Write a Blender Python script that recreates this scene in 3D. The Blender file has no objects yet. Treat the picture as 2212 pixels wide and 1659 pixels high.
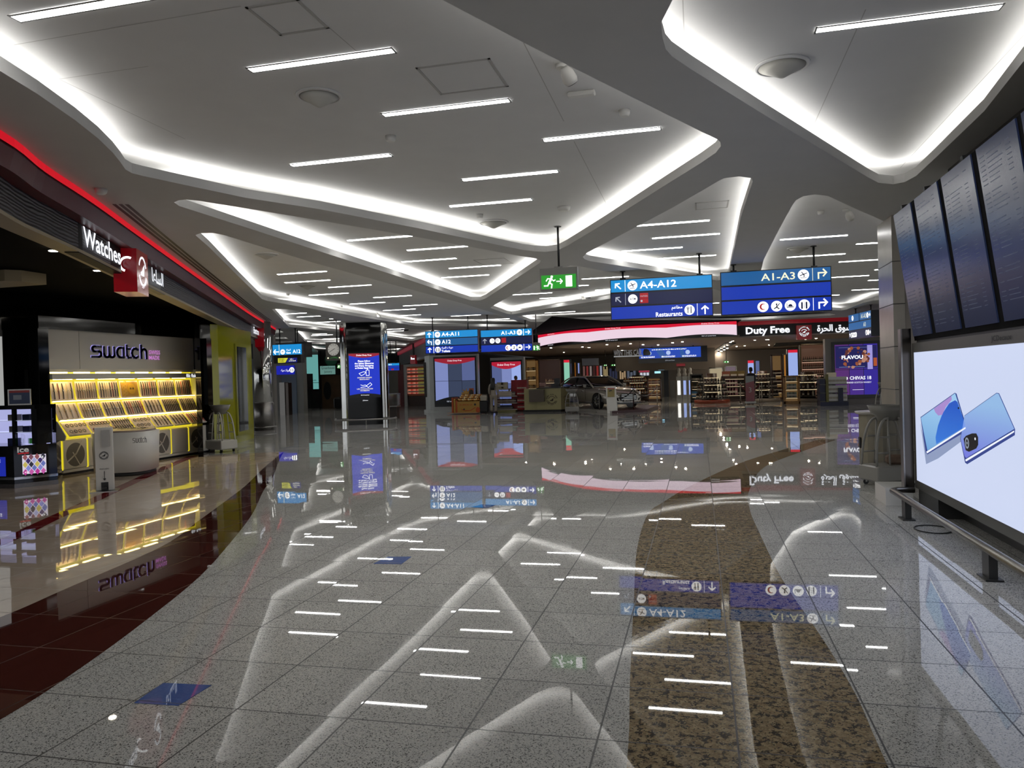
import bpy, math, random
from mathutils import Vector, Matrix, geometry
random.seed(7)
SC = bpy.context.scene
COL = SC.collection
# ---------------------------------------------------------------- camera, world, exposure
F_PX, CX, CY, EYE = 1655.0, 1106.0, 829.5, 1.6
def _n(v): return Vector(v).normalized()
_Y = _n((1511 - CX, -(803 - CY), -F_PX))
_X = -_n((-5600 - CX, -(1010 - CY), -F_PX)); _X = (_X - _Y * _X.dot(_Y)).normalized()
_Z = _X.cross(_Y)
ROT = Matrix((_X, _Y, _Z))
cam = bpy.data.cameras.new('camera'); cam.sensor_width = 36.0; cam.lens = 36.0 * F_PX / 2212.0
cam.clip_start = 0.05; cam.clip_end = 300
camo = bpy.data.objects.new('camera', cam); COL.objects.link(camo)
camo.matrix_world = Matrix.Translation((0, 0, EYE)) @ ROT.to_4x4()
SC.camera = camo
SC.view_settings.view_transform = 'Standard'; SC.view_settings.look = 'None'
SC.view_settings.exposure = 0.0; SC.view_settings.gamma = 1.0; SC.view_settings.use_curve_mapping = False
SC.cycles.max_bounces = 7; SC.cycles.diffuse_bounces = 3; SC.cycles.glossy_bounces = 4
SC.cycles.transmission_bounces = 4; SC.cycles.transparent_max_bounces = 6
SC.cycles.sample_clamp_indirect = 4.0; SC.cycles.caustics_reflective = False; SC.cycles.caustics_refractive = False
SC.cycles.use_denoising = True
world = bpy.data.worlds.new('hall_light'); SC.world = world; world.use_nodes = True
world.node_tree.nodes['Background'].inputs[0].default_value = (0.93, 0.96, 1.0, 1)
world.node_tree.nodes['Background'].inputs[1].default_value = 0.85

# points of the place found from the photograph
def ray(px, py): return ROT @ Vector((px - CX, -(py - CY), -F_PX))
def fl(px, py, z=0.0):
    r = ray(px, py); t = (z - EYE) / r.z; return Vector((r.x * t, r.y * t, z))
def oy(px, py, y):
    r = ray(px, py); t = y / r.y; return Vector((r.x * t, y, EYE + r.z * t))
def ox(px, py, x):
    r = ray(px, py); t = x / r.x; return Vector((x, r.y * t, EYE + r.z * t))
def on_curve(px, py, pts):
    r = ray(px, py)
    for a, b in zip(pts[:-1], pts[1:]):
        ex, ey = b[0] - a[0], b[1] - a[1]
        det = r.x * -ey + ex * r.y
        if abs(det) < 1e-9: continue
        t = (a[0] * -ey + ex * a[1]) / det; s = (r.x * a[1] - r.y * a[0]) / det
        if t > 0 and -1e-3 <= s <= 1.001: return Vector((r.x * t, r.y * t, EYE + r.z * t))
    return None

# ---------------------------------------------------------------- materials
def lin(c):
    if isinstance(c, str): c = tuple(int(c[i:i + 2], 16) for i in (0, 2, 4))
    return tuple((v / 255 / 12.92) if v / 255 <= 0.04045 else ((v / 255 + 0.055) / 1.055) ** 2.4 for v in c) + (1.0,)
MATS = {}
def mat(name, col='808080', rough=0.5, metal=0.0, emit=0.0, ecol=None, spec=0.5, noise=0.0, nscale=20.0, bump=0.0, bscale=40.0, coat=0.0, light=False, alpha=1.0, trans=0.0):
    if name in MATS: return MATS[name]
    m = bpy.data.materials.new(name); m.use_nodes = True; MATS[name] = m
    nt = m.node_tree; b = nt.nodes['Principled BSDF']; c = lin(col)
    b.inputs['Base Color'].default_value = c; b.inputs['Roughness'].default_value = rough
    b.inputs['Metallic'].default_value = metal; b.inputs['Specular IOR Level'].default_value = spec
    b.inputs['Coat Weight'].default_value = coat; b.inputs['Alpha'].default_value = alpha
    b.inputs['Transmission Weight'].default_value = trans
    if emit:
        b.inputs['Emission Color'].default_value = lin(ecol or col); b.inputs['Emission Strength'].default_value = emit
        if not light: m.cycles.emission_sampling = 'NONE'
    if noise or bump:
        tc = nt.nodes.new('ShaderNodeTexCoord')
        if noise:
            n = nt.nodes.new('ShaderNodeTexNoise'); n.inputs['Scale'].default_value = nscale; n.inputs['Detail'].default_value = 4
            nt.links.new(tc.outputs['Object'], n.inputs['Vector'])
            r = nt.nodes.new('ShaderNodeValToRGB')
            r.color_ramp.elements[0].position = 0.3; r.color_ramp.elements[1].position = 0.7
            r.color_ramp.elements[0].color = tuple(v * (1 - noise) for v in c[:3]) + (1,)
            r.color_ramp.elements[1].color = tuple(min(1, v * (1 + noise)) for v in c[:3]) + (1,)
            nt.links.new(n.outputs['Fac'], r.inputs['Fac']); nt.links.new(r.outputs['Color'], b.inputs['Base Color'])
        if bump:
            n2 = nt.nodes.new('ShaderNodeTexNoise'); n2.inputs['Scale'].default_value = bscale
            nt.links.new(tc.outputs['Object'], n2.inputs['Vector'])
            bp = nt.nodes.new('ShaderNodeBump'); bp.inputs['Strength'].default_value = bump; bp.inputs['Distance'].default_value = 0.02
            nt.links.new(n2.outputs['Fac'], bp.inputs['Height']); nt.links.new(bp.outputs['Normal'], b.inputs['Normal'])
    return m
def glow(name, col='808080', s=1.0, light=False):
    """a lit, printed face of a sign, a screen or a lamp"""
    return mat(name, '101010', rough=0.35, emit=s, ecol=col, light=light)
class NB:
    """small helper to write node trees"""
    def __init__(s, m): s.nt = m.node_tree; s.b = s.nt.nodes['Principled BSDF']
    def n(s, t, **kw):
        x = s.nt.nodes.new(t)
        for k, v in kw.items():
            if k.startswith('i_'): x.inputs[int(k[2:])].default_value = v
            else: setattr(x, k, v)
        return x
    def l(s, a, b): s.nt.links.new(a, b)
    def math(s, op, a, b=None, c=None):
        x = s.nt.nodes.new('ShaderNodeMath'); x.operation = op
        for i, v in enumerate((a, b, c)):
            if v is None: continue
            if isinstance(v, (int, float)): x.inputs[i].default_value = v
            else: s.l(v, x.inputs[i])
        return x.outputs[0]
    def mix(s, f, a, b):
        x = s.nt.nodes.new('ShaderNodeMix'); x.data_type = 'RGBA'
        for i, v in ((0, f), (6, a), (7, b)):
            if isinstance(v, (int, float)): x.inputs[i].default_value = v
            elif isinstance(v, tuple): x.inputs[i].default_value = v
            else: s.l(v, x.inputs[i])
        return x.outputs[2]
TX, TY, TS, TSY = -0.477, 3.33, 0.595, 0.585
def stone(name, base, specks, rough=0.015, joint='2e2e2c', tile=True, jit=0.0035):
    """polished stone laid in square tiles, each tile set a hair out of level"""
    m = mat(name, base, rough, spec=0.4); B = NB(m)
    tc = B.n('ShaderNodeTexCoord'); sep = B.n('ShaderNodeSeparateXYZ'); B.l(tc.outputs['Object'], sep.inputs[0])
    u = B.math('DIVIDE', B.math('SUBTRACT', sep.outputs[0], TX), TS); v = B.math('DIVIDE', B.math('SUBTRACT', sep.outputs[1], TY), TSY)
    iu, iv = B.math('FLOOR', u), B.math('FLOOR', v)
    cmb = B.n('ShaderNodeCombineXYZ'); B.l(iu, cmb.inputs[0]); B.l(iv, cmb.inputs[1])
    wn = B.n('ShaderNodeTexWhiteNoise'); B.l(cmb.outputs[0], wn.inputs['Vector'])
    col = lin(base)
    for kind, scale, lo, hi, c in specks:
        if kind == 'v':
            t = B.n('ShaderNodeTexVoronoi'); t.inputs['Scale'].default_value = scale; B.l(tc.outputs['Object'], t.inputs['Vector'])
            f = B.n('ShaderNodeSeparateColor'); B.l(t.outputs['Color'], f.inputs[0]); f = f.outputs[0]
        else:
            t = B.n('ShaderNodeTexNoise'); t.inputs['Scale'].default_value = scale; t.inputs['Detail'].default_value = 3; B.l(tc.outputs['Object'], t.inputs['Vector']); f = t.outputs['Fac']
        mr = B.n('ShaderNodeMapRange'); B.l(f, mr.inputs[0]); mr.inputs[1].default_value = lo; mr.inputs[2].default_value = hi
        col = B.mix(mr.outputs[0], col, lin(c))
    br = B.n('ShaderNodeMapRange'); B.l(wn.outputs['Value'], br.inputs[0]); br.inputs[3].default_value = 0.93; br.inputs[4].default_value = 1.05
    mul = B.n('ShaderNodeMix'); mul.data_type = 'RGBA'; mul.blend_type = 'MULTIPLY'; mul.inputs[0].default_value = 1.0
    if isinstance(col, tuple): mul.inputs[6].default_value = col
    else: B.l(col, mul.inputs[6])
    B.l(br.outputs[0], mul.inputs[7]); col = mul.outputs[2]
    if tile:
        fu = B.math('ABSOLUTE', B.math('SUBTRACT', B.math('FRACT', u), 0.5)); fv = B.math('ABSOLUTE', B.math('SUBTRACT', B.math('FRACT', v), 0.5))
        j = B.math('GREATER_THAN', B.math('MAXIMUM', fu, fv), 0.4925)
        col = B.mix(j, col, lin(joint))
        rr = B.math('ADD', rough, B.math('MULTIPLY', j, 0.4)); B.l(rr, B.b.inputs['Roughness'])
    B.l(col, B.b.inputs['Base Color'])
    g = B.n('ShaderNodeNewGeometry'); s2 = B.n('ShaderNodeVectorMath', operation='SUBTRACT'); B.l(wn.outputs['Color'], s2.inputs[0]); s2.inputs[1].default_value = (0.5, 0.5, 0.5)
    s3 = B.n('ShaderNodeVectorMath', operation='MULTIPLY'); B.l(s2.outputs[0], s3.inputs[0]); s3.inputs[1].default_value = (jit, jit, 0)
    s4 = B.n('ShaderNodeVectorMath', operation='ADD'); B.l(g.outputs['Normal'], s4.inputs[0]); B.l(s3.outputs[0], s4.inputs[1])
    s5 = B.n('ShaderNodeVectorMath', operation='NORMALIZE'); B.l(s4.outputs[0], s5.inputs[0]); B.l(s5.outputs[0], B.b.inputs['Normal'])
    return m

# ---------------------------------------------------------------- mesh building
class MB:
    """collects shapes and links them as ONE mesh object"""
    def __init__(s): s.v, s.f, s.m, s.sm, s.mats = [], [], [], [], []
    def mi(s, m):
        if m not in s.mats: s.mats.append(m)
        return s.mats.index(m)
    def add(s, vs, fs, m, smooth=False):
        o = len(s.v); i = s.mi(m); s.v += [tuple(v) for v in vs]
        for f in fs: s.f.append(tuple(o + k for k in f)); s.m.append(i); s.sm.append(smooth)
        return s
    def box(s, lo, hi, m, T=None, bev=0.0):
        x0, y0, z0 = lo; x1, y1, z1 = hi
        if bev > 0:
            b = min(bev, (x1 - x0) / 2.01, (y1 - y0) / 2.01, (z1 - z0) / 2.01)
            rings = []
            for z, ins in ((z0, b), (z0 + b, 0), (z1 - b, 0), (z1, b)):
                a0, a1, c0, c1 = x0 + ins, x1 - ins, y0 + ins, y1 - ins; q = b * 0.6 if ins == 0 else b * 0.4
                rings.append([(a0 + q, c0, z), (a1 - q, c0, z), (a1, c0 + q, z), (a1, c1 - q, z), (a1 - q, c1, z), (a0 + q, c1, z), (a0, c1 - q, z), (a0, c0 + q, z)])
            return s.loft(rings, m, T, caps=True, smooth=False)
        vs = [Vector(p) for p in ((x0, y0, z0), (x1, y0, z0), (x1, y1, z0), (x0, y1, z0), (x0, y0, z1), (x1, y0, z1), (x1, y1, z1), (x0, y1, z1))]
        if T: vs = [T @ v for v in vs]
        return s.add(vs, [(0, 3, 2, 1), (4, 5, 6, 7), (0, 1, 5, 4), (1, 2, 6, 5), (2, 3, 7, 6), (3, 0, 4, 7)], m)
    def loft(s, rings, m, T=None, caps=True, smooth=True, closed=True):
        n = len(rings[0]); vs = [Vector(p) for r in rings for p in r]
        if T: vs = [T @ v for v in vs]
        fs = []
        for k in range(len(rings) - 1):
            for i in range(n if closed else n - 1):
                j = (i + 1) % n; fs.append((k * n + i, k * n + j, (k + 1) * n + j, (k + 1) * n + i))
        s.add(vs, fs, m, smooth)
        if caps:
            o = len(s.v) - len(vs); i = s.mi(m)
            s.f.append(tuple(o + k for k in reversed(range(n)))); s.m.append(i); s.sm.append(False)
            s.f.append(tuple(o + (len(rings) - 1) * n + k for k in range(n))); s.m.append(i); s.sm.append(False)
        return s
    def lathe(s, prof, m, T=None, n=20, smooth=True, caps=True):
        return s.loft([[(r * math.cos(2 * math.pi * i / n), r * math.sin(2 * math.pi * i / n), z) for i in range(n)] for r, z in prof], m, T, caps, smooth)
    def cyl(s, c, r, z0, z1, m, n=16, T=None):
        return s.lathe([(r, z0), (r, z1)], m, (T or Matrix()) @ Matrix.Translation((c[0], c[1], 0)), n)
    def tube(s, pts, r, m, n=8, T=None, closed=False):
        pts = [Vector(p) for p in pts]; rs = r if isinstance(r, (list, tuple)) else [r] * len(pts)
        rings = []; up = Vector((0, 0, 1)); prev = None
        for i, p in enumerate(pts):
            t = (pts[(i + 1) % len(pts)] - pts[i - 1]) if closed else (pts[min(i + 1, len(pts) - 1)] - pts[max(i - 1, 0)])
            t.normalize()
            a = prev - t * prev.dot(t) if prev else (up.cross(t) if abs(t.z) < 0.95 else Vector((1, 0, 0)).cross(t))
            if a.length < 1e-5: a = Vector((1, 0, 0)).cross(t)
            a.normalize(); prev = a; b = t.cross(a)
            rings.append([p + (a * math.cos(2 * math.pi * k / n) + b * math.sin(2 * math.pi * k / n)) * rs[i] for k in range(n)])
        if closed: rings.append(rings[0])
        return s.loft(rings, m, T, not closed, True)
    def prism(s, poly, z0, z1, m, T=None):
        """upright prism over a plan polygon (any simple polygon)"""
        n = len(poly); tris = geometry.tessellate_polygon([[Vector((p[0], p[1], 0)) for p in poly]])
        vs = [Vector((p[0], p[1], z0)) for p in poly] + [Vector((p[0], p[1], z1)) for p in poly]
        if T: vs = [T @ v for v in vs]
        a = sum(poly[i][0] * poly[(i + 1) % n][1] - poly[(i + 1) % n][0] * poly[i][1] for i in range(n)) > 0
        fs = []
        for t in tris:
            x, y, z = [poly[k] for k in t]
            ccw = (y[0] - x[0]) * (z[1] - x[1]) - (y[1] - x[1]) * (z[0] - x[0]) > 0
            t = tuple(t) if ccw else tuple(reversed(t))
            fs.append(tuple(reversed(t))); fs.append(tuple(n + k for k in t))
        for i in range(n):
            j = (i + 1) % n; q = (i, j, n + j, n + i); fs.append(q if a else tuple(reversed(q)))
        return s.add(vs, fs, m)
    def build(s, name, parent=None, loc=None):
        me = bpy.data.meshes.new(name); me.from_pydata(s.v, [], s.f)
        for m in s.mats: me.materials.append(m)
        me.polygons.foreach_set('material_index', s.m); me.polygons.foreach_set('use_smooth', s.sm)
        me.update(); o = bpy.data.objects.new(name, me); COL.objects.link(o)
        if parent is not None: o.parent = parent; o.matrix_parent_inverse = parent.matrix_basis.inverted()
        if loc is not None: o.location = loc
        return o
def mb(): return MB()
class Face:
    """a flat face in space: u along the reading direction, v up, n towards the reader"""
    def __init__(s, o, u, v=(0, 0, 1)):
        s.o = Vector(o); s.u = Vector(u).normalized(); v = Vector(v); s.v = (v - s.u * v.dot(s.u)).normalized(); s.n = s.u.cross(s.v)
    def p(s, x, y, d=0.0): return s.o + s.u * x + s.v * y + s.n * d
    def T(s, x=0, y=0, d=0): return Matrix.Translation(s.p(x, y, d)) @ Matrix((s.u, s.v, s.n)).transposed().to_4x4()
    def box(s, b, x0, y0, x1, y1, m, d0=0.0, d1=0.01): return b.box((x0, y0, d0), (x1, y1, d1), m, s.T())
    def poly(s, b, pts, m, d0=0.0, d1=0.008): return b.prism(pts, d0, d1, m, s.T())
    def disc(s, b, x, y, r, m, d0=0.0, d1=0.008, n=20, ry=None):
        return s.poly(b, [(x + r * math.cos(2 * math.pi * i / n), y + (ry or r) * math.sin(2 * math.pi * i / n)) for i in range(n)], m, d0, d1)
    def ring(s, b, x, y, r0, r1, m, a0=0, a1=360, d1=0.008, n=24):
        A = [math.radians(a0 + (a1 - a0) * i / n) for i in range(n + 1)]
        return s.poly(b, [(x + r1 * math.cos(a), y + r1 * math.sin(a)) for a in A] + [(x + r0 * math.cos(a), y + r0 * math.sin(a)) for a in reversed(A)], m, 0, d1)
    def text(s, b, t, x, y, h, m, w=None, align='l', d=0.004, bold=0.0, th=0.0, maxw=None, rot=0.0, cap=None):
        """lettering h tall (cap height of the line), w wide if given"""
        vs, fs, (x0, x1, y0, y1) = glyphs(t, bold)
        k = h / (cap or (y1 - y0)); kx = (w / (x1 - x0)) if w else k
        if maxw and kx * (x1 - x0) > maxw: kx = maxw / (x1 - x0)
        W = kx * (x1 - x0); ox_ = {'l': 0, 'c': -W / 2, 'r': -W}[align]; yb = 0.0 if cap else y0
        T = s.T(x, y, d) @ Matrix.Rotation(rot, 4, 'Z')
        P = [T @ Vector(((vx - x0) * kx + ox_, (vy - yb) * k, 0)) for vx, vy in vs]
        b.add(P, fs, m)
        if th:
            b.add([p + s.n * -th for p in P], fs, m)
        return W
_G = {}
def glyphs(t, bold):
    if (t, bold) in _G: return _G[(t, bold)]
    c = bpy.data.curves.new('lettering', 'FONT'); c.body = t; c.resolution_u = 2; c.offset = bold
    o = bpy.data.objects.new('lettering', c); COL.objects.link(o); bpy.context.view_layer.update()
    ev = o.evaluated_get(bpy.context.evaluated_depsgraph_get()); me = ev.to_mesh()
    vs = [(v.co.x, v.co.y) for v in me.vertices]; fs = [tuple(p.vertices) for p in me.polygons]; ev.to_mesh_clear()
    bpy.data.objects.remove(o); bpy.data.curves.remove(c)
    xs = [v[0] for v in vs] or [0, 1]; ys = [v[1] for v in vs] or [0, 1]
    _G[(t, bold)] = (vs, fs, (min(xs), max(xs), min(ys), max(ys))); return _G[(t, bold)]
_AR = dict(zip('ابةتحدرزسشطعقكلمنهويف', (0xFE8D, 0xFE8F, 0xFE93, 0xFE95, 0xFEA1, 0xFEA9, 0xFEAD, 0xFEAF, 0xFEB1, 0xFEB5, 0xFEC1, 0xFEC9, 0xFED5, 0xFED9, 0xFEDD, 0xFEE1, 0xFEE5, 0xFEE9, 0xFEED, 0xFEF1, 0xFED1)))
def arabic(t):
    """joined letter forms in drawing order"""
    out = []; dual = lambda c: c in _AR and c not in 'اةدرزو'
    for i, c in enumerate(t):
        if c not in _AR: out.append(c); continue
        a = i > 0 and dual(t[i - 1]); z = dual(c) and i + 1 < len(t) and t[i + 1] in _AR
        out.append(chr(_AR[c] + (3 if a and z else 2 if z else 1 if a else 0)))
    return ''.join(reversed(out))
# ---------------------------------------------------------------- things and labels
def tag(o, label, cat, group=None, kind=None):
    o['label'] = label; o['category'] = cat
    if group: o['group'] = group
    if kind: o['kind'] = kind
    return o
def thing(name, label, cat, loc=(0, 0, 0), rz=0.0, group=None):
    o = bpy.data.objects.new(name, None); COL.objects.link(o); o.empty_display_size = 0.1
    o.location = loc; o.rotation_euler = (0, 0, rz); bpy.context.view_layer.update() if False else None
    return tag(o, label, cat, group)
def struct(o): o['kind'] = 'structure'; return o
def part(b, name, root, label=None):
    """a part built in the thing's own coordinates"""
    me = b.build(name); me.parent = root
    if label: me['label'] = label
    return me
def wpart(b, name, root, label=None):
    """a part built in room coordinates, hung under its thing"""
    me = b.build(name); me.parent = root
    me.matrix_parent_inverse = (Matrix.Translation(root.location) @ Matrix.Rotation(root.rotation_euler[2], 4, 'Z')).inverted()
    if label: me['label'] = label
    return me
def scribble(F, b, x, y, w, h, m, seed=1, d=.004):
    """a line of print too small to read: word-long groups of short bars"""
    r = random.Random(seed); q = x
    while q < x + w - h * .4:
        n = r.randint(2, 6)
        for k in range(n):
            if q > x + w - h * .3: break
            t = h * (.62 + .38 * (r.random() < .3)); F.box(b, q, y, q + h * .42, y + t, m, 0, d); q += h * .6
        q += h * .5
def copy_tree(o, parent=None):
    c = o.copy(); COL.objects.link(c)
    if parent is not None: c.parent = parent
    for ch in list(o.children): copy_tree(ch, c)
    return c
ORD = 'first second third fourth fifth sixth seventh eighth ninth tenth eleventh twelfth thirteenth fourteenth fifteenth sixteenth seventeenth eighteenth nineteenth twentieth'.split()
def in_poly(x, y, P):
    c = False
    for i in range(len(P)):
        (x0, y0), (x1, y1) = P[i - 1], P[i]
        if (y0 > y) != (y1 > y) and x < (x1 - x0) * (y - y0) / (y1 - y0) + x0: c = not c
    return c
def ceil_z(x, y): return ZP if any(in_poly(x, y, h) for h in HOLES.values()) else ZS
def smooth_curve(P, k=6):
    out = []
    for i in range(len(P) - 1):
        p0, p1, p2, p3 = P[max(i - 1, 0)], P[i], P[i + 1], P[min(i + 2, len(P) - 1)]
        for j in range(k):
            t = j / k
            out.append(tuple(0.5 * (2 * b + (c - a) * t + (2 * a - 5 * b + 4 * c - d) * t * t + (3 * b - a - 3 * c + d) * t ** 3) for a, b, c, d in zip(p0, p1, p2, p3)))
    return out + [tuple(P[-1])]
def offset_curve(P, d):
    out = []
    for i in range(len(P)):
        a, b = P[max(i - 1, 0)], P[min(i + 1, len(P) - 1)]
        t = Vector((b[0] - a[0], b[1] - a[1])).normalized(); out.append((P[i][0] - d * t.y, P[i][1] + d * t.x))
    return out

# ---------------------------------------------------------------- shared materials
M_CEIL = mat('white_ceiling_paint', 'dcdbd9', 0.75, noise=0.02, nscale=3)
M_SOFF = mat('grey_soffit_paint', 'c0bfbd', 0.7, noise=0.02, nscale=3)
M_STRIP = glow('strip_lamp', 'fffefb', 34.0, True)
M_COVE = glow('cove_lamp', 'fffefb', 18.0, True)
M_BLACK = mat('matt_black', '0b0b0c', 0.45)
M_GLOSSBLK = mat('gloss_black', '060607', 0.06, spec=0.6)
M_CHROME = mat('chrome', 'c9c9c6', 0.07, 1.0)
M_STEEL = mat('brushed_steel', '8d8a86', 0.3, 1.0, noise=0.08, nscale=30)
M_WHITE = mat('white_lacquer', 'dedcd6', 0.3)
M_DARK = mat('dark_grey', '2a2a2a', 0.5)
M_RED = mat('red_lacquer', '9c0d18', 0.15, spec=0.6)
M_LWHITE = glow('lit_white', 'ffffff', 1.6)
M_TXT = glow('lit_lettering', 'f4f7ff', 1.15)
M_TERR = stone('terrazzo', 'c6c5c0', [('n', 150, 0.55, 0.66, 'e0dfda'), ('n', 110, 0.57, 0.67, '7e7c77'), ('v', 190, 0.82, 0.88, '5c5b57'), ('v', 120, 0.88, 0.93, 'd6d4cc')])
M_GRAN = stone('brown_granite', '877458', [('n', 26, 0.50, 0.60, 'a08e6e'), ('n', 22, 0.53, 0.57, '3a3026'), ('v', 150, 0.75, 0.85, '9a8b6c'), ('n', 70, 0.58, 0.64, '30281f')], joint='3a3128')
M_MAROON = stone('dark_maroon_stone', '4a251f', [('n', 40, 0.5, 0.7, '542c25')], joint='2e1612')
M_BEIGE = stone('beige_tile', 'c2b1a0', [('n', 6, 0.3, 0.8, 'ccbcaa')], joint='9f9282')
M_REDST = stone('red_stone', '7a1a1e', [('n', 60, 0.4, 0.7, '8a2428')], joint='5a1416')

# ---------------------------------------------------------------- ceiling with recesses
ZS, ZL, ZP = 3.8, 3.905, 4.08
C0 = smooth_curve([(-5.0, -4), (-5.0, -1), (-5.0, 1.5), (-5.15, 3.6), (-5.64, 5.25), (-6.13, 6.2), (-6.68, 7.4), (-7.58, 9.22), (-9.0, 12.11), (-11.54, 17.31), (-13.43, 21.22), (-16.2, 27.2)], 5)
RECESS = {
 'big kite-shaped recess': [(81,203),(163,260),(212,299),(244,330),(260,350),(271,366),(285,374),(309,380),(407,401),(529,427),(692,452),(903,493),(1066,527),(1130,540),(1155,543),(1180,544),(1205,541),(1225,531),(1310,480),(1432,403),(1514,352),(1546,330),(1557,316),(1556,307),(1548,300),(1506,280),(1237,146),(1131,92),(956,0)],
 'recess at upper right': [(1428,49),(1431,81),(1438,106),(1452,122),(1495,151),(1638,240),(1800,338),(1873,382),(1898,395),(1930,398),(1955,393),(1979,380),(2024,338),(2126,240)],
 'small triangular recess': [(1259,555),(1263,560),(1275,564),(1456,592),(1550,606),(1568,603),(1574,592),(1600,470),(1626,392),(1623,385),(1597,381),(1564,385),(1552,391),(1454,448),(1312,523),(1268,546)],
 'recess left of the boards': [(1650,560),(1640,600),(1650,632),(1700,656),(1798,670),(1816,671),(1828,669),(1864,654),(1888,649),(1930,645),(2000,636),(2010,580),(1990,520),(1928,486),(1841,448),(1788,423),(1760,420),(1735,424),(1719,433),(1711,444),(1678,505)],
 'long narrow recess': [(376,437),(387,445),(431,459),(553,498),(716,551),(879,603),(997,643),(1017,649),(1038,649),(1050,644),(1166,568),(1168,563),(1156,558),(1123,553),(879,508),(635,467),(431,434),(403,431),(385,433)],
 'broad recess': [(422,508),(452,534),(513,595),(566,646),(578,650),(635,660),(757,681),(899,704),(1139,706),(1143,703),(1082,681),(1001,656),(838,612),(675,567),(484,508),(460,503),(431,504)],
 'recess over the clock': [(588,668.5),(624,705.7),(737,717.5),(837,729),(880,735.7),(893,735.7),(915,730),(985,716),(930,713),(838,708),(737,693),(651,673),(618,668),(594,667.5)],
 'thin far recess': [(636,714),(665,743),(703,743.5),(839,748),(877,748),(885,741),(840,737),(737,724)],
 'farthest recess': [(670,747),(683,759.5),(703,761),(839,762.6),(853,763),(870,752.5),(839,752),(703,747.5)],
 'recess by the red canopy end': [(589,728),(582,735),(582,742),(635,741),(617,727.5)],
 'wide centre recess': [(1059,665),(1095,677.6),(1104,679),(1113,678),(1179,667),(1316,645.5),(1450,628),(1520,620),(1450,610),(1330,590),(1250,575),(1232,573),(1164,607),(1107,637),(1066,660)],
 'far centre recess': [(1117,684),(1146,695),(1158,695.5),(1318,689),(1545,693),(1594,692),(1795,682),(1805,679.5),(1700,661),(1600,641),(1540,624),(1316,653.5),(1179,675.5),(1128,682)],
}
HOLES = {}
for k, P in RECESS.items():
    Q = [fl(x, y, ZS) for x, y in P]; HOLES[k] = [(q.x, q.y) for q in Q]
HOLES['big kite-shaped recess'] = [(-4.05, 1.2), (-4.15, 2.6)] + [p for p in HOLES['big kite-shaped recess']] + [(-2.9, 1.2)]
HOLES['recess at upper right'] = [(0.95, 1.0)] + HOLES['recess at upper right'] + [(2.15, 4.2), (2.15, 1.0)]
def area(P): return sum(P[i][0] * P[(i + 1) % len(P)][1] - P[(i + 1) % len(P)][0] * P[i][1] for i in range(len(P))) / 2
for k in HOLES:
    if area(HOLES[k]) < 0: HOLES[k].reverse()
outer = [p for p in C0] + [(-17.2, 29.5), (-19.0, 30.6), (-45, 31), (-45, 62), (26, 62), (26, -4)]
b = mb()
loops = [[Vector((p[0], p[1], 0)) for p in outer]] + [[Vector((p[0], p[1], 0)) for p in h] for h in HOLES.values()]
flat = [v for l in loops for v in l]
b.add([(v.x, v.y, ZS) for v in flat], [tuple(t) for t in geometry.tessellate_polygon(loops)], M_SOFF)
for h in HOLES.values():                                   # upstand of every recess
    n = len(h); b.add([(x, y, ZS) for x, y in h] + [(x, y, ZL) for x, y in h], [(i, (i + 1) % n, n + (i + 1) % n, n + i) for i in range(n)], M_SOFF)
ceiling = struct(b.build('ceiling'))
b = mb(); b.box((-45, -4, ZP), (26, 62, ZP + 0.1), M_CEIL); o = b.build('recess_panel', ceiling)
for k, h in HOLES.items():                                 # the lamps hidden behind the upstands
    b = mb(); h2 = offset_curve(h + [h[0]], -0.165)[:-1]; h3 = offset_curve(h + [h[0]], -0.125)[:-1]; n = len(h)
    b.add([(x, y, ZL - 0.004) for x, y in h3] + [(x, y, ZL - 0.004) for x, y in h2], [(i, (i + 1) % n, n + (i + 1) % n, n + i) for i in range(n)], M_COVE)
    b.build('cove_lamp', ceiling)
# ---------------------------------------------------------------- linear lights
LAMPS = {
 'big kite-shaped recess': ['L34,40','L541,151','L829,248','L1175,303','L630,357','L1000,389','L972,446'],
 'recess at upper right': ['L1764,65'],
 'small triangular recess': ['L1373,488','L1409,515','L1343,543','L1423,559'],
 'recess left of the boards': ['L1685,518','L1849,527.5','L1700,556','L1812,566','L1889,583','R1877,595','L1875,606','L1840,627','R1813,637'],
 'long narrow recess': ['L751,520','L880,541','L868,566','L970,580','L954,600'],
 'broad recess': ['L600,593','L616,611','L710,621','L668,638','L807,643','L756,657','L828,671','L871,661','L845,683','L895,693','R1038,680','L1042,691'],
 'recess over the clock': ['R662,676','L642,685','L712,689','L677,697','R873,710','R872,714.5'],
 'thin far recess': ['L673,725','R722,720','L697,732.5'],
 'wide centre recess': ['L1108,637','L1166,645','L1257,603','R1271,616','L1286,627'],
 'far centre recess': ['L1177,676', 'L1390,668', 'L1480,658', 'L1610,676'],  # last three added behind the signs to brighten the white display boxes
}
WHERE = {'big kite-shaped recess': 'in the big kite-shaped ceiling recess', 'recess at upper right': 'above the departure boards', 'small triangular recess': 'in the small triangular recess', 'recess left of the boards': 'in the recess left of the departure boards',
 'long narrow recess': 'in the long narrow ceiling recess', 'broad recess': 'in the broad recess before the chrome column', 'recess over the clock': 'in the recess above the square clock', 'thin far recess': 'in the thin far recess behind the column', 'wide centre recess': 'in the recess below the green exit sign', 'far centre recess': 'behind the A4-A12 sign, all but first added'}
M_FRAME = mat('lamp_frame', '6f6f6d', 0.5)
fr = mb(); fr.box((0, -0.05, -0.006), (1.2, -0.038, 0.0), M_FRAME); fr.box((0, 0.038, -0.006), (1.2, 0.05, 0.0), M_FRAME)
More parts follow.
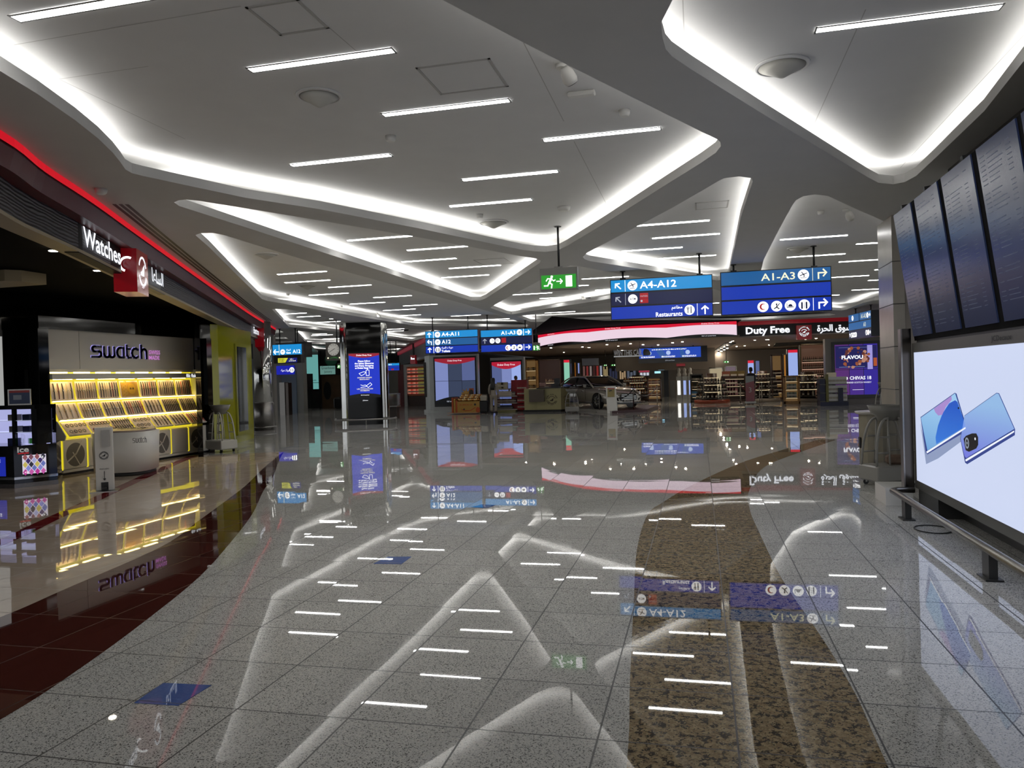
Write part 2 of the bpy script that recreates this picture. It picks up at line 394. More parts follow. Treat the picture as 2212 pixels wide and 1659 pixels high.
fr.box((-0.012, -0.055, -0.006), (0, 0.055, 0.0), M_FRAME); fr.box((1.2, -0.055, -0.006), (1.212, 0.055, 0.0), M_FRAME)
di = mb(); di.box((0, -0.038, -0.004), (1.2, 0.038, 0.0), M_STRIP)
first = None
for k, L in LAMPS.items():
    for i, e in enumerate(L):
        x, y = map(float, e[1:].split(',')); p = fl(x, y, ZP - 0.004)
        if e[0] == 'R': p.x -= 1.2
        if first is None:
            r = first = thing('linear_ceiling_light', '', 'ceiling light', p); part(fr, 'lamp_frame', r); part(di, 'diffuser', r)
        else: r = copy_tree(first); r.location = p
        lab = 'slim white linear light ' + WHERE[k] + (', %s from the front' % ORD[i] if len(L) > 1 else '')
        tag(r, lab, 'ceiling light', 'linear lights in the ' + k)

# ---------------------------------------------------------------- floor
b = mb(); b.add([(-45, -6, 0), (26, -6, 0), (26, 75, 0), (-45, 75, 0)], [(0, 1, 2, 3)], M_TERR); floor = struct(b.build('floor'))
def sheet(name, poly, m, z):
    t = geometry.tessellate_polygon([[Vector((p[0], p[1], 0)) for p in poly]]); fs = []
    for q in t:
        a, c, d = [poly[k] for k in q]; ccw = (c[0] - a[0]) * (d[1] - a[1]) - (c[1] - a[1]) * (d[0] - a[0]) > 0
        fs.append(tuple(q) if ccw else tuple(reversed(q)))
    bb = mb(); bb.add([(p[0], p[1], z) for p in poly], fs, m); return bb.build(name, floor)
bandO = smooth_curve([(-3.3, -4), (-3.2, 0), (-3.25, 2), (-3.36, 3.01), (-3.47, 3.55), (-3.71, 4.39), (-4.12, 5.59), (-4.7, 6.91), (-5.43, 8.44), (-6.42, 10.29), (-7.2, 11.85), (-8.35, 13.94), (-9.6, 16.3)])
bandI = smooth_curve([(-4.8, -4), (-4.7, 0), (-4.75, 3), (-4.87, 4.39), (-5.0, 5.1), (-5.3, 6.63), (-5.8, 7.86), (-6.46, 9.43), (-7.1, 10.9), (-8.2, 13.2), (-9.6, 16.3)])
sheet('maroon_band', bandO + bandI[::-1], M_MAROON, 0.001)
sheet('beige_shop_floor', bandI + [(-11.0, 15.4), (-12.2, 15.75), (-24, 16), (-24, -4)], M_BEIGE, 0.001)
redC = smooth_curve([(-6.3, -4), (-6.2, 1), (-6.4, 4), (-7.1, 6.44), (-7.8, 7.93), (-8.75, 9.95), (-9.95, 12.45), (-11.27, 15.36)])
sheet('red_threshold', redC + offset_curve(redC, 0.2)[::-1], M_REDST, 0.002)
brL = smooth_curve([(-0.2, -4), (-0.25, 1), (-0.33, 3.11), (-0.39, 3.95), (-0.49, 5.4), (-0.6, 7.15), (-0.61, 8.82), (-0.48, 9.62), (-0.11, 11.24), (0.65, 13.81), (1.44, 15.76), (2.6, 18.4)])
brR = smooth_curve([(0.6, -4), (0.68, 1), (0.69, 3.3), (0.70, 4.02), (0.66, 4.89), (0.57, 6.16), (0.53, 7.89), (0.52, 9.2), (0.6, 10.62), (0.98, 13.15), (1.73, 15.31), (2.9, 18.2)])
sheet('brown_granite_band', brL + brR[::-1], M_GRAN, 0.001)
M_BLUEFILM = stone('blue_floor_film', '5068a4', [('n', 60, 0.4, 0.7, '5870ac')], joint='2a3a66')
for P, lab in (([(290, 1519), (352, 1476), (457, 1481), (385, 1525)], 'blue square sticker on the terrazzo floor, the larger one nearest the front'), ([(806, 1218), (838, 1203), (889, 1203), (867, 1219)], 'blue square sticker on the terrazzo, second along the seam'), ([(1018, 1096), (1040, 1090), (1070, 1091), (1053, 1098)], 'small blue square sticker farthest along the floor seam')):
    Q = [fl(x, y, 0) for x, y in P]; b = mb(); b.prism([(q.x, q.y) for q in Q], 0.001, 0.003, M_BLUEFILM); tag(b.build('floor_sticker'), lab, 'floor sticker', 'blue floor stickers')
def at_d(px, py, d): return Vector((0, 0, EYE)) + ray(px, py) * (d / F_PX)
# ---------------------------------------------------------------- sign helpers
M_SKY = glow('sign_light_blue', '1590d8', 0.95); M_MIDB = glow('sign_mid_blue', '1a5f9e', 0.9); M_NAVY = glow('sign_navy', '0d1747', 0.8); M_ROYAL = glow('sign_royal_blue', '0836b4', 0.9)
M_SIGNCASE = mat('sign_case', '14161c', 0.35)
def stroke(F, b, pts, w, m, d1=0.006):
    for (x0, y0), (x1, y1) in zip(pts[:-1], pts[1:]):
        dx, dy = x1 - x0, y1 - y0; L = math.hypot(dx, dy) or 1; dx, dy = dx / L, dy / L; h = w / 2
        x0e, y0e, x1e, y1e = x0 - dx * h, y0 - dy * h, x1 + dx * h, y1 + dy * h
        F.poly(b, [(x0e + dy * h, y0e - dx * h), (x1e + dy * h, y1e - dx * h), (x1e - dy * h, y1e + dx * h), (x0e - dy * h, y0e + dx * h)], m, 0, d1)
def arrow(F, b, x, y, s, ang, m, bent=0):
    c, q = math.cos(math.radians(ang)), math.sin(math.radians(ang)); R = lambda p: (x + s * (p[0] * c - p[1] * q), y + s * (p[0] * q + p[1] * c)); w = 0.17 * s
    if bent:
        stroke(F, b, [R((-0.45, -0.5 * bent)), R((-0.45, 0.15 * bent)), R((0.4, 0.15 * bent))], w, m); t = 0.15 * bent
    else: stroke(F, b, [R((-0.5, 0)), R((0.38, 0))], w, m); t = 0
    stroke(F, b, [R((0.12, t + 0.38)), R((0.45, t)), R((0.12, t - 0.38))], w, m)
SIGN = [None]
def picto(F, b, x, y, r, kind, ink=None):
    ink = ink or M_NAVYINK; b = mb()
    picto_(F, b, x, y, r, kind, ink); wpart(b, 'pictogram', SIGN[0])
def picto_(F, b, x, y, r, kind, ink):
    F.disc(b, x, y, r, M_LWHITE, 0, 0.006, 24)
    S = lambda P, w: stroke(F, b, [(x + p * r, y + q * r) for p, q in P], w * r, ink, 0.010)
    G = lambda P: F.poly(b, [(x + p * r, y + q * r) for p, q in P], ink, 0, 0.010)
    if kind == 'plane': S([(-0.6, -0.12), (0.55, 0.3)], 0.16); S([(0.0, 0.1), (-0.3, 0.5)], 0.16); S([(0.1, 0.12), (0.1, -0.35)], 0.16); S([(-0.5, -0.55), (0.5, -0.55)], 0.1)
    elif kind == 'food': S([(-0.3, -0.6), (-0.3, 0.6)], 0.16); S([(-0.5, 0.6), (-0.5, 0.2), (-0.1, 0.2), (-0.1, 0.6)], 0.1); S([(0.3, -0.6), (0.3, 0.6)], 0.2)
    elif kind == 'atm': F.text(b, 'ATM', x, y - 0.25 * r, 0.5 * r, ink, w=1.3 * r, align='c', d=0.010, bold=0.02)
    elif kind == 'crescent':
        A = [math.radians(55 + 250 * i / 18) for i in range(19)]
        F.poly(b, [(x + 0.62 * r * math.cos(a), y + 0.62 * r * math.sin(a)) for a in A] + [(x + 0.16 * r + 0.45 * r * math.cos(a), y + 0.47 * r * math.sin(a)) for a in reversed(A)], M_REDINK, 0, 0.010)
    elif kind == 'baby': G([(-0.15, 0.25), (0.15, 0.25), (0.15, 0.5), (-0.15, 0.5)]); S([(0, 0.2), (0, -0.2), (0.5, 0.45)], 0.16); S([(-0.4, -0.45), (0, -0.2), (0.4, -0.5)], 0.2)
    elif kind == 'cloche': S([(-0.55, -0.3), (0.55, -0.3)], 0.14); G([(-0.4, -0.2), (0.4, -0.2), (0.35, 0.05), (0.15, 0.25), (-0.15, 0.25), (-0.35, 0.05)]); S([(-0.6, -0.3), (-0.6, 0.4)], 0.1)
    elif kind == 'wc':
        for q in (-0.4, 0.4): F.disc(b, x + q * r, y + 0.42 * r, 0.15 * r, ink, 0, 0.010, 10); S([(q, 0.2), (q, -0.6)], 0.3)
        S([(0, -0.6), (0, 0.6)], 0.07)
M_NAVYINK = mat('navy_ink', '14225a', 0.4); M_REDINK = glow('red_ink', 'c01820', 0.7)
def hanging_sign(name, label, cat, F, w, h, rows, rods, depth=0.14, group=None):
    """F: face with its origin at the lower left corner; rows from the top: (material, draw function(F, b, y0, rh))"""
    r = thing(name, label, cat, F.p(w / 2, h / 2, -depth / 2), 0, group); SIGN[0] = r
    b = mb(); F.box(b, 0, 0, w, h, M_SIGNCASE, -depth, 0.0); wpart(b, 'housing', r)
    n = len(rows); g = h * 0.02
    for i, (m, draw) in enumerate(rows):
        y0 = h - (i + 1) * h / n; b = mb(); F.box(b, g, y0 + g, w - g, y0 + h / n - g, m, 0.001, 0.004); wpart(b, 'lit_panel', r)
        b = mb(); F2 = Face(F.p(0, y0, 0.004), F.u, F.v); draw(F2, b, h / n)
        if b.v: wpart(b, 'lettering', r)
    for x, zt in rods:
        p = F.p(x, h, -depth / 2); zt = ceil_z(p.x, p.y); b = mb(); b.cyl((p.x, p.y), 0.022, p.z, zt, M_BLACK, 10); b.cyl((p.x, p.y), 0.06, zt - 0.015, zt, M_BLACK, 12)
        b.box((p.x - 0.06, p.y - 0.03, p.z), (p.x + 0.06, p.y + 0.03, p.z + 0.03), M_BLACK); wpart(b, 'hanger_rod', r)
    return r
def sign_face(bl, br, tl, y):
    a, c, t = oy(*bl, y), oy(*br, y), oy(*tl, y); return Face(a, (1, 0, 0)), c.x - a.x, t.z - a.z
# ---------------------------------------------------------------- the two big hanging signs
F, w, h = sign_face((1320, 692), (1541, 681), (1316, 605), 16.5)
def row1(F, b, rh): arrow(F, b, 0.165, rh * .5, rh * .52, 135, M_LWHITE); F.box(b, .315, rh * .08, .323, rh * .92, M_LWHITE); picto(F, b, .475, rh * .5, rh * .36, 'plane'); F.text(b, 'A4-A12', .63, rh * .24, rh * .52, M_LWHITE, w=.76, bold=.012)
def row2(F, b, rh):
    arrow(F, b, 0.165, rh * .5, rh * .48, 135, M_GREYLIT); F.box(b, .315, rh * .08, .323, rh * .92, M_GREYLIT); picto(F, b, .475, rh * .5, rh * .34, 'atm')
    F.box(b, .625, rh * .5, .8, rh * .9, M_REDINK); F.box(b, .625, rh * .16, .8, rh * .48, M_REDINK); F.text(b, 'marhaba', .712, rh * .62, rh * .14, M_GREYLIT, align='c', maxw=.15, d=.012); F.disc(b, .66, rh * .32, rh * .08, M_GREYLIT, 0, .012, 10)
M_GREYLIT = glow('lit_grey', 'b9bfcc', 0.9)
def row3(F, b, rh): arrow(F, b, w - .165, rh * .47, rh * .56, 90, M_LWHITE); F.box(b, w - .325, rh * .06, w - .317, rh * .94, M_LWHITE); picto(F, b, w - .48, rh * .5, rh * .36, 'food'); F.text(b, 'Restaurants', w - .625, rh * .1, rh * .33, M_LWHITE, align='r', maxw=.55, bold=.012); F.text(b, arabic('مطاعم'), w - .625, rh * .52, rh * .34, M_LWHITE, align='r', maxw=.28, bold=.01)
hanging_sign('directional_sign', 'blue hanging sign reading A4-A12 and Restaurants with arrows', 'sign', F, w, h, [(M_SKY, row1), (M_NAVY, row2), (M_ROYAL, row3)], [(0.27, ZS), (1.87, ZP)])
F, w, h = sign_face((1558, 682), (1798, 671), (1554, 588.5), 16.5)
def row1(F, b, rh): arrow(F, b, w - .17, rh * .5, rh * .56, 0, M_CREAML, 1); F.box(b, w - .36, rh * .08, w - .352, rh * .92, M_CREAML); picto(F, b, w - .53, rh * .5, rh * .36, 'plane'); F.text(b, 'A1-A3', w - .69, rh * .24, rh * .5, M_CREAML, w=.66, align='r', bold=.012)
M_CREAML = glow('lit_cream', 'f0f0cf', 1.1)
def row2(F, b, rh): pass
def row3(F, b, rh):
    arrow(F, b, w - .17, rh * .5, rh * .56, 0, M_LWHITE, 1); F.box(b, w - .36, rh * .08, w - .352, rh * .92, M_LWHITE)
    for i, k in enumerate(('wc', 'cloche', 'baby', 'crescent')): picto(F, b, w - .53 - i * .265, rh * .48, rh * .36, k)
hanging_sign('directional_sign', 'blue hanging sign reading A1-A3 with four round pictograms, beside the A4-A12 sign', 'sign', F, w, h, [(M_MIDB, row1), (M_ROYAL, row2), (M_ROYAL, row3)], [(0.27, ZS), (1.84, ZP)])
# ---------------------------------------------------------------- the farther pair
F, w, h = sign_face((919.5, 764.5), (1033.5, 761.5), (918, 716), 29.0)
s = w / 2.1
def row1(F, b, rh): arrow(F, b, .17 * s, rh * .5, rh * .58, 90, M_LWHITE); F.box(b, .33 * s, rh * .06, .345 * s, rh * .94, M_LWHITE); picto(F, b, .5 * s, rh * .5, rh * .38, 'plane'); F.text(b, 'A4-A11', .66 * s, rh * .26, rh * .5, M_LWHITE, w=.7 * s, bold=.012)
def row2(F, b, rh): arrow(F, b, .17 * s, rh * .5, rh * .58, 180, M_LWHITE, -1); F.box(b, .33 * s, rh * .06, .345 * s, rh * .94, M_LWHITE); picto(F, b, .5 * s, rh * .5, rh * .38, 'plane'); F.text(b, 'A12', .66 * s, rh * .26, rh * .5, M_LWHITE, w=.36 * s, bold=.012)
def row3(F, b, rh): arrow(F, b, .17 * s, rh * .5, rh * .58, 90, M_LWHITE); F.box(b, .33 * s, rh * .06, .345 * s, rh * .94, M_LWHITE); picto(F, b, .5 * s, rh * .5, rh * .38, 'wc'); F.text(b, 'Toilets', .64 * s, rh * .12, rh * .32, M_LWHITE, bold=.015); F.text(b, arabic('دورات المياه'), .64 * s, rh * .54, rh * .34, M_LWHITE, maxw=.46 * s)
hanging_sign('directional_sign', 'distant blue sign reading A4-A11, A12 and Toilets above the video wall', 'sign', F, w, h, [(M_SKY, row1), (M_MIDB, row2), (M_ROYAL, row3)], [(0.3, ZS), (1.78, ZS)])
F, w, h = sign_face((1039, 761.5), (1150.5, 759), (1038, 713.5), 29.0)
def row1(F, b, rh): arrow(F, b, w - .17, rh * .5, rh * .6, 0, M_LWHITE); F.box(b, w - .345, rh * .06, w - .33, rh * .94, M_LWHITE); picto(F, b, w - .5, rh * .5, rh * .38, 'plane'); F.text(b, 'A1-A3', w - .66, rh * .26, rh * .5, M_LWHITE, w=.58, align='r', bold=.012)
def row2(F, b, rh): arrow(F, b, .17, rh * .5, rh * .58, 90, M_GREYLIT); picto(F, b, .47, rh * .5, rh * .34, 'atm'); picto(F, b, .7, rh * .5, rh * .34, 'food'); F.box(b, .85, rh * .2, 1.03, rh * .85, M_REDINK)
def row3(F, b, rh):
    arrow(F, b, w - .17, rh * .5, rh * .6, 0, M_LWHITE); F.box(b, w - .345, rh * .06, w - .33, rh * .94, M_LWHITE)
    for i, k in enumerate(('cloche', 'baby', 'crescent')): picto(F, b, w - .5 - i * .235, rh * .5, rh * .38, k)
hanging_sign('directional_sign', 'distant blue sign reading A1-A3, right of the A4-A11 sign', 'sign', F, w, h, [(M_SKY, row1), (M_NAVY, row2), (M_ROYAL, row3)], [(0.27, ZS), (1.8, ZS)])
# ---------------------------------------------------------------- exit signs
M_GREEN = glow('exit_green', '129a18', 0.95); M_GREYCASE = mat('grey_case', '73716c', 0.4)
def running_man(F, b, x, y, s, m, flip=1):
    X = lambda P: [(x + flip * p * s, y + q * s) for p, q in P]
    F.disc(b, x + flip * .16 * s, y + .42 * s, .1 * s, m, 0, .006, 12)
    stroke(F, b, X([(.1, .25), (-.05, -.05)]), .17 * s, m); stroke(F, b, X([(.1, .25), (.3, .08), (.42, .14)]), .08 * s, m); stroke(F, b, X([(.1, .25), (-.18, .28), (-.3, .1)]), .08 * s, m)
    stroke(F, b, X([(-.05, -.05), (.16, -.2), (.12, -.48)]), .1 * s, m); stroke(F, b, X([(-.05, -.05), (-.2, -.3), (-.46, -.3)]), .1 * s, m)
def exit_sign(label, F, w, h, rod, arrow_on=True, flip=1):
    r = thing('exit_sign', label, 'exit sign', F.p(w / 2, 0, -.06))
    b = mb(); F.box(b, 0, 0, w, h, M_GREYCASE, -.12, 0); wpart(b, 'housing', r)
    b = mb(); F.box(b, w * .04, h * .06, w * .96, h * .68, M_GREEN, .001, .006); wpart(b, 'lit_panel', r)
    b = mb(); F2 = Face(F.p(0, 0, .006), F.u, F.v); k = lambda q: q * w if flip > 0 else w - q * w
    running_man(F2, b, k(.27), h * .37, h * .56, M_LWHITE, flip)
    if arrow_on: arrow(F2, b, k(.53), h * .38, h * .26, 0 if flip > 0 else 180, M_LWHITE)
    x0, x1 = sorted((k(.69), k(.86))); F2.box(b, x0, h * .12, x1, h * .62, M_LWHITE, 0, .006); wpart(b, 'pictogram', r)
    if rod:
        p = F.p(w / 2, h, -.06); rod = ceil_z(p.x, p.y); b = mb(); b.cyl((p.x, p.y), .018, p.z, rod, M_BLACK, 10); b.cyl((p.x, p.y), .06, rod - .012, rod, M_BLACK, 12); b.box((p.x - .07, p.y - .03, p.z), (p.x + .07, p.y + .03, p.z + .025), M_GREYCASE); wpart(b, 'hanger_rod', r)
    return r
yE = fl(1200, 488, ZP).y
F, w, h = sign_face((1167, 628), (1248, 622), (1165, 581), yE); exit_sign('green running-man exit sign with arrow hanging from the ceiling on a rod', F, w, h, ZP)
F, w, h = sign_face((1151, 758), (1166, 757), (1151, 741), 28.6); exit_sign('small green exit sign beside the right end of the distant A1-A3 sign', F, w, h, ZS, False, -1)
# ---------------------------------------------------------------- angled sign before the whisky screen
a, c = at_d(1834, 735.5, 29.2), at_d(1882.5, 723.5, 26.8); a.z = c.z = (a.z + c.z) / 2
F = Face(a, c - a); w = (c - a).length; h = .92
def row1(F, b, rh): picto(F, b, w * .2, rh * .5, rh * .3, 'plane'); F.box(b, w * .5, 0, w * .51, rh, M_BLACK); F.text(b, 'A1-A2', w * .58, rh * .25, rh * .5, M_CREAML, maxw=w * .22); picto(F, b, w * .86, rh * .5, rh * .3, 'plane'); arrow(F, b, w * .95, rh * .5, rh * .4, 0, M_LWHITE)
def row2(F, b, rh): F.text(b, 'A3', w * .68, rh * .25, rh * .5, M_CREAML)
def row3(F, b, rh):
    arrow(F, b, w * .06, rh * .5, rh * .4, 90, M_LWHITE)
    for i in range(4): picto(F, b, w * (.14 + .065 * i), rh * .45, rh * .3, ('wc', 'food', 'cloche', 'baby')[i])
    picto(F, b, w * .8, rh * .5, rh * .3, 'wc'); picto(F, b, w * .88, rh * .5, rh * .3, 'crescent'); arrow(F, b, w * .95, rh * .5, rh * .4, 0, M_LWHITE)
hanging_sign('directional_sign', 'blue hanging sign seen at an angle before the purple whisky screen', 'sign', F, w, h, [(M_MIDB, row1), (M_MIDB, row2), (M_NAVY, row3)], [(0.4, ZS), (w - .4, ZS)], depth=.28)

# ---------------------------------------------------------------- right side: advertising board
XB = 2.34
yl, yr = 9.5, 4.4
M_BRDFRAME = mat('board_frame_grey', '62615c', 0.35, 0.3); M_BRDBODY = mat('board_body', '2f2f2d', 0.4)
M_ADBG = glow('advert_background', 'cbd5f0', 1.0, True)
adv = thing('advertising_board', 'large lit white advertising board showing two blue phones, behind the low rail', 'advertising board', (XB, 7, 0))
F = Face((XB, yl, 0), (0, -1, 0)); L = yl - yr
b = mb(); F.box(b, 0, .22, L, 1.85, M_BRDFRAME, -.34, 0); wpart(b, 'frame', adv)
b = mb(); F.box(b, .1, .315, L - .1, 1.745, M_ADBG, -.001, .006); scr = wpart(b, 'lit_screen', adv)
b = mb(); F.box(b, .02, 0, .75, .22, M_BRDBODY, -.32, -.03); F.box(b, .75, 0, L, .22, M_BRDBODY, -.34, -.26); wpart(b, 'plinth', adv)
def zz(P): return [(F.o.y - q.y, q.z) for q in (ox(1960 + x * .32558, 720 + y * .32558, XB) for x, y in P)]
FA = Face(F.p(0, 0, .006), F.u, F.v)
inks = dict(sh=glow('ad_shadow', '8d9cc0', .95), p1=glow('ad_pale_blue', '7fb2e2', .95), p2=glow('ad_deep_blue', '1a5fd0', .95), p3=glow('ad_pink', 'a98bd0', .95), p4=glow('ad_back', '7d9fe6', .95), p5=glow('ad_back_light', '9dbcec', .95), p6=glow('ad_violet', '7d80e0', .95), ed=glow('ad_edge', '2a3f8c', .9), wh=glow('ad_white', 'f2f6ff', 1.0), bk=mat('ad_black', '0a0b12', .3), gr=glow('ad_lens', '9aa4b4', .8))
def grad(name, c0, c1, z0, z1, ky=0.0):
    m = glow(name, c0, .95); B = NB(m); tc = B.n('ShaderNodeTexCoord'); sp = B.n('ShaderNodeSeparateXYZ'); B.l(tc.outputs['Object'], sp.inputs[0])
    v = B.math('ADD', sp.outputs[2], B.math('MULTIPLY', sp.outputs[1], ky)); mr = B.n('ShaderNodeMapRange'); B.l(v, mr.inputs[0]); mr.inputs[1].default_value = z0; mr.inputs[2].default_value = z1
    B.l(B.mix(mr.outputs[0], lin(c0), lin(c1)), B.b.inputs['Emission Color']); return m
inks['p4'] = grad('ad_back_gradient', '6f74dc', '94bce8', .75, 1.25); inks['p2'] = grad('ad_blue_gradient', '2f78dc', '164fc0', .8, 1.3); inks['p1'] = grad('ad_pale_gradient', '6fa6dc', '9ccaf0', .7, 1.2)
def art(b, P, k, d): FA.poly(b, zz(P), inks[k], d - .002 if d > .002 else 0, d)
b = mb()
art(b, [(92, 600), (130, 868), (210, 830), (400, 690), (395, 640), (135, 795)], 'sh', .002)
art(b, [(93, 556), (322, 394), (332, 400), (398, 620), (396, 650), (140, 803), (128, 792)], 'ed', .003)
art(b, [(96, 560), (324, 398), (394, 618), (140, 778)], 'p1', .004)
art(b, [(200, 735), (195, 690), (212, 610), (240, 535), (285, 465), (325, 444), (340, 455), (394, 612), (388, 622)], 'p2', .005)
art(b, [(184, 500), (300, 416), (303, 440), (262, 490), (240, 540), (214, 546), (194, 524)], 'p3', .006)
art(b, [(134, 785), (394, 622), (396, 632), (138, 796)], 'wh', .006)
art(b, [(345, 490), (353, 490), (353, 502), (345, 502)], 'bk', .007)
art(b, [(358, 700), (386, 545), (600, 394), (616, 398), (722, 636), (720, 676), (404, 868), (390, 858)], 'ed', .003)
art(b, [(362, 700), (388, 548), (602, 398), (614, 402), (718, 634), (400, 826), (388, 816)], 'p4', .005)
art(b, [(394, 838), (718, 646), (718, 656), (398, 850)], 'wh', .006)
art(b, [(384, 700), (400, 680), (440, 664), (468, 664), (480, 690), (480, 740), (468, 764), (420, 786), (398, 776)], 'bk', .008)
C = zz([(408, 728)])[0]; FA.ring(b, C[0], C[1], .035, .05, inks['gr'], d1=.010); FA.disc(b, C[0], C[1], .012, inks['gr'], 0, .010)
C = zz([(462, 700)])[0]; FA.disc(b, C[0], C[1], .012, inks['wh'], 0, .010)
o = wpart(b, 'advert_print', adv); 
b = mb(); C = zz([(560, 60)])[0]; F.text(b, 'JCDecaux', C[0], 1.765, .06, M_DARK, w=.42, d=.004, bold=.02); o = wpart(b, 'lettering', adv)
# mirrored post at the end of the board
b = mb(); b.box((2.245, 9.52, .2), (2.338, 9.64, 2.02), mat('mirror_bronze', '55504b', .22, 1.0)); b.box((2.23, 9.515, .2), (2.245, 9.64, 2.02), M_STEEL)
b.box((2.04, 9.55, 0), (2.33, 10.1, .2), M_WHITE); tag(b.build('board_end_post'), 'tall mirrored post standing on a white foot at the end of the board', 'post')
# low rail
p0, p1 = ox(1926, 1062, 2.06), ox(2212, 1229, 2.06); zr = (p0.z + p1.z) / 2
rail = thing('guard_rail', 'low steel guard rail on flat posts in front of the advertising board', 'guard rail', (2.06, 6.4, 0))
b = mb(); b.tube([(2.3, p0.y + .02, zr), (2.12, p0.y + .02, zr), (2.06, p0.y - .05, zr), (2.06, 4.0, zr)], .034, M_STEEL, 12); wpart(b, 'rail', rail)
for y in (8.72, 6.36, 4.2):
    b = mb(); b.box((2.03, y - .07, 0), (2.09, y + .07, zr - .02), M_BRDBODY); b.box((2.0, y - .1, 0), (2.12, y + .1, .012), M_BRDBODY); wpart(b, 'post', rail)
# ---------------------------------------------------------------- departure boards, leaning out at the top
fb = thing('departure_board', 'bank of tall dark blue departure screens leaning out over the advertising board', 'departure board', (2.4, 7, 1.93))
top, bot = Vector((2.165, 9.44, 3.29)), Vector((2.34, 9.44, 1.925)); F = Face(bot, (0, -1, 0), top - bot); Hh = (top - bot).length
b = mb(); F.box(b, -.01, -.05, L, Hh + .005, mat('board_black', '050506', .8, spec=.1), -.12, -.012); wpart(b, 'housing', fb)
M_FIDS = mat('departure_screen', '191c2a', .2, emit=.075, ecol='5a6ea8', spec=.6); M_FLINE = glow('departure_text', '8f9fd0', .09)
xs = [9.43] + [ox(*p, 2.335).y for p in ((2011, 722), (2020.6, 719), (2074, 710), (2084, 706), (2154, 694), (2168, 691))]
wS = xs[4] - xs[5]; xs += [xs[6] - wS, xs[6] - wS - .1, xs[6] - 2 * wS - .1, xs[6] - 2 * wS - .2, xs[6] - 3 * wS - .2]
rnd = random.Random(3)
for i in range(0, len(xs) - 1, 2):
    a, c = 9.44 - xs[i], 9.44 - xs[i + 1]
    b = mb(); F.box(b, a, .0, c, Hh, M_FIDS, -.012, 0.0); o = wpart(b, 'screen', fb)
    b = mb()
    for k in range(34):
        y = Hh - .09 - k * .0365
        if rnd.random() < .22: continue
        for u, q in ((.06, .12), (.24, .2 + .2 * rnd.random()), (.72, .1)): F.box(b, a + u * (c - a), y, a + (u + q) * (c - a), y + .007, M_FLINE, 0, .001)
    wpart(b, 'departure_text', fb)
for q in (-.04, .85, 2.0):
    b = mb(); F.box(b, q, Hh - .06, q + .06, Hh + .1, M_BLACK, -.33, -.1); wpart(b, 'bracket', fb)
b = mb(); b.box((2.37, 4.4, 1.85), (2.75, 9.42, 1.93), M_BLACK); b.box((2.5, 4.4, 1.93), (2.75, 9.2, 3.4), M_BLACK); wpart(b, 'backing', fb)
struct_w = mb(); struct_w.box((2.78, -4, 0), (3.0, 9.6, 3.8), mat('dark_partition', '4a4843', .6)); struct(struct_w.build('wall_right'))
# tiled pillar behind the boards
b = mb(); M_PTILE = mat('pillar_tile', '9b948a', .25, noise=.04, nscale=4); M_JOINT = mat('pillar_joint', '3a3733', .7)
px0 = oy(1928, 600, 12.2).x; b.box((px0, 12.2, 0), (px0 + .95, 13.1, 3.8), M_PTILE)
for z in (.62, 1.25, 1.88, 2.5, 3.12): b.box((px0 - .002, 12.198, z), (px0 + .952, 13.102, z + .012), M_JOINT)
b.box((px0 + .16, 12.192, 0), (px0 + .3, 12.2, 3.8), mat('mirror_bronze')); struct(b.build('pillar'))
# ---------------------------------------------------------------- curved shop front on the left
def sweep(prof, m, name, parent, curve=None, n0=0, n1=None):
    C = (curve or C0)[n0:n1]; rows = [[(p[0], p[1], z) for p in offset_curve(C, d)] for d, z in prof]; n = len(C)
    b = mb(); b.add([v for r in rows for v in r], [(k * n + i, k * n + i + 1, (k + 1) * n + i + 1, (k + 1) * n + i) for k in range(len(rows) - 1) for i in range(n - 1)], m)
    return b.build(name, parent)
M_REDLIT = glow('lit_red_band', 'dc0a24', .8); M_DKRED = mat('dark_red_gloss', '52090f', .35, spec=.25)
M_WAVE = mat('black_wave_panel', '141519', .45)
B = NB(M_WAVE); tc = B.n('ShaderNodeTexCoord'); mp = B.n('ShaderNodeMapping'); mp.inputs['Scale'].default_value = (1.0, 1.0, 4.0); B.l(tc.outputs['Object'], mp.inputs[0])
wv = B.n('ShaderNodeTexWave'); wv.bands_direction = 'Z'; wv.inputs['Scale'].default_value = 2.2; wv.inputs['Distortion'].default_value = 5; wv.inputs['Detail'].default_value = 2; B.l(mp.outputs[0], wv.inputs[0])
bp = B.n('ShaderNodeBump'); bp.inputs['Strength'].default_value = .3; bp.inputs['Distance'].default_value = .03; B.l(wv.outputs['Fac'], bp.inputs['Height']); B.l(bp.outputs[0], B.b.inputs['Normal'])
M_BEIGEP = mat('beige_soffit', '8d8066', .5)
front = struct(sweep([(.2, 3.56), (.2, 3.22)], M_WAVE, 'trim_1', None))
sweep([(0, 3.80), (0, 3.725)], M_REDLIT, 'red_light_band', front)
sweep([(0, 3.725), (.012, 3.72), (.012, 3.705), (.0, 3.70), (.05, 3.53), (.21, 3.53)], M_DKRED, 'red_cornice', front)
sweep([(.195, 3.225), (.195, 3.19), (.42, 3.19)], M_BEIGEP, 'beige_edge', front)
sweep([(.42, 3.19), (.42, 3.42), (.2, 3.6)], mat('black_shop_ceiling', '050505', .9, spec=.05), 'inner_edge', front)
inC = offset_curve(C0, .42); k20 = [p for p in inC if p[1] < 18.0]
b = mb(); b.prism([p for p in k20] + [(-26, 18.0), (-26, -4)], 3.42, 3.5, mat('black_shop_ceiling', '050505', .9, spec=.05)); struct(b.build('ceiling_shop'))
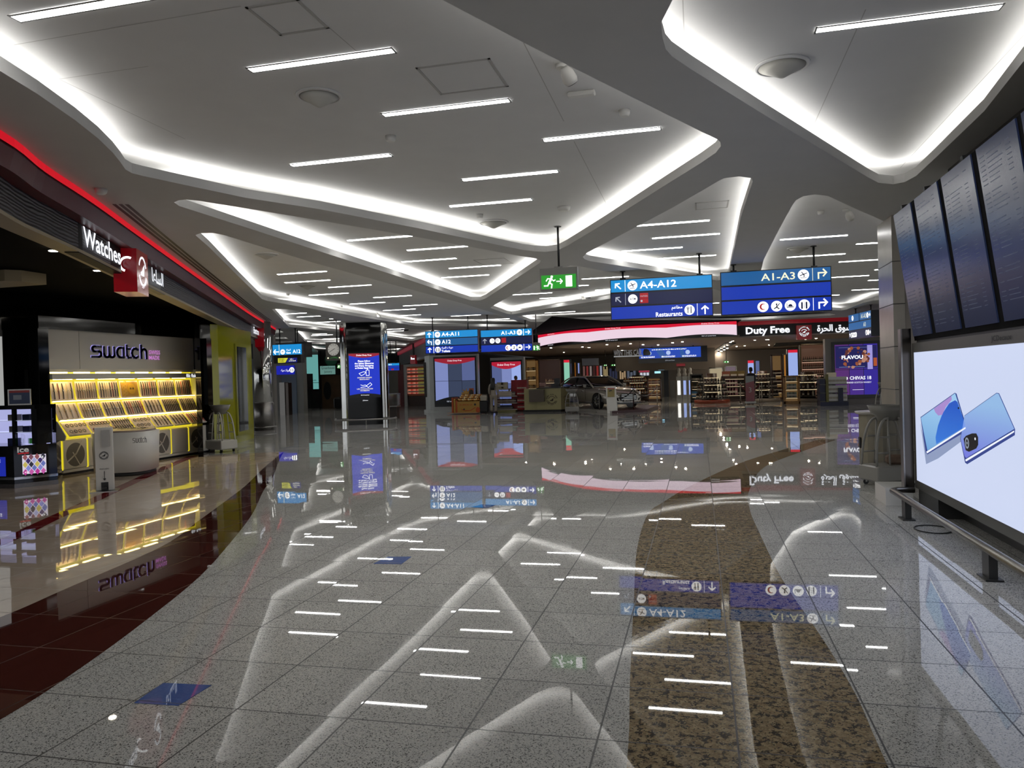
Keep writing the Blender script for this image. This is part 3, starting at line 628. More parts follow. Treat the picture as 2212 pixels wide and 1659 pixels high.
# linear diffuser beside the red band
b = mb(); C = [p for p in offset_curve(C0, -.22) if 7.6 < p[1] < 24.5]
for d in (-.07, 0, .07): q = offset_curve(C, d); q2 = offset_curve(C, d + .045); n = len(q); b.add([(p[0], p[1], 3.797) for p in q + q2], [(i, i + 1, n + i + 1, n + i) for i in range(n - 1)], M_BLACK)
tag(b.build('air_slot_diffuser'), 'long black triple air slot in the grey ceiling beside the red band', 'air vent')
# downlights under the shop ceiling
M_DLIGHT = glow('downlight_lamp', 'fff4dc', 170, True)
def downlight(p, label, group='downlights in the watch shop', m=None, r=.07):
    t = thing('downlight', label, 'downlight', p, 0, group); b = mb(); b.lathe([(r, -.012), (r, 0)], M_DARK, None, 14); part(b, 'rim', t)
    b = mb(); b.lathe([(r * .75, -.016), (r * .75, -.010)], m or M_DLIGHT, None, 14); part(b, 'lamp', t); return t
downlight(fl(115, 540, 3.42), 'round downlight under the black shop ceiling, nearer the front')
downlight(fl(210, 583, 3.42), 'round downlight under the black shop ceiling, below the Watches sign')
# shop walls
b = mb(); b.box((-12.35, -4, 0), (-12.2, 15.35, 3.42), M_GLOSSBLK); b.box((-26, -4.2, 0), (-12.2, -4, 3.42), M_BLACK); struct(b.build('wall_left'))
b = mb(); p = [oy(0, 585, 9.6), oy(64, 575, 9.6)]; b.prism([(-13.0, 9.3), (p[1].x - .15, 9.3), (p[1].x, 9.45), (p[1].x, 9.9), (-13, 9.9)], oy(40, 612, 9.6).z, oy(40, 580, 9.6).z, M_BEIGEP); struct(b.build('beam_shop'))
b = mb(); q = ox(9, 860, -12.18); b.box((-12.195, q.y - .9, .95), (-12.18, q.y, 2.6), glow('poster_pale', 'b9bab8', .7)); tag(b.build('wall_poster'), 'pale lit poster on the black shop wall at the edge of the picture', 'poster')
# ---------------------------------------------------------------- Watches sign and red emblem block
CF = offset_curve(C0, .2)
a, c = on_curve(178, 520, CF), on_curve(262, 560, CF)
F = Face((a.x, a.y, 3.2), (c.x - a.x, c.y - a.y, 0)); w = math.hypot(c.x - a.x, c.y - a.y)
ws = thing('shop_sign', 'black fascia sign with white lit letters reading Watches', 'sign', F.p(w / 2, .2, 0))
b = mb(); F.box(b, -.14, -.02, w + .1, .37, mat('sign_black', '0a0a0b', .6, spec=.2), -.15, .0); wpart(b, 'sign_panel', ws)
b = mb(); F.text(b, 'Watches', .0, .085, .23, M_TXT, w=w - .07, d=.012, bold=.02); wpart(b, 'lettering', ws)
def emblem(F, b, x, y, r, m, ink2=None):
    F.ring(b, x, y, r * .86, r * 1.0, m, 200, 340, .004); F.ring(b, x, y, r * .86, r, m, 20, 160, .004)
    F.poly(b, [(x - .45 * r, y - .3 * r), (x + .3 * r, y - .3 * r), (x + .5 * r, y + .5 * r), (x + .1 * r, y + .25 * r), (x - .1 * r, y + .05 * r), (x - .5 * r, y - .1 * r)], m, 0, .004)
def ring_text(F, b, t, x, y, r, h, m, a0, a1, inside=False):
    n = len(t)
    for i, ch in enumerate(t):
        if ch == ' ': continue
        a = math.radians(a0 + (a1 - a0) * (i + .5) / n); rot = a + (math.pi / 2 if inside else -math.pi / 2)
        F.text(b, ch, x + r * math.cos(a), y + r * math.sin(a), h, m, align='c', d=.004, rot=rot, bold=.02)
a = on_curve(296, 590, offset_curve(C0, 0.0)); c = on_curve(321, 600, offset_curve(C0, 0.0))
t_ = Vector((c.x - a.x, c.y - a.y, 0)); wq = .62; F = Face((a.x, a.y, 2.93), t_)
M_REDBLK = mat('red_emblem_block', '8c0e16', .15, spec=.6, emit=.12, ecol='b01020')
rb = thing('emblem_block', 'red block with a white round emblem hanging below the fascia, right of the Watches sign', 'sign', F.p(wq / 2, .3, -.3))
b = mb(); F.box(b, 0, 0, wq, .60, M_REDBLK, -.3, 0); wpart(b, 'block', rb)
b = mb(); emblem(F, b, wq / 2, .32, .21, M_TXT); ring_text(F, b, 'DUBAI DUTY FREE', wq / 2, .32, .24, .045, M_TXT, 200, 340, True); wpart(b, 'emblem', rb)
F2 = Face(F.p(0, 0, -.3), F.n); b = mb(); F2.ring(b, .18, .38, .08, .11, M_LWHITE, 60, 250, .003); o = wpart(b, 'emblem', rb)
a = on_curve(322, 590, CF); c = on_curve(347, 602, CF); F = Face((a.x, a.y, 3.2), (c.x - a.x, c.y - a.y, 0)); w = math.hypot(c.x - a.x, c.y - a.y)
ws = thing('shop_sign', 'black fascia sign with white Arabic lettering, just right of the red block', 'sign', F.p(w / 2, .2, 0))
b = mb(); F.box(b, -.04, -.02, w + .3, .37, M_BLACK, -.1, .0); wpart(b, 'sign_panel', ws)
b = mb(); F.text(b, arabic('الساعا'), .0, .08, .22, M_TXT, w=w, d=.04, bold=.02); wpart(b, 'lettering', ws)
# second pair farther along the curve
a, c = on_curve(545, 712, CF), on_curve(560, 724, CF); F = Face((a.x, a.y, 3.2), (c.x - a.x, c.y - a.y, 0)); w = math.hypot(c.x - a.x, c.y - a.y)
ws = thing('shop_sign', 'small black fascia sign reading Electronics at the far end of the red band', 'sign', F.p(w / 2, .2, 0))
b = mb(); F.box(b, -.5, -.03, w + .1, .38, M_BLACK, -.1, .0); wpart(b, 'sign_panel', ws); b = mb(); F.text(b, 'Electronics', 0, .09, .22, M_TXT, w=w, d=.04, bold=.02); wpart(b, 'lettering', ws)
a = on_curve(570, 730, C0); c = on_curve(577, 733, C0); F = Face((a.x, a.y, 2.9), (c.x - a.x, c.y - a.y, 0))
rb = thing('emblem_block', 'small red block at the far end of the curved fascia, under the Electronics sign', 'sign', F.p(.3, .3, -.3)); b = mb(); F.box(b, 0, 0, .62, .65, M_REDBLK, -.3, 0); wpart(b, 'block', rb); b = mb(); emblem(F, b, .31, .33, .22, M_TXT); wpart(b, 'emblem', rb)
# ---------------------------------------------------------------- watch wall
XW, XD = -11.9, -11.6
M_SWPANEL = mat('warm_white_panel', 'dcd8cf', .35); M_TRAY = mat('cream_tray', 'f6e2d4', .5); M_YEL = glow('yellow_led', 'f4e028', .85); M_SLOT = glow('yellow_slot_lamp', 'ffe08a', 13, True)
M_NAVYL = mat('navy_letters', '0c0b38', .3); M_HALO = glow('letter_halo', 'b4a8ff', .9)
y0, y1 = ox(95, 711, XW).y, ox(417, 734, XW).y; F = Face((XW, y0, 0), (0, 1, 0)); L = y1 - y0
wd = thing('watch_display_wall', 'white watch display wall with yellow lit trays and large navy lettering', 'display wall', (XW, (y0 + y1) / 2, 0))
zt = ox(95, 711, XW).z; zb = ox(97, 797, XW).z
b = mb(); F.box(b, 0, zb, .82, zt, M_SWPANEL, -.1, 0); F.box(b, .83, zb, L, zt, M_SWPANEL, -.1, 0); F.box(b, .81, zb, .84, zt, M_DARK, -.1, -.006); F.box(b, 0, 0, L, zb, M_SWPANEL, -.2, -.1); wpart(b, 'header_panel', wd)
q0, q1 = ox(197, 772, XW), ox(318, 775, XW); u0 = q0.y - y0; u1 = q1.y - y0; zq = ox(197, 772, XW).z; hq = .235
def swatch_word(F, b, x, y, w, h, m, d):
    """the wordmark, drawn as rounded single strokes"""
    k = w / 6.35; t = .17 * k; S = lambda P: stroke(F, b, [(x + p * k, y + q * h) for p, q in P], t, m, d)
    arc = lambda cx, cy, rx, ry, a0, a1: [(cx + rx * math.cos(math.radians(a0 + (a1 - a0) * i / 8)), cy + ry * math.sin(math.radians(a0 + (a1 - a0) * i / 8))) for i in range(9)]
    S([(.95, .95), (.3, .95)] + arc(.3, .74, .24, .21, 90, 270) + [(.3, .53), (.7, .53)] + arc(.7, .3, .26, .23, 90, -90) + [(.05, .06)])
    S([(1.3, .92), (1.3, .3)] + arc(1.58, .3, .28, .25, 180, 360) + [(1.86, .92)]); S([(1.86, .3)] + arc(2.14, .3, .28, .25, 180, 360) + [(2.42, .92)])
    S([(3.45, .05), (3.45, .92), (3.1, .92)] + arc(3.1, .49, .38, .43, 90, 270) + [(3.45, .06)])
    S([(3.85, 1.15), (3.85, .25), (4.0, .06), (4.25, .06)]); S([(3.85, .85), (4.2, .85)])
    S(arc(4.85, .48, .42, .43, 50, 310)); S([(5.55, 1.2), (5.55, .03)]); S([(5.55, .6)] + arc(5.88, .58, .3, .3, 160, 0) + [(6.2, .03)])
b = mb(); swatch_word(F, b, u0 - .006, zq + .007, u1 - u0, hq, M_HALO, .008); wpart(b, 'lit_edge', wd)
b = mb(); swatch_word(F, b, u0, zq, u1 - u0, hq, M_NAVYL, .03); wpart(b, 'lettering', wd)
M_PINKL = glow('pink_letters', 'd58ad8', .8); b = mb(); F.text(b, 'SWISS', u1 + .04, zq + .1, .09, M_PINKL, w=.36, d=.02, bold=.01); F.text(b, 'MADE', u1 + .04, zq - .02, .09, M_PINKL, w=.34, d=.02, bold=.01); wpart(b, 'lettering', wd)
# slots, grey strip, glowing back
b = mb(); F.box(b, 0, zb - .06, L, zb, M_SWPANEL, -.1, .02); F.box(b, 0, zb - .2, L, zb - .095, M_SWPANEL, -.1, .15); F.box(b, L - .06, .62, L, zb, M_SWPANEL, -.1, .08); wpart(b, 'surround', wd)
b = mb(); F.box(b, .03, .66, L - .06, zb - .06, M_YEL, -.1, -.06); wpart(b, 'lit_back', wd)
b = mb()
for i in range(7): F.box(b, .1 + i * .56, zb - .085, .5 + i * .56, zb - .06, M_SLOT, .0, .015); F.box(b, .1 + i * .56, zb - .21, .5 + i * .56, zb - .2, M_SLOT, .06, .12)
wpart(b, 'slot_and_fill_lamp', wd)
b = mb(); F.text(b, 'flik flak', L - .5, zb - .19, .08, M_TXT, w=.36, d=.156); wpart(b, 'lettering', wd)
# trays: (row, z low, z high, depth low, depth high)
ROWS = [(zb - .60, zb - .245, .05, .0), (zb - .97, zb - .66, .2, .06), (zb - 1.26, zb - 1.02, .42, .22)]
COLS = ['1a1414', '30201c', '6e1f1c', '6a5646', '2a2a30', '8a6f50', '9c8f80', 'b84838', '44342c', 'c9b7a0']
names = {'1a1414': 'black', '30201c': 'dark brown', '6e1f1c': 'dark red', '6a5646': 'taupe', '2a2a30': 'charcoal', '8a6f50': 'tan', '9c8f80': 'grey', 'b84838': 'orange red', '44342c': 'brown', 'c9b7a0': 'cream'}
M_W = {c: mat('watch_strap_' + names[c].replace(' ', '_'), c, .4) for c in COLS}; M_DIAL = mat('watch_dial', 'c8c2b4', .2, .3)
FILL = [[(5, 's', (0, 2, 0, 9, 0)), (9, 's', (3, 3, 5, 6)), (8, 's', (4, 0, 6, 9, 0, 2)), (0, 'bee', ()), (8, 's', (0, 2, 0, 1, 7)), (8, 's', (3, 6, 4, 0)), (8, 's', (4, 0, 7, 1, 2))],
        [(4, 's', (6, 5, 6, 5)), (8, 's', (5, 5, 6, 0, 0)), (8, 's', (0, 1, 9, 0, 4, 9)), (8, 's', (0, 2, 7, 6, 1)), (5, 's', (4, 0, 3, 5)), (9, 's', (0, 0, 1, 4)), (8, 's', (4, 0, 6, 1))],
        [(9, 'r', (3, 5, 6)), (14, 'r', (8, 2, 1)), (16, 'd', (0, 1, 0)), (9, 'r', (0, 5, 1)), (5, 's', (0, 1, 6)), (5, 's', (0, 1, 8)), (7, 's', (7, 3, 0))]]
rnames = ('top', 'middle', 'bottom'); nW = 0; wsrc = {}
rr = random.Random(11)
for ri, (zl, zh, dl, dh) in enumerate(ROWS):
    b = mb(); F.box(b, .08, zl - .03, L - .1, zl - .018, M_SLOT, dl + .0, dl + .025); wpart(b, 'slot_and_fill_lamp', wd) if ri < 2 else None  # lamp strip added under the upper rows to brighten the trays below
    tw = (L - .2) / 7
    for ci in range(7):
        ua = .06 + ci * tw + .02; ub = ua + tw - .055
        A = F.p(ua, zl, dl); V = F.p(ua, zh, dh) - A; FT = Face(A, F.u, V); hh = V.length; wv_ = ub - ua
        b = mb(); FT.box(b, 0, 0, wv_, hh, M_TRAY, -.02, 0); FT.box(b, 0, -.012, wv_, 0, M_SWPANEL, -.02, .02); wpart(b, 'tray', wd)
        n, kind, pal = FILL[ri][ci]
        if kind == 'bee':
            b = mb(); FT.box(b, .03, .02, wv_ - .02, hh - .03, mat('honey_panel', 'b98a2c', .5), .001, .01)
            for hx in range(2):
                for hy in range(4): FT.ring(b, .09 + hx * .07, .06 + hy * .075 + hx * .037, .032, .039, mat('honey_line', 'e2b84c', .5), 0, 360, .013, 6)
            FT.disc(b, wv_ * .6, hh * .5, .115, mat('honey_disc', 'd0a01c', .4), 0, .016, 24); FT.disc(b, wv_ * .54, hh * .52, .024, mat('honey_dark', '6a4a14', .4), 0, .02, 12); FT.disc(b, wv_ * .68, hh * .52, .024, MATS['honey_dark'], 0, .02, 12)
            wpart(b, 'picture_panel', wd); continue
        for j in range(n):
            c = COLS[pal[j % len(pal)]]; nW += 1
            key = (kind, c, ri)
            lab = {'s': 'wristwatch with a %s strap standing' % names[c], 'r': '%s bracelet watch on a round stand' % names[c], 'd': 'short %s watch lying' % names[c]}[kind] + ' in the %s tray of the %s row' % (ORD[ci], rnames[ri])
            per = n if kind == 's' else (n + 1) // 2; row2 = 0 if kind == 's' else j // per; jj = j % per
            x = wv_ * (jj + .6) / (per + .2); y = .02 if kind == 's' else hh * (.52 - .46 * row2)
            if key not in wsrc:
                b = mb(); T = Matrix.Identity(4)
                if kind == 'r':
                    R = .034; b.tube([(R * math.cos(2 * math.pi * k / 14), .045 + R * math.sin(2 * math.pi * k / 14), .03) for k in range(14)], .007, M_W[c], 6, closed=True); b.lathe([(.016, -.006), (.016, .006)], M_DIAL, Matrix.Translation((0, .012, .04)), 10)
                else:
                    H_ = (hh - .05) if kind == 's' else hh * .42
                    st = .011; b.loft([[(-st * .75, 0, .006), (st * .75, 0, .006), (st * .75, 0, .012), (-st * .75, 0, .012)], [(-st, H_ * .45, .014), (st, H_ * .45, .014), (st, H_ * .45, .02), (-st, H_ * .45, .02)], [(-st, H_ * .6, .014), (st, H_ * .6, .014), (st, H_ * .6, .02), (-st, H_ * .6, .02)], [(-st * .75, H_, .006), (st * .75, H_, .006), (st * .75, H_, .012), (-st * .75, H_, .012)]], M_W[c], smooth=False)
                    b.lathe([(.019, 0), (.019, .012), (.014, .015)], M_W[c], Matrix.Translation((0, H_ * .52, .012)), 12); b.lathe([(.014, 0), (.0138, .003)], M_DIAL, Matrix.Translation((0, H_ * .52, .027)), 12)
                o = wsrc[key] = b.build('wristwatch')
            else: o = wsrc[key].copy(); COL.objects.link(o)
            o.matrix_world = FT.T(x, y, .002); tag(o, lab, 'watch', 'watches in the %s tray of the %s row' % (ORD[ci], rnames[ri]))
FQ = Face(F.p(-.005, 0, 0), F.n); b = mb(); FQ.poly(b, [(-.1, .62), (.4, .66), (.43, zb - 1.27), (.25, zb - 1.0), (.21, zb - .98), (.07, zb - .65), (.06, zb - .61), (.01, zb - .23), (.01, zb), (-.1, zb)], M_SWPANEL, 0, .02); wpart(b, 'side_cheek', wd)
# drawers and doors under the trays
FD = Face((XD, y0, 0), (0, 1, 0)); M_CLK = mat('grey_print', '6e6a66', .5); y_ = .08; dw = (L - .1) / 7
b = mb(); FD.box(b, 0, .1, L, .66, M_SWPANEL, -.3, -.02); FD.box(b, 0, .0, L, .05, M_DARK, -.3, -.03); FD.box(b, 0, .05, L, .1, M_WHITE, -.3, .03); wpart(b, 'cabinet_body', wd)
for i in range(7):
    b = mb(); FD.box(b, .04 + i * dw, .115, .04 + (i + 1) * dw - .05, .64, M_SWPANEL, -.02, .01); o = wpart(b, 'door', wd)
    if i in (0, 2, 4, 6):
        b = mb(); cx_, cy_ = .015 + (i + .5) * dw, .37; FD.disc(b, cx_, cy_, .225, M_CLK, 0, .012, 28)
        stroke(FD, b, [(cx_ - .2, cy_ - .12), (cx_ + .02, cy_ + .02), (cx_ + .17, cy_ + .24)], .03, M_SWPANEL, .014); stroke(FD, b, [(cx_ - .06, cy_ + .04), (cx_ + .12, cy_ - .24)], .022, M_SWPANEL, .014); wpart(b, 'clock_print', wd)
    b = mb(); FD.box(b, .04 + i * dw - .03, .1, .04 + i * dw - .01, .66, M_YEL, -.02, .0); wpart(b, 'lit_gap', wd)
# black gloss portal round the wall
zc = ox(100, 684, XW).z
b = mb(); F.box(b, -.24, zt, L + .2, zc, M_GLOSSBLK, -.12, .12); F.box(b, -.24, 0, -.01, zt, M_GLOSSBLK, -.12, .1); F.box(b, L + .01, 0, L + .2, zt, M_GLOSSBLK, -.12, .36); tag(b.build('shop_portal'), 'black glossy portal framing the white watch display wall', 'portal')
# ---------------------------------------------------------------- white counter, sanitiser post, black kiosk
ct = thing('display_counter', 'rounded white counter with a small dark wordmark standing before the watch wall', 'counter', (-10.52, 12.28, 0))
def super(rx, ry, z, e=3.2, n=32): return [(math.copysign(abs(math.cos(2 * math.pi * i / n)) ** (2 / e), math.cos(2 * math.pi * i / n)) * rx, math.copysign(abs(math.sin(2 * math.pi * i / n)) ** (2 / e), math.sin(2 * math.pi * i / n)) * ry, z) for i in range(n)]
RZc = Matrix.Rotation(math.radians(20), 4, 'Z')
b = mb(); b.loft([super(.49, .56, .07), super(.52, .59, .8)], M_WHITE, RZc); part(b, 'body', ct)
b = mb(); b.loft([super(.45, .52, 0), super(.45, .52, .07)], M_DARK, RZc); part(b, 'plinth', ct)
b = mb(); b.loft([super(.46, .53, .8), super(.46, .53, .83)], mat('counter_tray', '9c8a80', .4), RZc); part(b, 'tray', ct)
a, c = at_d(287, 957, 13.5), at_d(328, 958, 13.55); F = Face(a, (c - a).xy.to_3d()); b = mb(); swatch_word(F, b, 0, 0, (c - a).length * .74, .085, M_DARK, .006); wpart(b, 'lettering', ct)
for i in range(7):
    o = wsrc[('s', COLS[0], 0)].copy(); COL.objects.link(o); o.matrix_world = Matrix.Translation((-10.78 + i * .11, 12.2 + .04 * (i % 2), .832)) @ Matrix.Rotation(.3, 4, 'Z'); tag(o, 'black wristwatch lying on top of the white rounded counter', 'watch', 'watches on the white counter')
sp = fl(228, 1060, 0); sn = thing('sanitiser_stand', 'white hand sanitiser post with black foot pedal in front of the counter', 'sanitiser stand', (sp.x, sp.y, 0), math.radians(35))
b = mb(); b.box((-.125, -.05, .01), (.125, .07, 1.0), M_WHITE, bev=.008); part(b, 'post', sn); b = mb(); b.box((-.2, -.2, 0), (.2, .16, .012), M_STEEL); part(b, 'base_plate', sn)
b = mb(); b.box((-.03, -.22, .02), (.03, -.02, .05), M_BLACK, Matrix.Rotation(math.radians(-8), 4, 'X')); b.box((-.05, -.06, .012), (.05, -.045, .14), M_BLACK); part(b, 'foot_pedal', sn)
FS = Face((0, -.052, 0), (1, 0, 0)); b = mb(); FS.box(b, -.02, .7, .09, .96, M_GREYLIT and mat('dispenser_grey', 'aaa8a4', .3), 0, .05); part(b, 'dispenser', sn)
b = mb(); emblem(FS, b, 0, .56, .05, M_DARK); FS.ring(b, 0, .56, .058, .064, M_DARK); FS.text(b, 'PRESS HERE', 0, .34, .018, M_DARK, align='c'); stroke(FS, b, [(0, .31), (0, .2)], .008, M_DARK); FS.poly(b, [(-.02, .2), (0, .165), (.02, .2)], M_DARK, 0, .006); part(b, 'printing', sn)
# kiosk
K = [(-12.15, 10.33), (-11.05, 10.33), (-10.73, 10.88), (-11.2, 11.45), (-12.15, 11.45)]
def inset(P, k): cx_ = sum(p[0] for p in P) / len(P); cy_ = sum(p[1] for p in P) / len(P); return [(cx_ + (p[0] - cx_) * k, cy_ + (p[1] - cy_) * k) for p in P]
ki = thing('watch_kiosk', 'black watch kiosk with lit glass shelves and a colourful screen at the left edge', 'kiosk', (-11.5, 10.9, 0))
b = mb(); b.prism(inset(K, 1.02), 0, .07, M_STEEL); wpart(b, 'plinth', ki); b = mb(); b.prism(K, .07, .7, M_GLOSSBLK); wpart(b, 'body', ki)
b = mb(); b.prism(inset(K, 1.012), .14, .18, M_CHROME); wpart(b, 'trim_band', ki)
M_KLIT = glow('kiosk_lit_back', 'b9bcf2', .8); M_GLASS = mat('clear_glass', 'ffffff', .02, trans=1.0, alpha=.35)
FK = Face((-12.15, 10.6, 0), (1, 0, 0)); e1, e2, e3 = [oy(q, 920, 10.6).x + 12.15 for q in (29, 69, 80)]; b = mb(); FK.box(b, 0, 1.30, e3, 1.37, M_GLOSSBLK, -.4, .04)
for q in (0, e1 - .03, e2 - .01): FK.box(b, q, .7, q + .06, 1.3, M_GLOSSBLK, -.05, .0)
FK.box(b, e2 + .05, .7, e3, 1.3, M_GLOSSBLK, -.3, -.0); FK.box(b, 0, .7, e2 + .05, 1.3, M_GLOSSBLK, -.45, -.4); wpart(b, 'cabinet_frame', ki)
b = mb(); FK.box(b, .05, .7, e2, 1.3, M_KLIT, -.4, -.38); wpart(b, 'lit_back', ki)
b = mb()
for z in (.9, 1.1): FK.box(b, .05, z, e2, z + .008, mat('shelf_glass', 'c8d4e0', .05, emit=.4, ecol='c8d0f0'), -.38, -.03)
wpart(b, 'shelf', ki)
for x, z, m, lab in ((e2 - .3, 1.108, '151a3a', 'navy watch box on the upper lit shelf of the kiosk'), (e2 - .3, .908, '151a3a', 'navy watch box on the middle lit shelf of the kiosk'), (e2 - .28, .70, '2f9a20', 'bright green watch box on the lowest kiosk shelf'), (e1 - .22, 1.108, '6e655e', 'pale watch box on the upper kiosk shelf at the picture edge'), (e1 - .2, .908, '4a4440', 'dark and pale watch box on the middle kiosk shelf'), (e1 - .24, .70, '39406a', 'flat blue box on the lowest kiosk shelf')):
    b = mb(); FK.box(b, x, z, x + .14, z + .1, mat('box_' + m, m, .4), -.25, -.1); tag(b.build('watch_box'), lab, 'box', 'watch boxes in the kiosk')
FK2 = Face((K[1][0], K[1][1], 0), (K[2][0] - K[1][0], K[2][1] - K[1][1], 0)); w2 = math.hypot(K[2][0] - K[1][0], K[2][1] - K[1][1])
b = mb(); FK2.box(b, .18, .7, w2, .88, M_GLASS, -.3, -.02); wpart(b, 'glass_case', ki); b = mb(); FK2.box(b, .2, .7, w2 - .08, .71, M_KLIT, -.28, -.04); FK2.box(b, .2, .71, .4, .86, M_KLIT, -.28, -.26); wpart(b, 'lit_tray', ki)
b = mb(); FK2.box(b, .44, .712, .52, .77, mat('red_stand', 'c02020', .4), -.22, -.12); tag(b.build('watch_stand'), 'red and white watch stand inside the small glass case of the kiosk', 'watch stand')
b = mb(); FK2.text(b, 'ice', .05, .585, .09, mat('ice_letters', 'cfcfcf', .4, emit=.25, ecol='cfcfcf'), w=.17, d=.008, bold=.03); FK2.box(b, .06, .56, .22, .578, M_REDINK, 0, .006); wpart(b, 'lettering', ki)
FS2 = FK2; b = mb(); FS2.box(b, -.0 + .12, .22, .47, .53, glow('screen_white', 'e8e0f0', .8), 0, .008); o = wpart(b, 'screen', ki)
b = mb(); pal = ['c4389a', '8a90d8', 'd0c060', '40306a', '9a5a60', 'd060b0', '6a78c0', '303040', 'b0b4e0', '805060']; q = 0
for i in range(-1, 4):
    for j in range(-1, 5):
        cx_, cy_ = .16 + i * .088 + (j % 2) * .044, .25 + j * .062
        if .15 < cx_ < .45 and .245 < cy_ < .51: FS2.poly(b, [(cx_ - .038, cy_), (cx_, cy_ - .054), (cx_ + .038, cy_), (cx_, cy_ + .054)], glow('tile_' + pal[q % 10], pal[q % 10], .8), 0, .011); q += 1
FS2.text(b, 'ICE', .37, .47, .03, M_LWHITE, d=.013); FS2.text(b, 'ICE', .15, .235, .025, M_LWHITE, d=.013); wpart(b, 'screen_picture', ki)
b = mb(); FK0 = Face((-12.15, 10.33, 0), (1, 0, 0)); FK0.box(b, .35, .2, .93, .52, glow('screen_blue', '2230b0', .8), 0, .008); wpart(b, 'screen', ki); b = mb(); FK0.text(b, 'ICE', .74, .43, .05, M_LWHITE, d=.012); wpart(b, 'lettering', ki)
b = mb(); FC = Face((-11.42, 10.6, 1.37), (.8, .6, 0)); FC.box(b, 0, 0, .34, .27, M_STEEL, -.02, 0); t = tag(b.build('notice_card'), 'small framed blue notice with a red top standing on the kiosk', 'notice')
b = mb(); FC.box(b, .02, .02, .32, .21, mat('notice_blue', '22365e', .4), 0, .002); FC.box(b, .02, .21, .32, .25, mat('notice_red', 'a02a2a', .4), 0, .002); FC.box(b, .08, .09, .2, .17, mat('notice_grey', '9098a8', .4), 0, .003); wpart(b, 'print', t) if False else None
o = b.build('print'); o.parent = t
# ---------------------------------------------------------------- yellow shop front
M_YG = mat('yellow_gloss', '8b8a10', .1, spec=.55); A_, Bq, Cq = fl(441, 970, 0), fl(478, 966, 0), fl(549, 946, 0); PL = fl(441, 987, 0)
b = mb(); b.prism([(A_.x, A_.y), (Bq.x, Bq.y), (Cq.x, Cq.y), (Cq.x - .3, Cq.y + .2), (Bq.x - .3, Bq.y + .2), (A_.x - .1, A_.y + .2)], 0, 3.19, M_YG); yw = struct(b.build('wall_yellow'))
FY = Face((Bq.x, Bq.y, 0), (Cq.x - Bq.x, Cq.y - Bq.y, 0)); LY = (Cq - Bq).length
b = mb(); FY.box(b, LY * .43, .2, LY * .8, 2.75, mat('yellow_frame', '85840f', .15), 0, .05); b.build('door_frame', yw); b = mb(); FY.box(b, LY * .47, .3, LY * .76, 2.68, mat('dark_glass', '14181c', .06, spec=.6), .02, .054); b.build('dark_window', yw)
b = mb(); b.prism([(PL.x - .15, PL.y), (PL.x, PL.y - .02), (A_.x + .02, A_.y), (A_.x - .15, A_.y)], 0, 3.3, M_GLOSSBLK); struct(b.build('wall_pilaster')); b = mb(); b.box((-12.35, 15.35, 0), (-12.2, 17.65, 3.42), M_GLOSSBLK); struct(b.build('wall_end'))
# ---------------------------------------------------------------- shopping trolleys (sail-shaped frame, bowl on top)
M_TRL = mat('trolley_grey', '8f8d88', .35); M_TRLD = mat('trolley_bowl', '7c7a75', .4)
def trolley(p, rz, label, m=None, s=1.0):
    t = thing('shopping_trolley', label, 'trolley', (p.x, p.y, 0), rz, 'sail-shaped shopping trolleys'); m = m or M_TRL; t.scale = (s, s, s)
    b = mb(); b.box((-.31, -.22, .07), (.31, .22, .28), m, bev=.02); part(b, 'base_box', t)
    for x in (-.24, .24):
        for y in (-.16, .16):
            b = mb(); b.lathe([(.035, -.012), (.035, .012)], M_BLACK, Matrix.Translation((x, y, .035)) @ Matrix.Rotation(math.pi / 2, 4, 'X'), 12); b.box((x - .012, y - .015, .035), (x + .012, y + .015, .075), M_STEEL); part(b, 'caster', t)
    for y in (-.17, .17):
        for sx in (-1, 1):
            b = mb(); b.tube([(sx * (.07 + .22 * math.cos(q * math.pi / 2 / 9) ** .8), y * (1 - .35 * q / 9), .27 + .64 * math.sin(q * math.pi / 2 / 9)) for q in range(10)], .017, m, 8); part(b, 'sail_arm', t)
            b = mb(); b.tube([(sx * .1, y, .27), (sx * .085, y * .7, .9)], .012, m, 8); part(b, 'upright', t)
            for z, xo in ((.45, .27), (.66, .22)): b = mb(); b.tube([(sx * .095, y * .9, z), (sx * xo, y * (1 - .35 * (z - .27) / .64), z)], .012, m, 8); part(b, 'crossbar', t)
    b = mb(); b.lathe([(.12, .87), (.14, .93), (.2, .98), (.24, 1.08), (.225, 1.08), (.18, 1.0), (.1, .96)], M_TRLD, Matrix.Diagonal((1.15, .85, 1, 1)), 24); part(b, 'bowl', t)
    return t
trolley(fl(478, 976, 0), math.radians(-20), 'pale sail-shaped shopping trolley before the yellow shop front', mat('trolley_pale', 'b4b1a8', .35), 1.05)
tc_ = fl(1892, 1055, 0); trolley(Vector((tc_.x + .24, tc_.y + .34, 0)), math.radians(22), 'grey sail-shaped shopping trolley beside the octagonal bin at right')
trolley(oy(1915, 868, 27.5), math.radians(15), 'distant shopping trolley in front of the purple whisky screen')
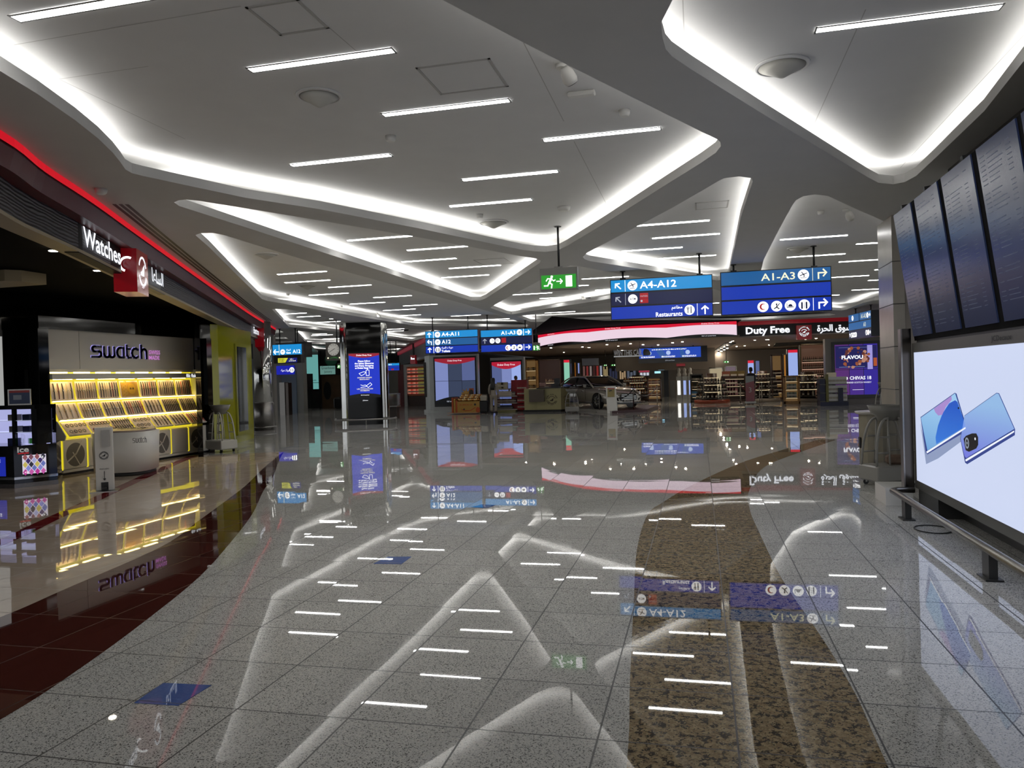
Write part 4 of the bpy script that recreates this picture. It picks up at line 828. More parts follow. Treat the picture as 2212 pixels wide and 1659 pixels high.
# parcel lying in the near trolley, bin
b = mb(); b.box((tc_.x + .2, tc_.y + .25, .281), (tc_.x + .42, tc_.y + .4, .41), mat('brown_parcel', '6a5648', .7, noise=.2, nscale=20), bev=.03); tag(b.build('parcel'), 'crumpled brown parcel lying in the grey trolley', 'parcel')
bp_ = fl(1892, 1052, 0); bn = thing('litter_bin', 'beige octagonal litter bin with a pale round top beside the trolley', 'bin', (oy(1857, 1000, 11.75).x + .27, 11.8, 0))
b = mb(); b.lathe([(.26, .02), (.26, .93)], mat('bin_beige', '87806f', .35, noise=.06, nscale=6), None, 8, smooth=False); part(b, 'body', bn); b = mb(); b.lathe([(.29, .93), (.31, .95), (.31, .97)], mat('bin_top', 'b4b0a8', .2), None, 24); part(b, 'lid', bn)
b = mb(); b.lathe([(.22, 0), (.22, .02)], M_BLACK, None, 8); part(b, 'foot', bn); b = mb(); b.box((-.262, -.06, .45), (-.245, .04, .6), M_BLACK); part(b, 'label_plate', bn)
# ---------------------------------------------------------------- the farther hall: helpers
def rect(x0, y0, x1, y1, y):
    mx, my = (x0 + x1) / 2, (y0 + y1) / 2
    return oy(x0, my, y).x, oy(mx, y1, y).z, oy(x1, my, y).x, oy(mx, y0, y).z
def fac(x0, y0, x1, y1, y):
    """face at depth y, its origin at the lower left of the seen rectangle; returns face, width, height"""
    a, c, d, e = rect(x0, y0, x1, y1, y); return Face((a, y, c), (1, 0, 0)), d - a, e - c
def panel(name, label, cat, R, y, m, thick=.08, group=None):
    F, w, h = fac(*R, y); b = mb(); F.box(b, 0, 0, w, h, m, -thick, 0); return tag(b.build(name), label, cat, group), F, w, h
M_SCBLK = mat('screen_bezel', '08080a', .25); M_SCLAV = glow('screen_lavender', '8390c8', .85); M_SCDIM = glow('screen_dim_blue', '3a4560', .8); M_SCPALE = glow('screen_pale_blue', '9fb3ee', .9); M_SCMID = glow('screen_mid', '5d6a9c', .8)
M_DDF = glow('screen_red_arch', 'a81c34', .75); M_KWHITE = mat('kiosk_white', 'a9adab', .3); M_WOODD = mat('dark_wood', '3a241a', .4, noise=.2, nscale=8); M_SHOPC = mat('shop_ceiling_beige', 'b5a090', .6)
# ---------------------------------------------------------------- chrome column with a black poster face
cc = fl(791, 917, 0); cdir = Vector((-cc.x, -cc.y, 0)).normalized(); C_ = Vector((cc.x, cc.y, 0)) - cdir * .9; ang = math.atan2(cdir.y, cdir.x) + math.pi / 2
col = thing('poster_column', 'square chrome-cornered column with a black face carrying a blue safety poster', 'column', C_, ang)
b = mb(); prof = []
R_, S_ = .34, .88
for q in range(4):
    cx_, cy_ = ((S_ - R_) * (1, 1, -1, -1)[q], (S_ - R_) * (-1, 1, 1, -1)[q])
    for k in range(13): a = math.radians(-90 + q * 90 + k * 7.5); rr_ = R_ * (1 - (.035 if k % 2 else 0)); prof.append((cx_ + rr_ * math.cos(a), cy_ + rr_ * math.sin(a)))
b.prism(prof, 0, ZS - .01, M_CHROME); part(b, 'column_body', col)
FCc = Face((-.63, -S_ - .02, 0), (1, 0, 0)); b = mb(); FCc.box(b, .0, .0, 1.26, ZS - .01, mat('column_black', '040405', .05, spec=.25), -.05, .03); part(b, 'black_panel', col)
b = mb(); sx0, sz0, sx1, sz1 = .05, 1.0, 1.2, 2.66
M_POST = glow('poster_blue', '1232c8', .95)
FCc.box(b, sx0, sz0, sx1, sz1, M_SCBLK, .03, .04); part(b, 'screen_frame', col)
b = mb(); FCc.box(b, sx0 + .02, sz0 + .05, sx1 - .02, sz1 - .02, M_POST, .04, .044); part(b, 'lit_screen', col)
FP = Face(FCc.p(sx0, sz0, .044), FCc.u); pw = sx1 - sx0; ph = sz1 - sz0
b = mb(); FP.poly(b, [(.02, ph - .02), (pw - .02, ph - .02), (pw - .02, ph - .09)] + [(.02 + (pw - .04) * (1 - i / 10), ph - .09 - .09 * math.sin(math.pi * i / 10)) for i in range(1, 10)] + [(.02, ph - .09)], M_DDF, 0, .003); FP.text(b, 'Dubai Duty Free', pw / 2, ph - .13, .075, M_LWHITE, align='c', d=.005)
FP.poly(b, [(.02, .05), (pw - .02, .05), (pw - .02, .1)] + [(.02 + (pw - .04) * (1 - i / 10), .1 + .06 * math.sin(math.pi * i / 10)) for i in range(1, 10)] + [(.02, .1)], M_SCBLK, 0, .003); FP.text(b, 'full of surprises', pw / 2, .07, .045, M_LWHITE, align='c', d=.005)
for i, t in enumerate(('Please follow', 'the Safety Measures', 'and Enjoy Shopping', 'at Dubai Duty Free')): FP.text(b, t, pw / 2, ph - .33 - i * .085, .062, M_LWHITE, align='c', d=.003, bold=.02, cap=.72)
M_YELT = glow('pale_yellow_text', 'f2ecc4', 1.0)
FP.text(b, 'SANITIZE HANDS', pw / 2, .62 + .1, .05, M_YELT, align='c', d=.003, bold=.02); FP.text(b, 'REGULARLY', pw / 2, .655, .05, M_YELT, align='c', d=.003, bold=.02)
FP.text(b, 'USE CONTACTLESS', pw / 2, .3, .05, M_YELT, align='c', d=.003, bold=.02); FP.text(b, 'PAYMENTS', pw / 2, .235, .05, M_YELT, align='c', d=.003, bold=.02)
X = pw / 2
stroke(FP, b, [(X + .06, .82), (X + .17, .82), (X + .17, 1.02), (X + .06, 1.02), (X + .06, .82)], .014, M_LWHITE, .003); stroke(FP, b, [(X + .11, 1.02), (X + .11, 1.08), (X + .03, 1.08)], .014, M_LWHITE, .003)
stroke(FP, b, [(X - .2, .9), (X - .12, .82), (X - .02, .86), (X + .06, .95), (X - .04, .96), (X - .12, .93), (X - .2, .9)], .014, M_LWHITE, .003)
stroke(FP, b, [(X + .06, .44), (X + .2, .55), (X + .26, .48), (X + .12, .37), (X + .06, .44)], .014, M_LWHITE, .003); stroke(FP, b, [(X - .15, .38), (X - .02, .4), (X + .08, .42), (X + .02, .47), (X - .08, .45), (X - .15, .48)], .014, M_LWHITE, .003)
part(b, 'poster_print', col); b = mb(); FCc.text(b, 'JCDecaux', .63, .87, .045, M_TXT, align='c', d=.036, bold=.02); part(b, 'lettering', col)
rl = thing('guard_rail', 'low curved steel rail around the foot of the chrome column', 'guard rail', C_, ang)
b = mb(); b.tube([(-1.12, -.2, .2), (-1.12, -.8, .2), (-.9, -1.16, .2), (0, -1.22, .2), (.9, -1.16, .2), (1.12, -.8, .2), (1.12, -.2, .2)], .035, M_STEEL, 10); part(b, 'rail', rl)
for x, y in ((-1.12, -.5), (0, -1.22), (1.12, -.5)): b = mb(); b.cyl((x, y), .02, 0, .2, M_STEEL, 10); part(b, 'post', rl)
# ---------------------------------------------------------------- video wall pylons
def arch(F, b, w, h, m, flip=False, k=.1, text=None):
    d = h * k
    if not flip: P = [(0, h), (w, h), (w, h - d * .5)] + [(w * (1 - i / 10), h - d * .5 - d * .7 * math.sin(math.pi * i / 10)) for i in range(1, 10)] + [(0, h - d * .5)]
    else: P = [(0, 0), (w, 0), (w, d * .5)] + [(w * (1 - i / 10), d * .5 + d * .7 * math.sin(math.pi * i / 10)) for i in range(1, 10)] + [(0, d * .5)]
    if flip: P = P[:1] + P[1:]
    F.poly(b, P, m, 0, .003)
    if text: F.text(b, text, w / 2, h - d * .72, d * .4, M_TXT, align='c', d=.005)
yk = 34.8
F, w, h = fac(938, 766, 1034, 892, yk)
vw = thing('video_wall', 'white framed video wall pylon with six dim blue panels under the A4-A11 sign', 'video wall', (F.o.x + w / 2, yk + .7, 0))
zt_ = F.o.z + h; b = mb(); b.prism([(F.o.x - .75, yk + .8), (F.o.x - .22, yk - .02), (F.o.x, yk - .06), (F.o.x + w, yk - .06), (F.o.x + w, yk + .2), (F.o.x - .5, yk + 1.4), (F.o.x - .75, yk + 1.4)], .12, zt_, M_KWHITE); wpart(b, 'body', vw)
b = mb(); b.prism([(F.o.x - .85, yk + .8), (F.o.x - .3, yk - .1), (F.o.x - .02, yk - .16), (F.o.x + w + .05, yk - .16), (F.o.x + w + .05, yk + .2), (F.o.x - .5, yk + 1.4), (F.o.x - .85, yk + 1.4)], 0, .12, M_KWHITE); wpart(b, 'plinth', vw)
S_ = fac(938, 770, 1030, 878, yk - .07); F3, w3, h3 = S_; b = mb(); F3.box(b, 0, 0, w3, h3, M_SCBLK, 0, .03); wpart(b, 'bezel', vw)
b = mb(); FL = Face((F.o.x - .22, yk - .02, 0), (.22, -.04, 0)); 
b.box((F.o.x - .72, yk + .55, .75), (F.o.x - .62, yk + .62, 2.45), M_DARK); wpart(b, 'slot', vw)
F4 = Face(F3.p(.06, .14, .03), F3.u); W4, H4 = w3 - .12, h3 - .22
for i in range(3):
    for j in range(2): b = mb(); F4.box(b, i * W4 / 3 + .008, j * H4 / 2 + .008, (i + 1) * W4 / 3 - .008, (j + 1) * H4 / 2 - .008, (M_SCLAV, M_SCDIM, M_SCMID)[i] if (i, j) != (2, 0) else M_SCDIM, 0, .004); wpart(b, 'screen', vw)
F5 = Face(F4.p(0, 0, .005), F4.u); b = mb(); arch(F5, b, W4, H4, M_DDF, text='Dubai Duty Free', k=.11); arch(F5, b, W4, H4, mat('screen_black', '101820', .3), True, .13); F5.text(b, 'full of surprises', W4 * .28, .05, .1, M_GREYLIT, maxw=W4 * .5, d=.005); wpart(b, 'screen_print', vw)
yk2 = 37.5; F, w, h = fac(1060, 772, 1133, 884, yk2)
vw = thing('video_wall', 'second white pylon with a pale blue screen under a red arch, behind the red sweets shelves', 'video wall', (F.o.x + w / 2, yk2 + .5, 0))
b = mb(); b.box((F.o.x, yk2, 0), (F.o.x + w, yk2 + .3, F.o.z + h), M_KWHITE); wpart(b, 'body', vw)
F3, w3, h3 = fac(1061, 778, 1129, 878, yk2 - .01); b = mb(); F3.box(b, 0, 0, w3, h3, M_SCBLK, 0, .03); wpart(b, 'bezel', vw); F4 = Face(F3.p(.06, .06, .03), F3.u); W4, H4 = w3 - .12, h3 - .14
for i in range(3):
    for j in range(2): b = mb(); F4.box(b, i * W4 / 3 + .006, j * H4 / 2 + .006, (i + 1) * W4 / 3 - .006, (j + 1) * H4 / 2 - .006, ((M_SCMID, M_SCLAV, M_SCPALE), (M_SCMID, M_SCMID, M_SCPALE))[1 - j][i], 0, .004); wpart(b, 'screen', vw)
F5 = Face(F4.p(0, 0, .005), F4.u); b = mb(); arch(F5, b, W4, H4, glow('screen_crimson', 'c0203c', .8), text='Dubai Duty Free', k=.14); wpart(b, 'screen_print', vw)
# ---------------------------------------------------------------- pink lit canopy ring
RC = smooth_curve([tuple(oy(1163, 735, 39).xy), tuple(oy(1215, 735, 36.8).xy), tuple(oy(1268, 735, 35.6).xy), tuple(oy(1354, 735, 34.9).xy), tuple(oy(1440, 735, 34.6).xy), tuple(oy(1516, 735, 34.5).xy), tuple(oy(1592, 735, 34.6).xy)], 6)
ZR0, ZR1 = 3.1, 3.74
ring = thing('lit_canopy', 'long curved canopy screen glowing pale pink with a red top edge, above the car', 'canopy', (RC[18][0], RC[18][1], ZR0))
def strip(P, zf0, zf1, m, name, d=0.0, root=None):
    Q = offset_curve(P, d) if d else P; n = len(Q); b = mb()
    b.add([(p[0], p[1], zf0(i / (n - 1))) for i, p in enumerate(Q)] + [(p[0], p[1], zf1(i / (n - 1))) for i, p in enumerate(Q)], [(i, i + 1, n + i + 1, n + i) for i in range(n - 1)], m); return wpart(b, name, root)
seg = lambda t: math.sin(math.pi * ((t * 3) % 1.0)) if 0 < t < 1 else 0
M_PINK = glow('canopy_pink', 'ecd3e2', 1.0, True); M_CRED = glow('canopy_red', 'e01838', .9)
strip(RC, lambda t: ZR0 + .04 + .09 * seg(t), lambda t: ZR1 - .1 - .05 * (1 - seg(t)), M_PINK, 'lit_screen', -.02, ring)
strip(RC, lambda t: ZR1 - .1 - .05 * (1 - seg(t)), lambda t: ZR1, M_CRED, 'red_edge', -.02, ring)
strip(RC, lambda t: ZR0, lambda t: ZR0 + .04 + .09 * seg(t), M_SCBLK, 'dark_edge', -.02, ring)
b = mb(); Q = RC; Q2 = offset_curve(RC, .5); b.prism(Q + Q2[::-1], ZR0, ZR1, M_DARK); wpart(b, 'body', ring)
for q, i in enumerate((3, 15, 30)):
    a, c = RC[i], RC[i + 2]; F = Face((a[0], a[1], ZR0), (c[0] - a[0], c[1] - a[1], 0)); b = mb(); F.text(b, 'Dubai Duty Free', 0, ZR1 - ZR0 - .085, .06, M_TXT, d=.05, w=.75); F.text(b, 'full of surprises', 0, .025, .05, M_TXT, d=.05, w=.6); wpart(b, 'lettering', ring)
# ---------------------------------------------------------------- duty free hall: ceiling, walls, fascia
yF = 36.2
fx0 = oy(1594, 712, yF).x
dc = mb(); dc.prism([(p[0], p[1] + .4) for p in RC] + [(fx0, 34.9), (fx0, yF + .5), (24, yF + .5), (24, 61.5), (-12.5, 61.5), (-12.5, 40)], 3.10, 3.16, M_SHOPC); dcl = struct(dc.build('ceiling_duty_free'))
for i, (R, z) in enumerate((((1495, 757, 1600, 742), 3.1), ((1560, 742, 1700, 750), 3.1))): pass
def slab(P, z, m, name):
    b = mb(); b.prism([(q.x, q.y) for q in (fl(x, y, z) for x, y in P)], z, z + .03, m); return b.build(name, dcl)
slab([(1516, 776), (1536, 777), (1572, 752), (1590, 742), (1566, 742)], 3.07, M_BLACK, 'dark_slot'); slab([(1575, 773), (1600, 774), (1640, 766), (1612, 765)], 3.07, M_BLACK, 'dark_slot'); slab([(1670, 749), (1790, 742), (1790, 737), (1676, 742)], 3.07, M_BLACK, 'dark_slot')
b = mb(); b.box((-13, 61.4, 0), (24, 61.6, 3.2), M_DARK); b.box((-13.2, 40, 0), (-13, 61.6, 3.2), M_DARK); b.box((24, 36, 0), (24.2, 61.6, 3.8), M_DARK); struct(b.build('wall_duty_free'))
b = mb(); Q = offset_curve(RC, -.02); q0 = fl(1190, 702, 3.78); q1 = fl(1192, 684, 3.78); q2 = fl(1330, 692, 3.78); q3 = fl(1602, 690, 3.78)
b.prism([(q1.x, q1.y), (q2.x - .5, q2.y + .3), (q3.x, q3.y + .4), (fx0, 36), (-8.5, 38.5)], 3.77, 3.795, mat('black_shop_ceiling')); b.build('dark_ceiling_panel', ceiling)
# fascia
fas = thing('shop_fascia', 'long black fascia with large white lit lettering, right of the pink canopy', 'fascia', (fx0 + 5, yF, 3.2)); fx1 = 20
zb_ = oy(1660, 724.5, yF).z; zm_ = oy(1660, 701, yF).z
F = Face((fx0, yF, 0), (1, 0, 0)); b = mb(); F.box(b, 0, zb_, fx1 - fx0, zm_, M_BLACK, -.3, 0); wpart(b, 'black_panel', fas)
b = mb(); F.box(b, 0, zm_, fx1 - fx0, ZS - .004, mat('fascia_red', '8a101c', .15, emit=.25, ecol='a01020'), -.3, .15); wpart(b, 'red_band', fas)
b = mb(); F.box(b, 0, zb_ - .05, fx1 - fx0, zb_, mat('fascia_edge', 'a39a90', .4), -.4, .03); F.box(b, 0, 3.165, fx1 - fx0, zb_ - .04, M_SHOPC, -.45, -.02); wpart(b, 'lower_edge', fas)
a, c = oy(1611, 720, yF), oy(1706, 715, yF); b = mb(); F.text(b, 'Duty Free', a.x - fx0, oy(1640, 720.5, yF).z, (zm_ - zb_) * .62, M_TXT, w=c.x - a.x, d=.08, bold=.03, th=.05, cap=.72); wpart(b, 'lettering', fas)
a, c = oy(1765, 718, yF), oy(1850, 712, yF); b = mb(); F.text(b, arabic('السوق الحرة'), a.x - fx0, oy(1790, 720, yF).z, (zm_ - zb_) * .8, M_TXT, w=c.x - a.x, d=.08, bold=.02, th=.05); wpart(b, 'lettering', fas)
F3, w3, h3 = fac(1721, 702.5, 1753.5, 733, yF - .3); b = mb(); F3.box(b, 0, 0, w3, h3, M_REDBLK, -.3, 0); eb = tag(b.build('emblem_block'), 'square red block with a round white emblem between the white Latin and Arabic fascia lettering', 'sign')
b = mb(); emblem(F3, b, w3 / 2, h3 * .52, w3 * .2, M_TXT); ring_text(F3, b, 'DUBAI DUTY FREE', w3 / 2, h3 * .52, w3 * .33, w3 * .09, M_TXT, 190, 350, True); ring_text(F3, b, arabic('سوق دبي الحرة').replace(' ', '')[::-1], w3 / 2, h3 * .52, w3 * .31, w3 * .09, M_TXT, 165, 15); o = b.build('emblem'); o.parent = eb
# downlights under the duty free ceiling
M_DL2 = glow('shop_downlight', 'fff0d8', 460, True)
DL = [(1190, 748), (1258, 746), (1311, 741), (1335, 744), (1362, 739), (1389, 741), (1453, 737), (1474, 735), (1591, 745), (1583, 759), (1631, 756), (1657, 755), (1661, 742), (1690, 741), (1763, 727.5), (1783, 735), (1660, 762)]
for i, (x, y) in enumerate(DL):
    p = fl(x, y + 3, 3.1)
    if p.y > 60 or p.y < 34: p = oy(x, y, 40); p.z = 3.1
    downlight(p, 'small round downlight under the duty free ceiling, %s from the canopy\'s end' % ORD[i], 'downlights under the duty free ceiling', M_DL2, .065)
for r_, y in enumerate((41.5, 48.5)):  # lamp grid added to brighten the dark inner part of the hall
    for i in range(7): downlight(Vector((-9.5 + 3.7 * i + 1.1 * r_, y, 3.1)), 'added downlight deep in the duty free ceiling, %s from left in %s row' % (ORD[i], ('front', 'rear')[r_]), 'added downlights deep in the duty free hall', M_DL2, .065)
# spotlights in the dark slot
for i in range(9):
    p = fl(1521 + i * 6.2, 775 - i * 3.4, 3.05); b = mb(); b.lathe([(.05, -.12), (.065, 0)], M_DARK, None, 10); b.lathe([(.055, -.135), (.055, -.121)], M_DL2, None, 10); o = b.build('spotlight', None, p); tag(o, 'small spotlight in the slanting dark ceiling slot, %s along the slot' % ORD[i], 'spotlight', 'spotlights in the dark slot')
# big blue hanging screen
pn, F, w, h = panel('hanging_screen', 'wide blue screen with white discs hanging under the beige duty free ceiling', 'screen', (1379, 749, 1528, 783), 44.5, M_SCBLK, .2)
b = mb(); F.box(b, .05, h * .3, w - .35, h - .04, glow('info_blue', '1d48b8', .9), .001, .01); o = b.build('lit_screen'); o.parent = pn
F2 = Face(F.p(0, 0, .011), F.u); b = mb(); F2.poly(b, [(w * .33, h * .3), (w * .45, h * .3), (w * .33, h * .95), (w * .24, h * .95)], glow('info_blue_mid', '2a5aa8', .85), 0, .003); F2.poly(b, [(w * .62, h * .3), (w * .7, h * .3), (w * .64, h * .95), (w * .6, h * .95)], glow('info_blue_mid'), 0, .003)
for x in (.44, .72, .16): F2.disc(b, w * x, h * .63, h * .14, glow('disc_pale', 'b4c8f0', .95), 0, .006)
for x in (.04, .34, .64):
    for k in range(2): scribble(F2, b, w * x, h * (.4 - k * .055), w * .2, h * .04, M_LWHITE, int(x * 100) + k)
scribble(F2, b, w * .2, h * .82, w * .5, h * .06, M_LWHITE, 4); o = b.build('screen_print'); o.parent = pn
b = mb(); F.text(b, 'JCDecaux Dubai', w * .46, h * .1, h * .08, M_GREYLIT, align='c', d=.012); o = b.build('lettering'); o.parent = pn
b = mb(); 
for x in (.2, .8): b.box((F.o.x + w * x - .04, 44.6, F.o.z + h - .02), (F.o.x + w * x + .04, 44.68, 3.12), M_DARK)
o = b.build('bracket'); o.parent = pn
# beam behind the screen with a small red sign
b = mb(); R = rect(1330, 786, 1545, 799, 50); b.box((R[0], 50, R[1]), (R[2], 50.4, 3.12), mat('beam_grey', '5c544c', .6)); struct(b.build('beam_duty_free'))
panel('hanging_sign', 'small red sign with a white disc on the beam below the big blue screen', 'sign', (1461, 785.5, 1480, 791), 49.9, M_REDBLK)
# win-this-car letters: a mirrored cut-out panel on two rods
F, w, h = fac(1326, 754, 1404, 769, 36.6)
wt = thing('hanging_letters', 'mirrored band of WIN THIS CAR letters hanging above the silver car', 'sign', F.p(w / 2, 0)); b = mb(); F.text(b, 'WIN THIS CAR', 0, .02, h * .85, mat('grey_mirror', '9a9a98', .15, .9), w=w * .78, d=.05, bold=.02, th=.06); wpart(b, 'lettering', wt)
b = mb(); F.box(b, 0, -.03, w * .8, .02, M_CHROME, -.02, .05); wpart(b, 'bar', wt); b = mb(); F.poly(b, [(w * .82, 0), (w, 0), (w * 1.02, h * .3), (w * .98, h * .75), (w * .92, h * .95), (w * .84, h * .95), (w * .81, h * .5)], M_GLOSSBLK, 0, .05); wpart(b, 'car_cutout', wt)
for x in (.1, .72): b = mb(); p = F.p(w * x, 0); b.cyl((p.x, p.y), .014, p.z, 3.1, M_CHROME, 8); wpart(b, 'hanger_rod', wt)
# mirror strip with track lamps behind
# ---------------------------------------------------------------- the car on its plinth
M_CARP = mat('car_silver', 'a49d90', .25, .35, coat=1.0); M_CARG = mat('car_glass', '0a0c0e', .03, spec=.8); M_TYRE = mat('tyre', '0c0c0c', .7); M_ALLOY = mat('alloy', 'a8a8a6', .2, 1.0); M_CARB = mat('car_black', '070708', .2)
pl = thing('car_plinth', 'low white and dark red display plinth under the silver car', 'plinth', (0, 33, 0))
q = [fl(x, y, .1) for x, y in ((1247, 882), (1322, 888), (1352, 874), (1270, 873))]; b = mb(); b.prism([(p.x, p.y) for p in q], 0, .1, mat('plinth_white', 'a8a49c', .3)); wpart(b, 'deck', pl)
q = [fl(x, y, .1) for x, y in ((1322, 888), (1398, 884), (1422, 875), (1352, 874))]; b = mb(); b.prism([(p.x, p.y) for p in q], 0, .1, mat('plinth_red', '3a1014', .35)); wpart(b, 'red_deck', pl)
cp = oy(1288, 860, 35.3); car = thing('car', 'silver grey saloon car on the display plinth under the pink canopy', 'car', (cp.x, cp.y, .1), math.radians(-50))
car.scale = (1.0, 1.0, .98)
St = [(-2.55, .45, .72, .70), (-2.5, .36, .88, .80), (-2.3, .30, 1.0, .89), (-1.8, .26, 1.03, .94), (-1.0, .22, 1.0, .955), (.2, .22, .97, .955), (.95, .22, .96, .95), (1.5, .24, .92, .94), (2.0, .2, .86, .90), (2.35, .19, .77, .82), (2.5, .2, .66, .72), (2.56, .24, .56, .62)]
rings = []
for x, zb, zt, w in St:
    h = zt - zb; half = [(0, zb), (w * .8, zb), (w * .95, zb + .1 * h), (w, zb + .42 * h), (w * .985, zb + .66 * h), (w * .94, zb + .88 * h), (w * .8, zt), (w * .45, zt + .03)]
    rings.append([(x, y, z) for y, z in half] + [(x, 0, zt + .04)] + [(x, -y, z) for y, z in reversed(half[1:])])
b = mb(); b.loft(rings, M_CARP); part(b, 'body', car)
def rr_ring(x0, x1, hw, z, r=.22, n=5):
    P = []
    for cx_, cy_, a0 in ((x1 - r, hw - r, 0), (x0 + r, hw - r, 90), (x0 + r, -hw + r, 180), (x1 - r, -hw + r, 270)): P += [(cx_ + r * math.cos(math.radians(a0 + 90 * k / n)), cy_ + r * math.sin(math.radians(a0 + 90 * k / n)), z) for k in range(n + 1)]
    return P
lev = [(-2.0, 1.12, .86, .93), (-1.72, .72, .80, 1.15), (-1.4, .34, .72, 1.33), (-1.18, .14, .66, 1.42)]
b = mb(); b.loft([rr_ring(x0, x1, hw, z, .25) for x0, x1, hw, z in lev], M_CARG); part(b, 'windows', car)
b = mb(); b.loft([rr_ring(-1.26, .2, .67, 1.405, .25), rr_ring(-1.2, .14, .655, 1.45, .25), rr_ring(-1.0, -.05, .5, 1.485, .25)], M_CARB); part(b, 'roof', car)
for s in (-1, 1):
    b = mb(); b.tube([(1.1, s * .84, .95), (.72, s * .775, 1.16), (.36, s * .70, 1.34), (.1, s * .655, 1.43), (-.5, s * .665, 1.455), (-1.15, s * .65, 1.43), (-1.5, s * .72, 1.3), (-1.85, s * .80, 1.1), (-2.05, s * .84, .97)], .035, M_CARP, 8); part(b, 'roof_pillar', car)
    b = mb(); b.tube([(-.42, s * .862, .96), (-.45, s * .70, 1.42)], .028, M_CARB, 6); part(b, 'door_pillar', car)
    b = mb(); b.tube([(1.0, s * .925, .955), (.2, s * .94, .965), (-1.0, s * .935, .985), (-1.9, s * .9, 1.0)], .012, M_CHROME, 6); part(b, 'chrome_trim', car)
    b = mb(); b.loft([[(.78 + q * .09, s * (.98 + .1 * q), .98 - .03 * q), (.78 + q * .09, s * (.98 + .1 * q), 1.09), (.66, s * (1.0 + .1 * q), 1.1), (.66, s * (1.0 + .1 * q), .97)] for q in (0, 1.0)], M_CARP, smooth=False); b.box((.7, min(s * .9, s * 1.0), 1.0), (.74, max(s * .9, s * 1.0), 1.03), M_CARB); part(b, 'mirror', car)
    b = mb()
    for x in (-.42, .62): b.tube([(x, s * .962, .38), (x - .02, s * .966, .6), (x - .03, s * .95, .86), (x - .03, s * .91, .97)], .006, M_CARB, 5)
    part(b, 'door_seam', car)
    for x in (-.72, .3): b = mb(); b.tube([(x, s * .965, .79), (x + .2, s * .968, .785)], .016, M_CHROME, 6); part(b, 'door_handle', car)
    b = mb(); b.tube([(1.1, s * .965, .3), (0, s * .968, .3), (-1.1, s * .965, .3)], .014, M_CHROME, 6); part(b, 'sill_trim', car)
    for x in (1.52, -1.58):
        Tw = Matrix.Translation((x, s * .86, .348)) @ Matrix.Rotation(-s * math.pi / 2, 4, 'X')
        b = mb(); b.lathe([(.385, -.05), (.385, .095)], M_CARB, Tw, 28); part(b, 'wheel_arch', car)
        b = mb(); b.lathe([(.25, .0), (.33, .0), (.345, .03), (.345, .1), (.33, .125), (.255, .125)], M_TYRE, Tw, 28); w_ = part(b, 'wheel', car)
        b = mb(); b.lathe([(.25, .1), (.26, .125), (.24, .125), (.225, .085), (.0, .075)], M_CARB, Tw, 28, caps=False)
        for k in range(10):
            a = k * math.pi / 5
            for da in (-.07, .07): b.tube([Tw @ Vector((.05 * math.cos(a), .05 * math.sin(a), .12)), Tw @ Vector((.245 * math.cos(a + da), .245 * math.sin(a + da), .125))], .011, M_ALLOY, 5)
        b.lathe([(.05, .1), (.05, .13)], M_ALLOY, Tw, 12); o = b.build('rim'); o.parent = w_
    b = mb(); b.loft([[(2.2, s * .86, .74), (2.42, s * .70, .69), (2.54, s * .52, .60), (2.52, s * .52, .54), (2.40, s * .72, .57), (2.2, s * .875, .66)], [(2.23, s * .875, .74), (2.45, s * .715, .69), (2.57, s * .53, .60), (2.55, s * .53, .54), (2.43, s * .735, .57), (2.23, s * .89, .66)]], mat('headlamp', 'c8ccd0', .08, .6, emit=.15, ecol='ffffff'), smooth=False); part(b, 'headlamp', car)
    b = mb(); b.loft([[(2.34, s * .85, .5), (2.52, s * .55, .46), (2.52, s * .5, .36), (2.36, s * .8, .34)], [(2.42, s * .87, .5), (2.6, s * .56, .46), (2.6, s * .5, .36), (2.44, s * .82, .34)]], M_CARB, smooth=False); part(b, 'air_intake', car)
FG = Face((2.6, -.44, .36), (0, 1, 0)); b = mb(); FG.poly(b, [(.04, 0), (.84, 0), (.88, .14), (.8, .3), (.08, .3), (0, .14)], M_CARB, -.15, .0); part(b, 'grille', car)
b = mb()
for k in range(4): FG.box(b, .06, .05 + k * .065, .82, .065 + k * .065, M_CHROME, 0, .015)
part(b, 'grille_bar', car); b = mb(); FG.box(b, -.22, -.15, 1.1, -.07, M_CARB, -.2, -.02); part(b, 'lower_intake', car)
b = mb(); FG.box(b, .18, -.06, .7, .05, mat('plate_white', 'b8b6b0', .4), .01, .03); scribble(Face(FG.p(0, 0, .03), FG.u), b, .24, -.03, .42, .05, M_DARK); part(b, 'number_plate', car)
b = mb(); b.tube([(2.62, -.8, .3), (2.64, 0, .27), (2.62, .8, .3)], .02, M_CHROME, 6); part(b, 'bumper_trim', car)
# information stand and rope posts
F, w, h = fac(1310, 834, 1331, 889, 31.6); b = mb(); st = thing('information_stand', 'white leaning information stand with a beige picture before the car', 'stand', (F.o.x + w / 2, 31.6, 0))
b = mb(); b.loft([[(F.o.x + .04, 31.45, 0), (F.o.x + w + .06, 31.45, 0), (F.o.x + w + .06, 31.6, 0), (F.o.x + .04, 31.6, 0)], [(F.o.x - .03, 31.7, F.o.z + h), (F.o.x + w - .02, 31.7, F.o.z + h), (F.o.x + w - .02, 31.78, F.o.z + h), (F.o.x - .03, 31.78, F.o.z + h)]], M_WHITE, smooth=False); wpart(b, 'board', st)
Fb = Face((F.o.x, 31.45 + .25 * .6 - .012, (F.o.z + h) * .6), (1, 0, 0), (0, .25, F.o.z + h)); b = mb(); Fb.box(b, .05, .0, w - .06, .33, mat('beige_print', '9a8a58', .5), 0, .02); Fb.box(b, .05, .33, w - .06, .37, M_RED, 0, .02); Fb.poly(b, [(.12, .22), (.25, .25), (.2, .29), (.1, .26)], M_DARK, 0, .024); wpart(b, 'print', st)
